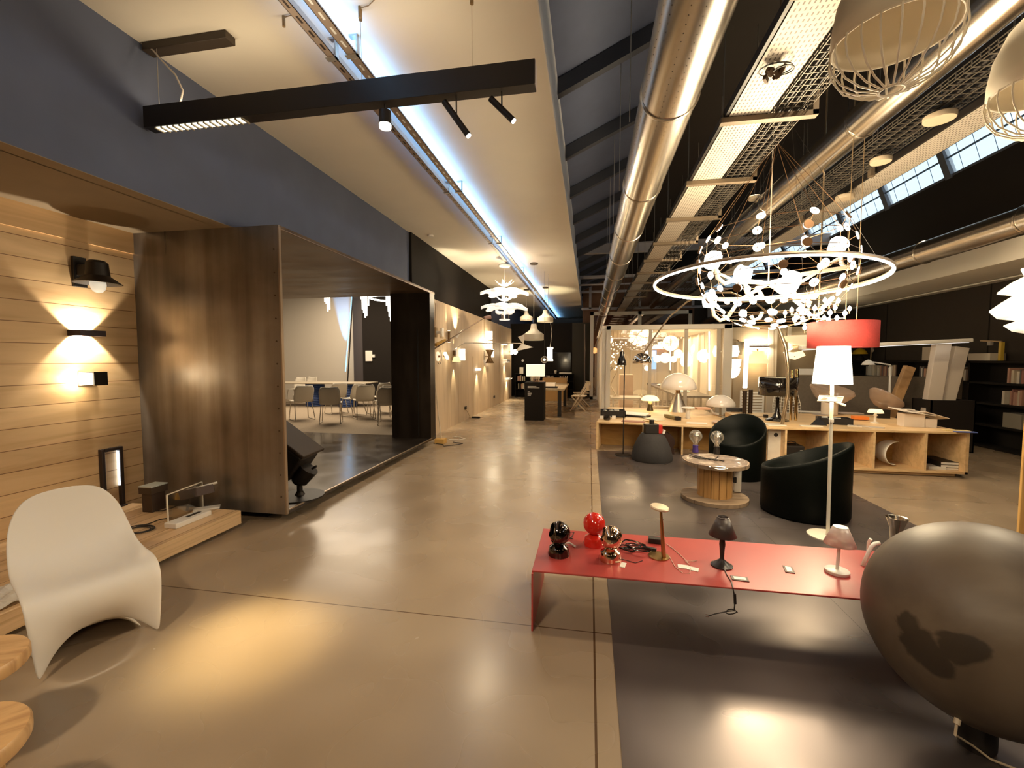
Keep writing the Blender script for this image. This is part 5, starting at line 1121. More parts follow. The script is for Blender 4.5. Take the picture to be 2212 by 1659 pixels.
MB().lathe([(.035,0),(.035,.15),(.03,.16)], p, 20, cap0=True).build('stem', M_WHITE, t, smooth=True); MB().lathe([(.001,.16),(.10,.165),(.105,.175),(.09,.185),(.001,.19)], p, 28).build('disc', M_WHITE, t, smooth=True)
p = tpl(1556, 896); t = thing('arch_dome_lamp', 'white glossy dome lamp standing on two curved legs', 'table lamp', p)
dome(p+V(0,0,.17), .235, .17, .02).build('dome', M_DOME, t, smooth=True)
for s in (-1, 1): MB().tube([p+V(s*.12,0,.17), p+V(s*.15,0,.10), p+V(s*.13,-.04,.03), p+V(s*.04,-.08,.014)], .022, 10).build('leg', M_DOME, t, smooth=True)
(MB().tube([p+V(-.14,-.1,.006), p+V(-.10,-.18,.006), p+V(.0,-.16,.006), p+V(.06,-.22,.006), p+V(.14,-.1,.006)], .005, 6).build('cord', plain('amber_cord', (.4,.25,.12), .4), t, smooth=True))
flat(1412, 907, .16, .34, .016, .5, plain('gold_white_cover', (.62,.55,.38), .4), 'folded_leaflet', 'gold and white folded leaflet lying right of the red booklet', 'leaflet')
flat(1404, 912, .03, .30, .014, .55, plain('gold_strip', (.55,.42,.18), .35, .5), 'gold_strip', 'narrow gold strip lying beside the gold leaflet', 'strip')
p = tpl(1452, 905); t = thing('torch_lamp', 'olive bar lamp with black end lying on the table', 'lamp', p); d_ = V(.35,-.93,0)
MB().bar(p-d_*.20+V(0,0,.03), p+d_*.12+V(0,0,.03), .06, .05).build('body', plain('olive_body', (.30,.24,.10), .45), t, bevel=.006); MB().bar(p+d_*.12+V(0,0,.03), p+d_*.20+V(0,0,.03), .07, .058).build('end', M_BLACKM, t, bevel=.004)
flat(1505, 915, .28, .13, .012, -.2, M_WHITE, 'white_brochure', 'white brochure at the table front edge below the disc lamp', 'brochure')
flat(1428, 881, .30, .2, .035, -.25, plain('open_cream_book', (.72,.58,.42), .6), 'open_book', 'open cream book behind the glowing mushroom lamp', 'book')
flat(1517, 884, .22, .18, .03, .1, plain('salmon_box', (.65,.38,.26), .6), 'salmon_box', 'flat salmon box behind the disc top lamp', 'box')
flat(1590, 889, .28, .07, .06, -.12, M_BLACKM, 'black_bar', 'short black bar lamp lying right of the arched dome lamp', 'lamp')
p = tpl(1573, 916); tag(MB().lathe([(.10,0),(.20,.015),(.22,.03),(.2,.028),(.001,.02)], p, 36).build('oval_tray', plain('salmon_tray', (.60,.42,.32), .35), smooth=True), 'shallow pinkish oval tray before the arched dome lamp', 'tray')
for o in [x for x in bpy.data.objects if x.parent is None and x.type != 'LIGHT' and x.name not in _before]: o.scale = (1.13, 1.13, 1.13)
# standing black reading lamp before the table
f0 = fz(1346, 983, .004); t = thing('black_reading_lamp', 'slim black reading floor lamp with bell head before the table', 'floor lamp', f0)
MB().lathe([(.13,0),(.13,.012),(.02,.02)], f0, 32, cap0=True).build('base', M_BLACKM, t, smooth=True)
ytop = f0.y; a = fy(1349, 820, ytop); MB().tube([f0+V(0,0,.01), V(f0.x, f0.y, .9), fy(1349, 800, ytop), fy(1350, 776, ytop)], .009, 8).build('pole', M_BLACKM, t, smooth=True)
h0 = fy(1343, 789, ytop); MB().lathe([(.075,0),(.068,.06),(.045,.12),(.03,.16),(.03,.22),(.001,.225)], h0, 26).build('head', M_BLACKG, t, smooth=True, solid=.003)
MB().bar(fy(1347, 768, ytop), fy(1350, 790, ytop), .012, .012).build('bracket', M_CHROME, t)
# arc lamp
sl = (fz(1657, 1010, .004), fz(1698, 1012, .004)); zsl = .62
t = thing('arc_floor_lamp', 'chrome arc floor lamp rising from a tall white marble block', 'floor lamp', (sl[0].x, sl[0].y+.08, 0))
mbk = MB().box(sl[0].x, sl[1].x, sl[0].y-.0, sl[0].y+.19, .004, zsl).build('marble_block', plain('white_marble', (.70,.64,.56), .35, noise=.12, scale=6), t, bevel=.008)
xh = (sl[0].x+sl[1].x)/2; MB().cyl((xh-.02, sl[0].y-.001, zsl-.14), (xh-.02, sl[0].y+.01, zsl-.14), .028, n=20).build('hole', M_BLACKM, mbk)
ys_ = sl[0].y+.09; s0 = V(sl[1].x-.03, ys_, zsl); M_SATIN = plain('satin_bronze', (.50,.38,.25), .3, .85)
arc = [s0, fy(1702, 850, ys_), fy(1702, 790, ys_), fy(1697, 750, ys_+.05), fy(1684, 712, ys_+.1), fy(1664, 680, ys_+.2)]
MB().tube(arc, .024, 10).build('lower_stem', M_SATIN, t, smooth=True)
arc2 = [fy(1664, 680, ys_+.2), fy(1630, 652, ys_+.35), fy(1580, 632, ys_+.55), fy(1530, 632, ys_+.8), fy(1484, 652, ys_+1.0), fy(1446, 684, ys_+1.1), fy(1414, 728, ys_+1.2), fy(1391, 762, ys_+1.25)]
MB().tube(arc2, .014, 10).build('upper_arc', M_SATIN, t, smooth=True)
hc = fy(1387, 785, ys_+1.25); MB().lathe([(.165,0),(.16,.06),(.135,.12),(.09,.165),(.03,.185),(.001,.187)], hc, 36).build('chrome_head', M_CHROME, t, smooth=True, solid=.004)
# glowing tube on dark cylinders
p = tp(1613, 893); t = thing('light_stick_lamp', 'tall glowing white tube rising between dark cylinders', 'table lamp', p)
q0, q1 = fy(1609, 838, p.y), fy(1614, 733, p.y); MB().cyl(q0, q1, .035, n=20).build('light_tube', glow('stick_glow', (1,.92,.74), 6), t, smooth=True)
for dx, h_ in ((-.04, .40), (.055, .42)): MB().cyl(p+V(dx,0,0), p+V(dx,0,h_), .034, n=20).build('holder', plain('dark_bronze_tube', (.05,.03,.02), .35, .5), t, smooth=True)
# black drum lamp
p = tp(1678, 908); t = thing('black_drum_lamp', 'glossy black drum lamp on a flared black foot', 'table lamp', p)
MB().lathe([(.17,0),(.16,.012),(.07,.05),(.035,.12),(.026,.22),(.026,.36)], p, 36, cap0=True).build('foot', M_BLACKG, t, smooth=True)
zd0, zd1 = fy(1680, 854, p.y).z, fy(1680, 815, p.y).z; MB().lathe([(.262,zd0-p.z),(.262,zd1-p.z)], p, 48).build('drum', M_BLACKG, t, smooth=True, solid=.006)
MB().lathe([(.001,zd1-p.z-.012),(.255,zd1-p.z-.012)], p, 40).build('diffuser', plain('cream_diffuser', (.8,.7,.52), .5, emis=(1,.82,.5), es=.5), t)
MB().tube([V(p.x-.06, p.y, zd1), fy(1672, 740, p.y), fy(1672, 690, p.y)], .004, 6).build('cord', M_TAN, t)
# gold tube lamp
p = tp(1714, 908)
t = thing('gold_tube_lamp', 'pair of tall polished gold tubes standing on the table', 'table lamp', p); M_GOLD = plain('polished_gold', (.68,.48,.22), .15, 1.0)
zg = fy(1714, 797, p.y).z; MB().cyl(p+V(.03,0,0), V(p.x+.03, p.y, zg), .022, n=18).build('tube', M_GOLD, t, smooth=True); MB().cyl(p+V(-.03,.03,0), V(p.x-.03, p.y+.03, zg-.02), .018, n=18).build('tube', M_GOLD, t, smooth=True)
# table, right half
p = tp(1805, 916); tray_box(p+V(.0,.05,0), .40, .26, .09, -.22, 'black open tray with white cards right of the pole', 8)
p = tp(1772, 918); tag(MB().prism([(0,0),(1,0),(2,0)], lambda i, _: [p+V(-.14,-.02,0), p+V(.06,-.06,0), p+V(.05,.16,.09)][int(i)], lambda i, _: [p+V(-.14,-.02,.008), p+V(.06,-.06,.008), p+V(.05,.16,.098)][int(i)]).build('black_flap', M_BLACKM), 'black slanted card lid leaning left of the black open tray', 'lid')
flat(1752, 921, .26, .10, .010, -.1, M_WHITE, 'white_brochure', 'white brochure near the front edge left of the black tray', 'brochure')
flat(1846, 921, .16, .14, .008, -.5, plain('cream_sheet', (.76,.66,.54), .6), 'paper_sheet', 'cream sheet right of the black open tray', 'paper')
flat(1880, 923, .30, .12, .010, -.6, plain('grey_leaflet', (.50,.42,.36), .5), 'grey_leaflet', 'greyish leaflet before the small white lamp', 'leaflet')
p = tp(1866, 909); tag(MB().obox(p+V(0,.1,.035), (.20,.12,.05), (0,0,-.1)).build('orange_box', plain('orange_card', (.75,.20,.03), .5), bevel=.003), 'bright orange box lying on the table', 'box')
p = tp(1890, 914); t = thing('mini_white_lamp', 'small lit white lamp with flat cone shade on the table', 'table lamp', p); MB().lathe([(.055,0),(.055,.01),(.018,.02),(.016,.10),(.03,.12),(.016,.13),(.016,.16)], p, 22, cap0=True).build('stem', M_WHITE, t, smooth=True)
MB().lathe([(.10,.155),(.075,.205),(.001,.21)], p, 26).build('shade', plain('lit_mini_shade', (.85,.72,.48), .5, emis=(1,.84,.5), es=.8), t, smooth=True, solid=.004)
p = tp(1905, 903); tag(MB().box(p.x-.085, p.x+.085, p.y-.06, p.y+.06, ZT, ZT+.14).build('black_cube_base', M_BLACKM, bevel=.004), 'black cube stand under the tilted glass bowl', 'stand')
M_AMB = glass('amber_glass', (.96,.84,.74), .20, milky=.35, mcol=(.85,.68,.55)); M_AMB2 = glass('amber_glass_deep', (.94,.80,.66), .16, milky=.42, mcol=(.85,.66,.52))
def bowl(c, r, rot, mt, sc=1.0):
    R_ = Euler(rot).to_matrix().to_4x4()
    return MB().lathe([(.001,-r*.72*sc),(r*.35,-r*.68*sc),(r*.68,-r*.48*sc),(r*.90,-r*.18*sc),(r,0),(r*.93,r*.12),(r*.70,r*.17),(r*.4,r*.15),(.001,r*.13)], c, 40, R_)
p = tp(1795, 900)+V(.12,.3,0); t = thing('glass_bowl_lamp', 'big amber glass bowl lamp on a fluted white base behind the lamp pole', 'table lamp', p)
MB().lathe([(.13*(1+.05*(k % 2)),0) for k in range(1)]+[(.12,0),(.12,.22),(.11,.225)], p, 28, cap0=True, cap1=True).build('base', plain('fluted_white', (.74,.64,.52), .5), t, smooth=True)
bowl(p+V(.03,0,.42), .33, (.25,.15,0), M_AMB).build('bowl', M_AMB, t, smooth=True)
p = tp(1912, 900); t = thing('tilted_glass_bowl', 'amber glass bowl lamp tipped to the left on a black cube', 'table lamp', p+V(0,0,.14))
bowl(p+V(.02,.02,.315), .26, (0,.62,0), M_AMB2).build('bowl', M_AMB2, t, smooth=True); MB().cyl(p+V(-.02,.01,.14), p+V(0,.01,.20), .05, n=16).build('socket', M_BLACKM, t)
p = tp(1975, 921); t = thing('paper_house_model', 'white cardboard house model with overhanging roof sheets on the table', 'model', p, rz=-.12); M_CARD = plain('white_card', (.76,.67,.58), .6)
MB().box(-.24, .12, -.12, .16, 0, .20).build('walls', M_CARD, t, local=True); MB().box(.13, .34, -.10, .10, 0, .13).build('annex', M_CARD, t, local=True)
MB().obox((-.06,.02,.235), (.60,.50,.008), (.06,.10,.1)).build('roof_sheet', M_CARD, t, local=True); MB().obox((.26,-.02,.18), (.46,.36,.008), (-.14,.22,.1)).build('roof_sheet', M_CARD, t, local=True)
MB().obox((-.08,.08,.255), (.16,.14,.02), (0,0,.2)).build('roof_hatch', M_CARD, t, local=True); MB().obox((-.05,-.02,.246), (.14,.05,.004), (.06,.1,.3)).build('roof_slot', plain('grey_slot', (.25,.2,.18), .6), t, local=True)
t.scale = (.66, .66, .9)
flat(2066, 931, .26, .10, .012, -.15, plain('yellow_paper', (.70,.55,.25), .6), 'yellow_folder', 'yellow edged folder at the right table end', 'folder'); flat(2085, 934, .22, .08, .010, -.1, plain('blue_card', (.10,.14,.40), .6), 'blue_folder', 'blue folder at the right front corner of the table', 'folder')
for k, (px_, py_, w_, lab) in enumerate(((1750, 890, .4, 'white papers spread at the table back behind the gold tubes'), (1835, 893, .35, 'pale magazine at the table back behind the black tray'), (1780, 896, .3, 'grey brochure at the table back by the fluted base'))): flat(px_, py_, w_, .2, .012, -.2+k*.15, (M_WHITE, plain('pale_cover', (.55,.46,.4), .5), plain('grey_cover', (.35,.3,.28), .5))[k], ('paper_stack', 'magazine', 'brochure')[k], lab, ('paper', 'magazine', 'brochure')[k])
p = tp(1654, 902); t = thing('plug_adapter', 'small black plug adapter on the table beside the drum lamp', 'adapter', p); MB().obox(p+V(0,0,.025), (.06,.05,.05)).build('body', M_BLACKM, t, bevel=.004)
MB().tube([p+V(0,.03,.02), p+V(-.05,.1,.005), p+V(-.15,.12,.005), p+V(-.25,.25,.005)], .004, 5).build('cord', M_TAN, t)
# objects in and before the cubbies
p = fz(1408, 993, .004); c = V(p.x, p.y+.02, .004); t = thing('dome_pouf', 'dark grey dome shaped pouf before the left cubbies', 'pouf', c)
MB().lathe([(.30,0),(.31,.03),(.28,.18),(.22,.32),(.165,.405),(.15,.41),(.001,.415)], c, 40, cap0=True).build('body', plain('charcoal_felt', (.028,.025,.025), .8, noise=.15, scale=60), t, smooth=True)
t = thing('red_black_box', 'red and black box with a black knob standing on the pouf', 'box', c+V(0,0,.415))
MB().obox(c+V(-.02,-.02,.485), (.20,.14,.14), (0,0,.15)).build('body', M_BLACKM, t, bevel=.004); MB().obox(c+V(.105,-.01,.485), (.055,.13,.13), (0,0,.15)).build('red_side', plain('red_card', (.55,.03,.02), .4), t, bevel=.003); MB().cyl(c+V(-.01,-.01,.555), c+V(-.01,-.01,.62), .035, n=16).build('knob', M_BLACKM, t, smooth=True)
tag(MB().obox(c+V(.155,-.06,.45), (.03,.07,.06), (0,.3,.2)).build('white_tag', M_WHITE), 'small white card leaning beside the red box on the pouf', 'card')
p = V(1.05, TY0+.35, .16); t = thing('dark_machine', 'dark brown round machine in shadow right of the pouf', 'machine', (1.42, 7.55, .004))
MB().cyl((1.24, 7.38, .20), (1.24, 7.56, .20), .15, n=24).box(1.10, 1.38, 7.36, 7.58, .004, .09).build('body', plain('dark_maroon', (.035,.015,.01), .4), t, smooth=True); MB().cyl((1.22, 7.36, .24), (1.22, 7.38, .24), .025, n=12).build('knob', M_GREYM, t)
xb_ = xat(1722); t = thing('black_bag', 'black soft carrying case with white lettering in a cubby', 'bag', (xb_, TY0+.3, .078))
MB().box(xb_-.16, xb_+.16, TY0+.14, TY0+.40, .078, .33).build('body', M_BLACKM, t, bevel=.02); MB().tube([(xb_-.07, TY0+.2, .33), (xb_-.06, TY0+.2, .37), (xb_, TY0+.2, .385), (xb_+.06, TY0+.2, .37), (xb_+.07, TY0+.2, .33)], .008, 8).build('handle', M_BLACKM, t, smooth=True)
def text(body, size, loc, rot, mat, parent, name='lettering', ext=.0006):
    cu = bpy.data.curves.new(name, 'FONT'); cu.body = body; cu.size = size; cu.extrude = ext; cu.align_x = 'CENTER'; cu.align_y = 'CENTER'
    o = bpy.data.objects.new(name, cu); COL.objects.link(o); cu.materials.append(mat); o.rotation_euler = rot
    bpy.context.view_layer.update(); me = bpy.data.meshes.new_from_object(o.evaluated_get(bpy.context.evaluated_depsgraph_get())); bpy.data.objects.remove(o)
    o = bpy.data.objects.new(name, me); COL.objects.link(o); o.rotation_euler = rot
    o.parent = parent; o.location = Vector(loc)-WLOC[parent.name]; return o
text('Vistosi', .062, (xb_+.115, TY0+.138, .19), (PI/2, -PI/2, 0), M_WHITE, t)
tag(MB().box(xb_-.15, xb_+.3, TY0+.03, TY0+.5, .079, .082).build('red_mat', plain('rust_mat', (.30,.08,.02), .7)), 'rusty red sheet under the black case in the cubby', 'sheet')
q = fy(1922, 998, TY0+.25); t = thing('curved_shell_lamp', 'white curved shell lamp lying in the second cubby from the right', 'lamp', (q.x, q.y, .078))
def sh_(u, v):
    a = PI*(.40+1.15*v); r = .17*(1-.10*v); w_ = (.03+.10*math.sin(PI*v)**.7)
    return V(q.x+.03+r*math.cos(a), q.y+(u-.5)*2*w_, .078+.175+r*math.sin(a))
MB().grid(sh_, 6, 22).build('shell', M_WHITE, t, smooth=True, solid=.006, ang=180)
q = fy(2052, 1012, TY0+.2); M_BKB = plain('black_book_cover', (.02,.015,.012), .5)
for k, (dz, h_) in enumerate(((0,.030),(.031,.036),(.068,.036))):
    t = thing('catalogue', ('bottom', 'middle', 'top')[k]+' thick white-edged black catalogue stacked in the rightmost cubby', 'book', (q.x-.05, q.y+.05, .078+dz), 'catalogues stacked in the rightmost cubby', rz=-.05)
    MB().box(-.115, .155, -.145, .27, .003, h_-.003).build('pages', M_WHITE, t, local=True); MB().box(-.125, -.115, -.15, .275, 0, h_).box(-.125, .16, -.148, .275, h_-.003, h_).box(-.125, .16, -.148, .275, 0, .003).build('cover', M_BKB, t, local=True)
q = fy(2012, 1017, TY0+.2); tag(MB().box(q.x-.10, q.x+.10, TY0+.1, TY0+.3, .078, .115).build('white_catalogue', M_WHITE, bevel=.002), 'flat white catalogue left of the black stack in the rightmost cubby', 'book')
# ---- low grey screen and chairs behind the table
M_SCR = plain('grey_felt_screen', (.15,.12,.09), .9, noise=.08, scale=30)
a, b = fy(1702, 806, 9.6), fy(2078, 828, 9.0)
ps = thing('felt_screen', 'low grey felt screen behind the plywood table', 'screen', ((a.x+b.x)/2, 9.3, 0)); MB().bar(V(a.x, a.y, .62), V(b.x, b.y, .62), .05, 1.23).build('panel', M_SCR, ps, bevel=.004)
tag(MB().obox(fy(1742, 803, 9.55)+V(0,0,-.0), (.26,.05,.12)).build('white_note_box', M_WHITE, bevel=.003), 'small white box on top of the grey felt screen', 'box')
def wire_chair(x, y, rz, lab, mt, name='wire_chair'):
    c = thing(name, lab, 'chair', (x, y, 0), rz=rz)
    m = MB()
    def P(u, v):
        if v < .5: d, h = .22-.42*(v*2), .45-.03*math.sin(v*2*PI)
        else: tt = (v-.5)*2; d, h = -.20-.12*tt, .45+.40*tt
        w_ = .23*(1-.35*max(0, v-.75)*2); return V((u-.5)*2*w_, d, h+.04*((u-.5)*2)**2)
    for k in range(11): m.tube([P(k/10, j/16) for j in range(17)], .005, 5)
    for j in range(17): m.tube([P(k/8, j/16) for k in range(9)], .005, 5)
    m.build('wire_shell', mt, c, local=True)
    for s in (-1, 1):
        MB().tube([(s*.15,.1,.43), (s*.22,.24,0)], .008, 6).build('leg', mt, c, local=True); MB().tube([(s*.15,-.1,.43), (s*.22,-.24,0)], .008, 6).build('leg', mt, c, local=True)
p = fz(1703, 902, .2); wire_chair(fy(1706, 870, 8.75).x, 8.75, PI-.2, 'white wire mesh chair behind the table by the gold tubes', plain('white_wire', (.82,.76,.64), .4))
def slat_chair(x, y, rz, lab):
    c = thing('metal_chair', lab, 'chair', (x, y, 0), rz=rz); m = MB()
    for k in range(8): m.bar((-.2, -.22, .52+k*.055), (.2, -.22, .52+k*.055), .012, .03)
    m.build('slatted_back', M_WHITEM, c, local=True); MB().obox((0,0,.45), (.44,.44,.025)).build('seat', M_WHITEM, c, local=True, bevel=.01)
    for s in (-1, 1):
        MB().bar((s*.21,-.22,0), (s*.21,-.22,.95), .025, .025).build('leg', M_WHITEM, c, local=True); MB().bar((s*.21,.2,0), (s*.21,.2,.45), .025, .025).build('leg', M_WHITEM, c, local=True)
slat_chair(fy(1636, 870, 8.9).x, 8.9, PI+.1, 'white slatted metal chair behind the table by the glowing tube')
# black bin with leaning posts, behind the right end of the table
bc = V(fy(2036, 890, 8.55).x, 8.55, 0); t = thing('black_bin', 'tall black box bin holding long posts behind the table end', 'bin', bc); zb_ = fy(2036, 864, 8.4).z
bm2 = MB(); s_ = .32
bm2.box(bc.x-s_, bc.x+s_, bc.y-.22, bc.y-.20, 0, zb_).box(bc.x-s_, bc.x+s_, bc.y+.20, bc.y+.22, 0, zb_).box(bc.x-s_, bc.x-s_+.02, bc.y-.22, bc.y+.22, 0, zb_).box(bc.x+s_-.02, bc.x+s_, bc.y-.22, bc.y+.22, 0, zb_).box(bc.x-s_, bc.x+s_, bc.y-.22, bc.y+.22, 0, .02)
bm2.build('body', M_BLACKM, t)
M_POST = plain('cream_post', (.70,.60,.50), .5)
a0, a1 = fy(2044, 864, 8.6), fy(2074, 750, 8.6); d_ = (a1-a0); a0 = a0-d_*.7
tag(MB().bar(a0, a1, .20, .12, up=(0,1,0)).build('leaning_post', M_POST, bevel=.006), 'cream post leaning right in the black bin', 'post')
a0, a1 = fy(1918, 905, 8.75), fy(1965, 792, 8.75); tag(MB().bar(a0+(a0-a1)*.55, a1, .15, .10, up=(0,1,0)).build('wooden_beam', wood('amber_beam', (.46,.27,.12), (.34,.18,.07), (2,2,2), 2, .5, knots=False), bevel=.006), 'leaning brown wooden beam behind the tilted glass bowl', 'beam')
yl = 8.3; a, b = fy(1728, 752, yl), fy(2096, 735, yl); t = thing('bar_floor_lamp', 'T-shaped floor lamp, long white light bar on a cream post behind the red drum', 'floor lamp', (fy(2025, 800, 8.5).x, 8.5, .02))
a0, a1 = fy(2014, 862, 8.5), fy(2034, 742, 8.5); d_ = (a1-a0); a0 = a0-d_*((a0.z-.025)/d_.z)
MB().bar(a0, a1, .22, .12, up=(0,1,0)).build('post', M_POST, t, bevel=.006)
bar_ = MB().bar(a, b, .14, .062).build('bar', M_WHITEM, t, bevel=.015); MB().bar(a+V(.05,0,-.034), b+V(-.05,0,-.034), .10, .006).build('diffuser', glow('bar_white', (1,.94,.84), 1.6), bar_)
# white articulated desk lamp
p = fy(1923, 835, 8.6); t = thing('white_desk_lamp', 'white articulated desk lamp clamped behind the felt screen', 'desk lamp', (p.x, 8.6, .6)); e1, e2 = fy(1923, 792, 8.6), fy(1884, 782, 8.6)
MB().tube([V(p.x, 8.6, .62), e1], .016, 8).build('stem', M_WHITEM, t, smooth=True); MB().tube([e1+V(0,0,.03), e2], .012, 8).build('arm', M_WHITEM, t, smooth=True); MB().lathe([(.10,-.05),(.07,.0),(.02,.035),(.001,.04)], e2+V(-.06,0,0), 20).build('head', M_WHITEM, t, smooth=True, solid=.003)
# ================================================================== FOREGROUND RIGHT
# ---- red sheet metal bench
BZ = .346; BX0, BX1, BY0, BY1 = -.312, 2.15, 2.40, 3.03
rb = thing('red_bench', 'long low bench of folded red sheet metal', 'bench', ((BX0+BX1)/2, (BY0+BY1)/2, 0)); M_RED = plain('red_powder_coat', (.40,.05,.042), .34, spec=.7, noise=.03, scale=8)
MB().box(BX0, BX1, BY0, BY1, BZ-.010, BZ).build('bench_top', M_RED, rb, bevel=.003); MB().box(BX0, BX0+.010, BY0-.02, BY1-.02, 0, BZ-.010).build('side_panel', M_RED, rb); MB().box(BX1-.010, BX1, BY0, BY1, 0, BZ-.010).build('side_panel', M_RED, rb)
def bp(px_, py_): return fz(px_, py_, BZ)
def ball_lamp(px_, py_, mt, lab, face, s=1.0, lens=True):
    p = bp(px_, py_); t = thing('ball_table_lamp', lab, 'table lamp', p, 'ball lamps on the red bench')
    MB().lathe([(.058,0),(.060,.012),(.052,.045),(.028,.062),(.022,.066)], p, 36, cap0=True).build('foot', mt, t, smooth=True)
    c = p+V(0,0,.122); R_ = Vector(face).normalized().to_track_quat('Z', 'Y').to_matrix().to_4x4()
    n_ = 14; os_ = MB().lathe([(max(.0005,.062*math.sin(PI*(.30+.70*k/n_))), .062*math.cos(PI*(.30+.70*k/n_))) for k in range(n_+1)], c, 36, R_); os_ = os_.build('outer_shell', mt, t, smooth=True, solid=.002)
    R2 = (Vector(face)+V(.35,.2,.35)).normalized().to_track_quat('Z', 'Y').to_matrix().to_4x4()
    MB().lathe([(max(.0005,.057*math.sin(PI*(.28+.72*k/n_))), .057*math.cos(PI*(.28+.72*k/n_))) for k in range(n_+1)], c, 32, R2).build('inner_shell', mt, t, smooth=True)
    MB().lathe([(.001,.022),(.035,.019),(.046,.012),(.048,.004)], c, 28, R_).build('lens', plain('white_lens', (.82,.78,.72), .3), os_, smooth=True)
    t.scale = (s, s, s); return t
M_BCH = plain('black_chrome', (.10,.08,.07), .05, 1.0); M_GCH = plain('rose_chrome', (.80,.58,.42), .05, 1.0); M_REDG = plain('red_gloss', (.62,.02,.01), .12, coat=.7)
ball_lamp(1207, 1198, M_BCH, 'black chrome ball lamp on the red bench, white lens to the left', (-1,-.35,.12), 1.12)
ball_lamp(1283, 1176, M_REDG, 'glossy red ball lamp on the red bench', (.3,1,.1), 1.14)
ball_lamp(1318, 1209, M_GCH, 'rose copper mirror ball lamp on the red bench', (-1,-.1,.1), 1.12)
tag(MB().tube([bp(1222, 1172)+V(0,.02,.004), bp(1236, 1160)+V(0,0,.004), bp(1240, 1152)+V(0,0,.006), bp(1230, 1152)+V(0,0,.008), bp(1224, 1162)+V(0,0,.008), bp(1238, 1166)+V(0,0,.006)], .0035, 6).build('coiled_cable', M_BLACKM, smooth=True), 'black cable loop behind the black chrome ball lamp', 'cable')
tag(MB().tube([bp(1216, 1179)+V(0,0,.012), bp(1230, 1177)+V(0,0,.014), bp(1243, 1183)+V(0,0,.006)], .007, 8).build('white_spoon_tag', M_WHITE, smooth=True), 'white curved tag at the foot of the black chrome ball lamp', 'tag')
# cable knot
m = MB(); random.seed(3); c0 = bp(1366, 1192)
for k in range(5):
    cc = bp(1350+k*9, 1184+5*math.sin(k*2.0)+k*1.5); ph = random.random()*6
    m.tube([cc+V((.035+.006*k)*math.cos(j*.42+ph), .026*math.sin(j*.42+ph), .007+.004*k+.003*math.sin(j)) for j in range(15)], .0042, 6, True)
m.tube([bp(1338, 1176)+V(0,0,.006), bp(1352, 1172)+V(0,0,.02), bp(1372, 1176)+V(0,0,.02), bp(1395, 1182)+V(0,0,.012)], .005, 6)
m.build('cable_loops', M_BLACKG, smooth=True, parent=(kt := thing('cable_bundle', 'tangle of shiny black cable between the copper ball and the brass lamp', 'cable', c0)))
MB().bar(bp(1388, 1186)+V(0,0,.012), bp(1418, 1192)+V(0,0,.012), .022, .018).build('inline_switch', M_BLACKM, kt, bevel=.003)
tag(MB().obox(bp(1415, 1172)+V(0,0,.017), (.085,.05,.034), (0,0,-.1)).build('power_adapter', M_BLACKM, bevel=.004), 'black power adapter behind the brass disc lamp', 'adapter')
t = thing('tag_on_cord', 'white dog tag shaped label on a thin black cord', 'tag', bp(1346, 1221))
MB().obox(bp(1346, 1221)+V(0,0,.002), (.030,.062,.003), (0,0,-.25)).build('plate', M_WHITE, t, bevel=.001); MB().tube([bp(1340, 1208)+V(0,0,.003), bp(1356, 1212)+V(0,0,.003), bp(1372, 1217)+V(0,0,.003), bp(1388, 1212)+V(0,0,.003)], .002, 5).build('cord', M_BLACKM, t)
# brass disc lamp
p = bp(1432, 1206); t = thing('brass_disc_lamp', 'slim brass lamp with flat tilted disc on the red bench', 'table lamp', p); M_BRASS = plain('aged_brass', (.42,.26,.10), .28, .95)
MB().lathe([(.062,0),(.062,.006),(.001,.008)], p+V(-.02,.02,0), 36, cap0=True).build('base', M_BRASS, t, smooth=True)
ptop = fy(1427, 1097, p.y); MB().cyl(p+V(.005,0,.006), ptop, .014, .0075, 20).build('stem', M_BRASS, t, smooth=True)
MB().lathe([(.001,.012),(.05,.010),(.056,.004),(.055,-.004),(.001,-.006)], ptop+V(-.006,0,0), 36, Euler((.06,.12,0)).to_matrix().to_4x4()).build('disc_head', plain('pale_brass', (.66,.54,.38), .4, .5), t, smooth=True)
# price tags with string
t = thing('price_tags', 'two white price tags on pale string on the red bench', 'tag', bp(1488, 1226))
for px_, py_, r_ in ((1476, 1225, -.1), (1497, 1230, -.35)): MB().obox(bp(px_, py_)+V(0,0,.003), (.060,.040,.003), (.05,0,r_)).build('tag', M_WHITE, t)
MB().tube([bp(1440, 1176)+V(0,0,.004), bp(1455, 1187)+V(0,0,.003), bp(1470, 1200)+V(0,0,.003), bp(1486, 1217)+V(0,0,.006), bp(1505, 1212)+V(0,0,.003), bp(1480, 1214)+V(0,0,.006), bp(1490, 1222)+V(0,0,.005)], .0022, 5).tube([bp(1446, 1203)+V(0,0,.003), bp(1458, 1225)+V(0,0,.003), bp(1475, 1239)+V(0,0,.003), bp(1490, 1240)+V(0,0,.003), bp(1492, 1228)+V(0,0,.005)], .0018, 5).build('string', plain('pale_string', (.70,.52,.42), .6), t)
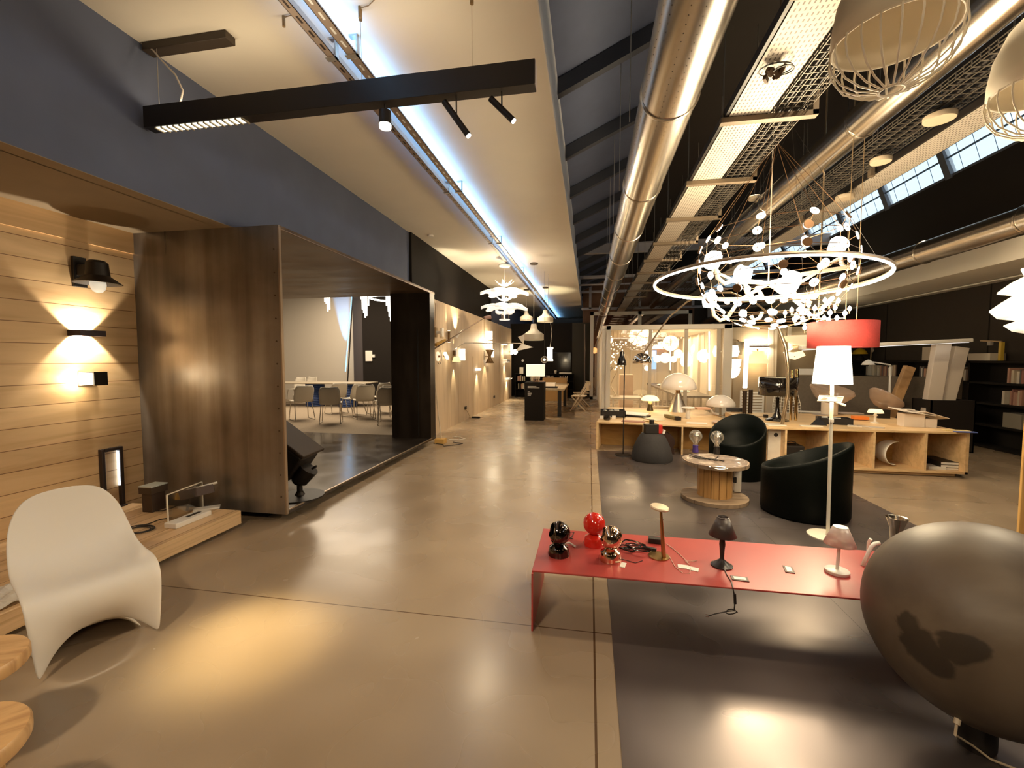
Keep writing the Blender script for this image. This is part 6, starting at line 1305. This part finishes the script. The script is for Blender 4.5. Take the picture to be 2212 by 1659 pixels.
# black shade lamp with cable
p = bp(1559, 1222); t = thing('black_table_lamp', 'small black table lamp with conical shade on the red bench', 'table lamp', p); M_BK = plain('satin_black', (.02,.014,.013), .35)
MB().lathe([(.060,0),(.060,.006),(.045,.014),(.015,.038),(.011,.045),(.013,.09),(.017,.13),(.012,.175),(.012,.21)], p, 32, cap0=True).build('stem', M_BK, t, smooth=True)
za, zb2 = .182, .288; MB().lathe([(.074,za),(.031,zb2)], p, 36).build('shade', plain('dark_shade', (.05,.036,.034), .4), t, smooth=True, solid=.0025); MB().lathe([(.030,zb2),(.033,zb2+.002),(.030,zb2+.004)], p, 28).build('rim', plain('rim_grey', (.3,.27,.26), .3, .6), t, smooth=True)
fe = V(0, BY0-.004, 0); pe = fy(1583, 1273, BY0-.006)
MB().tube([p+V(.0,-.055,.004), bp(1570, 1243)+V(0,0,.004), bp(1580, 1258)+V(0,0,.004), V(pe.x, BY0-.006, BZ+.002), fy(1586, 1285, BY0-.008), fy(1587, 1310, BY0-.008)], .003, 6).cyl(fy(1587, 1283, BY0-.009), fy(1588, 1304, BY0-.009), .007, n=10).build('cord', M_BK, t, smooth=True)
MB().tube([fy(1587, 1306, BY0-.009), fy(1586, 1316, BY0-.012)]+[fy(1580, 1322, BY0-.02)+V(.03*math.cos(j*.7), .01*math.sin(j*.9), .01*math.sin(j*.7)-.005*0) for j in range(14)]+[fy(1545, 1326, BY0-.02), fy(1530, 1331, BY0-.02)], .003, 6).build('coiled_cord', M_BK, t, smooth=True)
MB().bar(fy(1531, 1329, BY0-.02), fy(1524, 1328, BY0-.02), .004, .003).bar(fy(1531, 1333, BY0-.02), fy(1524, 1332, BY0-.02), .004, .003).build('plug_pin', M_CHROME, t)
for px_, py_, r_, w_, lab in ((1598, 1251, -.1, .085, 'dark framed white card near the front edge of the red bench'), (1704, 1231, 1.35, .085, 'dark framed white card in the middle right of the red bench')):
    p = bp(px_, py_); t = thing('info_card', lab, 'card', p); hd_ = MB().obox(p+V(0,0,.0025), (w_,.048,.004), (0,0,r_)).build('holder', plain('dark_holder', (.12,.075,.06), .5), t); MB().obox(p+V(0,0,.005), (w_*.72,.028,.002), (0,0,r_)).build('card', M_WHITE, hd_)
# white table lamp
p = bp(1808, 1237); t = thing('white_table_lamp', 'small white table lamp with tilted translucent cone shade on the red bench', 'table lamp', p)
MB().lathe([(.058,0),(.060,.004),(.060,.016),(.055,.020),(.001,.020)], p, 36, cap0=True).build('base', M_WHITE, t, smooth=True); MB().cyl(p+V(0,0,.02), p+V(.008,0,.235), .0085, n=14).build('stem', M_WHITE, t, smooth=True)
MB().lathe([(.076,.165),(.036,.262)], p+V(.008,0,0), 32).build('shade', glass('frosted_shade', (.92,.84,.80), .10, .3, milky=.55, mcol=(.82,.72,.68)), t, smooth=True, solid=.003); MB().lathe([(.001,.262),(.036,.262),(.036,.266),(.001,.266)], p+V(.008,0,0), 28).build('cap', M_WHITE, t, smooth=True)
# white frame (jug-like handles) at the bench end
p = bp(1868, 1222); t = thing('white_handle_lamp', 'white bent tube lamp half hidden by the big clay ball', 'table lamp', p)
MB().tube([p+V(-.01,0,.0), p+V(.01,.0,.06), p+V(.03,.0,.115), p+V(.05,.01,.130), p+V(.09,.04,.125)], .011, 10).build('front_tube', M_WHITE, t, smooth=True); MB().tube([p+V(.06,.08,.0), p+V(.06,.08,.11), p+V(.065,.07,.135)], .009, 10).build('rear_tube', M_WHITE, t, smooth=True)
# ---- big clay ball
SR = .38; SCN = V(1.540, 1.956, .515)
def clay(nt, b, g):
    n1 = noise_of(nt, g, 'Position', (1,1,1), 3.2, 6, .6); r1 = ramp(nt, [(.3, (.075,.052,.034)), (.5, (.11,.079,.053)), (.75, (.15,.115,.082))]); L(nt, n1, 'Fac', r1, 'Fac')
    # dark blotch with its own outline
    cur = None
    for (cx_, cy_, cz_, rr) in BL:
        d_ = node(nt, 'ShaderNodeVectorMath', operation='DISTANCE'); d_.inputs[1].default_value = (cx_, cy_, cz_); L(nt, g, 'Position', d_, 0)
        n2 = noise_of(nt, g, 'Position', (1,1,1), 9, 5, .5); ad = node(nt, 'ShaderNodeMath', operation='MULTIPLY_ADD'); ad.inputs[1].default_value = .12; L(nt, n2, 'Fac', ad, 0); nt.links.new(d_.outputs['Value'], ad.inputs[2])
        ls_ = node(nt, 'ShaderNodeMath', operation='SUBTRACT'); ls_.inputs[1].default_value = rr+.06; L(nt, ad, 0, ls_, 0)
        if cur is None: cur = ls_
        else: mn = node(nt, 'ShaderNodeMath', operation='MINIMUM'); L(nt, cur, 0, mn, 0); L(nt, ls_, 0, mn, 1); cur = mn
    mr = node(nt, 'ShaderNodeMapRange'); mr.inputs['From Min'].default_value = -.006; mr.inputs['From Max'].default_value = .008; L(nt, cur, 0, mr, 'Value')
    rr_ = ramp(nt, [(0, (.33,.31,.30)), (1, (1,1,1))]); L(nt, mr, 0, rr_, 'Fac'); m1 = mixc(nt, r1, 'Color', rr_, 'Color'); L(nt, m1, 2, b, 'Base Color')
    bp_ = node(nt, 'ShaderNodeBump'); bp_.inputs['Strength'].default_value = .12; bp_.inputs['Distance'].default_value = .01; L(nt, n1, 'Fac', bp_, 'Height'); L(nt, bp_, 'Normal', b, 'Normal')
def on_ball(px_, py_):
    d = _ray(px_, py_).normalized(); o = V(0,0,H)-SCN; b_ = o.dot(d); q = b_*b_-(o.dot(o)-SR*SR); return V(0,0,H)+d*(-b_-math.sqrt(max(0, q)))
BL = [(*on_ball(1958, 1350), .045), (*on_ball(1985, 1395), .065), (*on_ball(2015, 1425), .055), (*on_ball(2070, 1405), .055), (*on_ball(2092, 1395), .04)]
M_CLAY = posmat('clay_surface', .5, clay)
sb_ = thing('clay_ball_lamp', 'very large brown clay ball on the dark steel floor at lower right', 'floor lamp', (SCN.x, SCN.y, .004))
MB().sphere(SCN, SR, 64, 40).build('ball', M_CLAY, sb_, smooth=True); MB().lathe([(.055,.004),(.06,.02),(.06,.17)], (SCN.x, SCN.y, 0), 32, cap0=True).build('foot_ring', M_BLACKM, sb_, smooth=True)
q = on_ball(2069, 1553); qd = (q-SCN).normalized()
MB().cyl(q-qd*.01, q+qd*.02, .010, n=14).build('cable_gland', plain('pale_gland', (.55,.45,.33), .5), sb_, smooth=True); MB().tube([q+qd*.015, q+qd*.03+V(.0,-.0,-.03), fz(2100, 1610, .05), fz(2140, 1640, .012), fz(2212, 1668, .010), fz(2300, 1690, .010)], .0045, 8).build('cable', plain('pale_cable_sleeve', (.50,.40,.28), .6), sb_, smooth=True)
# ---- tub chairs
M_TUB = plain('dark_green_plastic', (.0012,.0022,.0016), .5, spec=.12, bump=.1, noise=.1, scale=80)
def tub(cx_, cy_, r, zl_, zh, ang, lab):
    t = thing('tub_chair', lab, 'chair', (cx_, cy_, .004), rz=ang)   # local +X is the high back
    n_ = 64
    def top(a): return zl_+(zh-zl_)*(.5+.5*math.cos(a))**1.25
    def ring(rr, dz=0.0, drop=None): return [V(rr*math.cos(2*PI*i/n_), rr*math.sin(2*PI*i/n_), (top(2*PI*i/n_)+dz) if drop is None else drop(2*PI*i/n_)) for i in range(n_)]
    seat = lambda a: zl_-.10+.02*math.cos(a)
    rows = [ring(.001, drop=lambda a: 0), ring(r*.97, drop=lambda a: 0), ring(r, drop=lambda a: .03), ring(r, drop=lambda a: top(a)-.03), ring(r*.985, -.006), ring(r*.95, 0), ring(r*.90, -.01), ring(r*.84, drop=lambda a: max(seat(a)+.10, top(a)*.62+.1) if top(a) > zl_+.12 else seat(a)+.09), ring(r*.70, drop=lambda a: seat(a)+.02+.06*(.5+.5*math.cos(a))), ring(r*.4, drop=lambda a: seat(a)), ring(.001, drop=lambda a: seat(0)-.02)]
    vs = [v for rw in rows for v in rw]; fs = [(k*n_+i, k*n_+(i+1) % n_, (k+1)*n_+(i+1) % n_, (k+1)*n_+i) for k in range(len(rows)-1) for i in range(n_)]
    MB()._add(vs, fs).build('shell', M_TUB, t, smooth=True, local=True, ang=70)
tub(2.155, 4.78, .385, .45, .745, -.42, 'black-green tub chair with high back, nearer one beside the lamp pole')
tub(1.945, 6.16, .34, .46, .80, .95, 'black-green tub chair with high back, farther one behind the cable reel')
# ---- cable reel table
rz_ = .44; rc = fz(1545, 993, rz_); t = thing('cable_reel_table', 'wooden cable drum used as a low table', 'table', (rc.x, rc.y, .004))
M_REEL = wood('reel_boards', (.40,.30,.21), (.24,.165,.105), (1,7,1), 2.5, .6, seam=.12, axis='Y', knots=False); M_CORE = wood('reel_core', (.52,.29,.10), (.33,.17,.05), (9,9,.6), 2, .5, knots=False)
b_c = V(rc.x-.005, rc.y-.01, 0)
MB().cyl(V(rc.x, rc.y, rz_-.045), V(rc.x, rc.y, rz_-.004), .335, n=56).build('top_disc', M_REEL, t, smooth=True); MB().cyl(b_c+V(0,0,.006), b_c+V(0,0,.045), .345, n=56).build('bottom_disc', M_REEL, t, smooth=True)
for k in range(14):
    a = 2*PI*k/14; pc_ = V(rc.x+.165*math.cos(a), rc.y+.165*math.sin(a), 0); MB().bar(pc_+V(0,0,.045), pc_+V(0,0,rz_-.045), .022, .073, up=(-math.sin(a), math.cos(a), 0)).build('stave', M_CORE, t)
def film(u, v):
    a = 2*PI*u; rr = .34*v; wob = .004*math.sin(a*5+rr*20)+.003*math.sin(a*9-rr*33)
    return V(rc.x+rr*math.cos(a), rc.y+rr*math.sin(a), rz_+.001+wob*.5 if v < .93 else rz_-.012+wob*2)
MB().grid(film, 60, 14).build('plastic_film', glass('crinkled_film', (.95,.92,.9), .20, .12, milky=.30, mcol=(.62,.55,.52)), t, smooth=True, ang=180)
def bulb_lamp(px_, py_, mt, lab):
    p = fz(px_, py_, rz_+.004); t = thing('giant_bulb_lamp', lab, 'table lamp', p, 'bulb lamps on the cable reel')
    MB().lathe([(.034,0),(.036,.02),(.030,.06),(.034,.085),(.028,.09)], p, 24, cap0=True, cap1=True).build('socket', mt, t, smooth=True)
    gb_ = MB().lathe([(.024,.09),(.028,.115),(.05,.14),(.072,.175),(.074,.205),(.058,.243),(.03,.264),(.001,.27)], p, 30).build('globe', glass('bulb_glass', (.95,.92,.86), .16, milky=.10), t, smooth=True); MB().lathe([(.018,.09),(.02,.14),(.03,.17),(.032,.2),(.018,.225),(.001,.23)], p, 20).build('inner_bulb', plain('mirrored_bulb', (.8,.75,.7), .1, .9), gb_, smooth=True)
bulb_lamp(1502, 977, plain('violet_socket', (.06,.035,.20), .4), 'round glass bulb lamp with violet socket on the cable reel'); bulb_lamp(1548, 980, M_BLACKM, 'round glass bulb lamp with black socket on the cable reel')
m = MB()
for k in range(5): a, b = fz(1490+k*13, 984+k*2, rz_+.010), fz(1512+k*13, 990+1.5*k, rz_+.010); m.bar(a, b, .02, .008)
tag(m.tube([fz(1490, 980, rz_+.008), fz(1520, 989, rz_+.008), fz(1545, 992, rz_+.008), fz(1552, 985, rz_+.01)], .004, 6).build('cable_heap', M_BLACKM, smooth=True), 'black cords lying on the film covered reel top', 'cable')
p = fz(1590, 1062, .05); t = thing('white_flat_box', 'white flat box with black dot standing on the cable reel base', 'box', (p.x, p.y, .05))
MB().bar(V(p.x-.02, p.y+.02, .22), V(p.x+.05, p.y+.005, .22), .09, .335).build('body', M_WHITE, t, bevel=.004); pd = fy(1580, 1036, p.y-.065); MB().cyl(V(p.x-.022, p.y-.026, .19), V(p.x-.022, p.y-.029, .19), .034, n=24).build('dot', M_BLACKM, t)
# ---- white floor lamp with tray
p = fz(1788, 1158, .004); yl_ = p.y; t = thing('white_shade_lamp', 'tall white floor lamp with lit cone shade and little hook branches', 'floor lamp', p)
M_WP = plain('white_pole', (.78,.72,.60), .4)
MB().lathe([(.155,0),(.155,.008),(.02,.014)], p, 48, cap0=True).build('base', M_WP, t, smooth=True)
pa_, pb_ = V(p.x, yl_, .01), fy(1797, 862, yl_); MB().tube([pa_, pb_, fy(1798, 800, yl_)], .014, 12).build('pole', M_WP, t, smooth=True)
MB().tube([fy(1797, 862, yl_), fy(1806, 868, yl_), fy(1826, 876, yl_)], .010, 8).tube([fy(1796, 862, yl_), fy(1780, 856, yl_), fy(1772, 858, yl_)], .006, 8).build('branch', M_WP, t, smooth=True)
tr_ = [fy(1770, 855, yl_-.05), fy(1822, 858, yl_-.05), fy(1818, 868, yl_-.12), fy(1765, 866, yl_-.12)]; MB().tube(tr_, .006, 6, True).build('tray_rim', M_WP, t); MB().quad(*tr_).build('tray', glass('tray_glass', (.8,.75,.7), .15), t)
zs0, zs1 = fy(1800, 829, yl_).z, fy(1800, 748, yl_).z; xc_ = fy(1799, 790, yl_).x
MB().lathe([(.142,zs0),(.116,zs1)], (xc_, yl_, 0), 44).build('shade', plain('lit_fabric', (.9,.84,.7), .6, emis=(1,.90,.70), es=2.6), t, smooth=True, solid=.003); MB().lathe([(.001,zs1),(.115,zs1)], (xc_, yl_, 0), 40).build('diffuser', plain('lit_diffuser', (.9,.84,.7), .6, emis=(1,.9,.7), es=2.0), t)
light('shade_light', 'POINT', (xc_, yl_, zs0-.10), 22, (1,.80,.5), .09); light('shade_light_up', 'POINT', (xc_, yl_, zs1+.12), 14, (1,.80,.5), .08)
MB().cyl(fy(1796, 905, yl_-.016), fy(1796, 912, yl_-.016), .018, n=14).build('switch', M_WP, t, smooth=True)
# ---- red drum pendant
yr_ = 4.75; zr0, zr1 = fy(1815, 751, yr_).z, fy(1815, 696, yr_).z; xr_ = fy(1819, 720, yr_).x; rr_ = (fy(1889, 720, yr_).x-fy(1749, 720, yr_).x)/2
t = thing('red_drum_pendant', 'red fabric drum pendant above the white lamp shade', 'pendant', (xr_, yr_, zr0))
MB().lathe([(rr_,zr0),(rr_,zr1)], (xr_, yr_, 0), 56).build('shade', plain('red_fabric', (.50,.06,.05), .8, noise=.08, scale=60, emis=(.8,.05,.035), es=.02), t, smooth=True, solid=.004); MB().lathe([(.001,zr0+.01),(rr_-.006,zr0+.01)], (xr_, yr_, 0), 48).build('diffuser', plain('lit_white_diffuser', (.85,.75,.58), .6, emis=(1,.85,.6), es=1.2), t)
for px_ in (1826, 1850): a = fy(px_, 700, yr_); MB().cyl(V(a.x, yr_, zr1-.02), V(a.x, yr_, ZRI-.02), .003, n=5).build('cord', M_TAN, t)
light('drum_light', 'POINT', (xr_, yr_, zr1+.15), 12, (1,.78,.48), .1)
# ---- chandeliers
M_BULB = glow('chandelier_bulb', (1,.90,.70), 11); M_DISC = glow('disc_glow', (1,.91,.72), 8); M_BRZ = plain('bronze_back', (.16,.085,.04), .35, .6)
YCH = 4.6
# net of glowing discs
cc = fy(1668, 572, YCH); RR = 142*YCH/965
t = thing('disc_net_chandelier', 'round net chandelier of many small glowing discs', 'chandelier', cc)
net = MB(); prev = None
rows = [(.52,9,0),(.30,11,.3),(.06,12,.0),(-.20,13,.25),(-.44,13,.1),(-.64,12,.3),(-.80,10,.0),(-.91,7,.2),(-.98,3,.5)]
kk_ = 0; allp = []
for sz, n_, ph in rows:
    cr = math.sqrt(max(0, 1-sz*sz)); rowp = []
    for i in range(n_):
        a = 2*PI*(i+ph)/n_; d_ = V(cr*math.cos(a), cr*math.sin(a), sz); q = cc+V(d_.x*RR, d_.y*RR, d_.z*RR*.92); rowp.append(q)
        nn_ = V(d_.x, d_.y, d_.z).normalized(); kk_ += 1
        mb = MB(); mb.cyl(q-nn_*.012, q-nn_*.004, .036, n=18)
        dsk = mb.build('disc', M_DISC, t)
        if kk_ % 3 == 0 and sz > -.5: MB().cyl(q-nn_*.003, q+nn_*.012, .037, n=18).build('disc_back', M_BRZ, dsk)
    m_ = len(rowp); net.tube(rowp, .003, 4, True); allp.append(rowp)
for k in range(len(allp)-1):
    for q in allp[k+1]:
        b = min(allp[k], key=lambda z: (z-q).length); net.cyl(q, b, .0025, n=4)
for q in allp[0]: net.cyl(q, V(cc.x, cc.y, cc.z+RR*1.7), .0025, n=4)
net.cyl(V(cc.x, cc.y, cc.z+RR*1.7), V(cc.x, cc.y, ZRI), .004, n=5)
net.build('wire_net', M_BRZ, t)
# large LED ring, slightly tilted
RG = dict(c=V(1.619, 4.6, 2.2926), n=V(.0226,.0384,1).normalized(), r=.973)
t = thing('large_ring_pendant', 'very large thin glowing ring pendant around the disc chandelier', 'pendant', RG['c'])
R_ = RG['n'].to_track_quat('Z', 'Y').to_matrix()
pts = [RG['c']+R_ @ V(RG['r']*math.cos(k*PI/48), RG['r']*math.sin(k*PI/48), 0) for k in range(96)]
MB().tube([q+R_ @ V(0,0,.016) for q in pts], .016, 8, True).build('ring_profile', plain('brushed_ring', (.45,.36,.28), .4, .6), t, smooth=True); MB().tube(pts, .011, 8, True).build('light_ring', glow('ring_glow', (1,.92,.76), 8), t, smooth=True)
for k in (4, 20, 36, 52, 68, 84): MB().cyl(pts[k], V(1.85, 4.6, 3.75), .0012, n=4).build('wire', M_BLACKM, t)
MB().cyl(V(1.85, 4.6, 3.74), V(1.85, 4.6, ZRI-.02), .004, n=6).build('wire', M_TAN, t)
# white porcelain cluster with curved tubes
t = thing('porcelain_block_chandelier', 'chandelier of glowing white faceted blocks on curled tubes', 'chandelier', fy(1660, 600, 5.1)); cst = fy(1660, 612, 5.1)
M_BLK = glow('block_glow', (1,.92,.76), 4); M_CURL = plain('cream_tube', (.66,.55,.43), .3)
for (px_, py_, Y, s_, a_) in ((1540,562,4.7,.15,.3),(1809,532,5.3,.17,.1),(1604,594,4.9,.16,.8),(1708,608,4.75,.17,.05),(1533,648,5.3,.15,.6)):
    q = fy(px_, py_, Y); MB().lathe([(s_*.42,-s_*.55),(s_*.55,-s_*.2),(s_*.55,s_*.3),(s_*.30,s_*.55)], q, 6, Euler((.2*a_,.35-a_*.6,a_*2)).to_matrix().to_4x4(), True, True).build('block', M_BLK, t)
    e_ = q+V(.03,0,-s_*.55); MB().tube([e_, e_+V(.02,.01,-.09), e_+V(.09,.02,-.15), e_+V(.17,.03,-.12), (e_+cst)/2+V(0,0,-.05), cst], .022, 8).build('curl', M_CURL, t, smooth=True)
MB().tube([fy(1622, 682, 5.0), fy(1628, 692, 5.0), fy(1640, 688, 5.0), fy(1646, 676, 5.05)], .02, 8).build('curl', M_CURL, t, smooth=True); MB().cyl(cst, V(cst.x, cst.y, ZRI), .006, n=6).build('stem', M_CURL, t)
MB().tube([cst, cst+V(.25,.0,-.04), fy(1809, 560, 5.3)], .018, 8).tube([cst, cst+V(-.3,.0,.02), fy(1540, 585, 4.7)], .014, 8).build('arm', M_CURL, t, smooth=True)
# candle chandelier
c0 = fy(1768, 678, 5.6); t = thing('candle_bulb_chandelier', 'brass chandelier of many candle bulbs left of the red drum', 'chandelier', c0); M_BRS = plain('warm_brass', (.60,.45,.28), .25, .9)
random.seed(5); hub = MB().cyl(V(c0.x, c0.y, c0.z-.08), V(c0.x, c0.y, ZRI), .010, n=8)
for dz in (-.06, .0, .06): hub.lathe([(.02,-.012),(.05,0),(.02,.012)], V(c0.x, c0.y, c0.z+dz), 16)
hub.build('stem', M_BRS, t, smooth=True)
for (px_, py_) in ((1782,650),(1811,651),(1791,657),(1835,668),(1804,666),(1777,666),(1729,668),(1710,671),(1696,677),(1747,660),(1717,693),(1734,690),(1780,688),(1790,693),(1808,688),(1748,680),(1793,677),(1760,667),(1738,709),(1765,700),(1720,682),(1825,678)):
    q = fy(px_, py_, 5.6+random.uniform(-.38,.38)); lv = V(c0.x, c0.y, q.z-.05)
    MB().tube([lv, V(q.x, q.y, q.z-.045)], .005, 5).cyl(V(q.x, q.y, q.z-.055), V(q.x, q.y, q.z-.015), .010, n=8).build('arm', M_BRS, t)
    MB().lathe([(.010,-.02),(.022,.0),(.020,.018),(.001,.045)], q, 12).build('bulb', M_BULB, t, smooth=True)
# chandelier light
light('net_light', 'POINT', cc+V(0,0,-.1), 150, (1,.80,.5), .35); light('block_light', 'POINT', cst+V(0,.1,.15), 60, (1,.82,.54), .2); light('candle_light', 'POINT', c0, 70, (1,.78,.46), .25)
# ---- big cage pendants
def cage(rim_pts, Zr, lab, flip=1):
    a, b = fz(*rim_pts[0], Zr), fz(*rim_pts[1], Zr); c = (a+b)/2; r = (b-a).length/2
    t = thing('cage_pendant', lab, 'pendant', c, 'wire cage pendants at the top right')
    M_SH = plain('pale_shade', (.84,.76,.62), .7)
    MB().lathe([(r,0),(r*.99,r*.35),(r*.92,r*.8),(r*.72,r*1.3),(r*.42,r*1.65),(r*.2,r*1.8)], c, 48).build('shade', M_SH, t, smooth=True, solid=.006)
    dz = r*1.0; m = MB(); n_ = 22
    for k in range(n_):
        a_ = 2*PI*k/n_; m.tube([c+V(math.cos(a_)*r*q, math.sin(a_)*r*q, -dz*h_) for q, h_ in ((1.0,.0),(1.02,.18),(.97,.42),(.82,.68),(.55,.88),(.25,.985),(.2,1.0))], .0045, 5)
    m.tube([c+V(.2*r*math.cos(j*PI/16), .2*r*math.sin(j*PI/16), -dz) for j in range(32)], .006, 5, True).tube([c+V(.98*r*math.cos(j*PI/24), .98*r*math.sin(j*PI/24), -.002) for j in range(48)], .006, 5, True)
    m.build('wire_cage', plain('pale_wire', (.84,.76,.62), .5), t, smooth=True); MB().cyl(c+V(0,0,r*1.8), V(c.x, c.y, ZRI), .006, n=6).build('cord', M_TAN, t)
    return c, r
c1, r1_ = cage(((1793, 128), (2092, 22)), 3.05, 'larger pale cage pendant at the top right, left one')
a = fz(2129, 222, 2.95); dd = (fz(2092, 22, 3.05)-fz(1793, 128, 3.05)).normalized(); b = a+dd*r1_*2
c = (a+b)/2; pA = (2129, 222)
def _px(P):
    d = P-V(0,0,H); w_ = d.dot(_F); return (1106+FPX*d.dot(_R)/w_, 829.5-FPX*d.dot(_U)/w_)
cage((pA, _px(b)), 2.95, 'pale cage pendant cut by the right picture edge')
# ---- crumpled white pendant at the right edge
p = fy(2262, 650, 3.4); t = thing('pleated_pendant', 'glowing white pleated pendant at the right picture edge', 'pendant', p)
prof = [(.03,.24),(.12,.22),(.10,.17),(.16,.13),(.22,.07),(.14,.05),(.2,.0),(.25,-.05),(.21,-.10),(.12,-.12),(.18,-.15),(.14,-.19),(.04,-.22)]
def pl(u, v):
    k = v*(len(prof)-1); i = min(int(k), len(prof)-2); f_ = k-i; r = prof[i][0]*(1-f_)+prof[i+1][0]*f_; z = prof[i][1]*(1-f_)+prof[i+1][1]*f_; a = 2*PI*u; return p+V(r*math.cos(a)*(1+.04*math.sin(a*12)), r*math.sin(a)*(1+.04*math.sin(a*12)), z)
MB().grid(pl, 72, 48).build('shade', plain('lit_pleats', (.9,.84,.7), .6, emis=(1,.94,.78), es=.38), t, smooth=True, ang=180); MB().cyl(p+V(0,0,.24), V(p.x, p.y, ZRI), .004, n=5).build('cord', M_TAN, t)
light('pleated_light', 'POINT', p+V(-.36,-.3,.0), 40, (1,.85,.6), .2)
# ---- chrome vase lamp and wooden post at right
p = fy(1938, 1118, 3.35); t = thing('trumpet_vase', 'chrome trumpet shaped vessel behind the big clay ball', 'vase', (p.x, 3.35, .004))
MB().lathe([(.10,.004),(.10,.02),(.035,.04),(.030,p.z-.18),(.040,p.z-.07),(.060,p.z-.01),(.064,p.z),(.058,p.z-.004),(.03,p.z-.1)], (p.x, 3.35, 0), 36, cap0=True).build('body', plain('satin_chrome', (.70,.62,.52), .18, 1.0), t, smooth=True)
pp = fy(2197, 1120, 4.1); tag(MB().box(pp.x, pp.x+.14, 4.08, 4.10, 0, 2.0).build('wooden_post', wood('oak_post', (.60,.36,.12), (.42,.23,.07), (3,3,.4), 2, .5, knots=False), bevel=.004), 'upright wooden post at the right picture edge', 'post')
# ================================================================== LIGHT
w = bpy.data.worlds.new('sky'); SC.world = w; w.use_nodes = True
w.node_tree.nodes['Background'].inputs['Color'].default_value = (.70,.87,1.0,1); w.node_tree.nodes['Background'].inputs['Strength'].default_value = 2.6
# pool of light from the left end of the linear pendant
light('pendant_pool', 'SPOT', (xl+.75, ym, zb-.02), 1150, (1,.78,.40), .16, (-1.82, 2.04, 0), 18, 1.0)
light('pendant_uplight', 'AREA', ((xl+xr)/2-.3, ym, zt+.02), 3.5, (1,.80,.52), 2.2, ((xl+xr)/2-.3, ym, 9), sy=.06)
# added fill spots over hall and aisle, with no fixtures of their own
for (x, y, z, pw_, tgt, ang) in ((-1.5, -.8, 3.7, 260, (-1.0, .9, 0), 110), (1.6, .3, 4.6, 200, (1.0, 1.6, 0), 90), (2.6, 3.0, 4.7, 330, (1.9, 3.9, 0), 85), (2.4, 7.2, 4.9, 420, (2.4, 7.3, .5), 95), (5.2, 6.4, 4.6, 220, (4.6, 7.2, .4), 80), (-1.6, 6.4, 3.70, 220, (-1.6, 6.0, 0), 110), (-1.8, 12.5, 3.70, 300, (-1.8, 12.5, 0), 120), (1.9, 6.8, 4.8, 260, (1.9, 10.2, 1.4), 70), (-1.2, 9.5, 3.7, 260, (-3.1, 10.2, 1.3), 90)):
    light('fill_spot', 'SPOT', (x, y, z), pw_, (1,.78,.50), .12, tgt, ang, .9)
light('near_fill', 'POINT', (.9, -.9, 2.5), 70, (1,.78,.5), .2)  # added fill light behind the camera, lifts the cage pendants and foreground
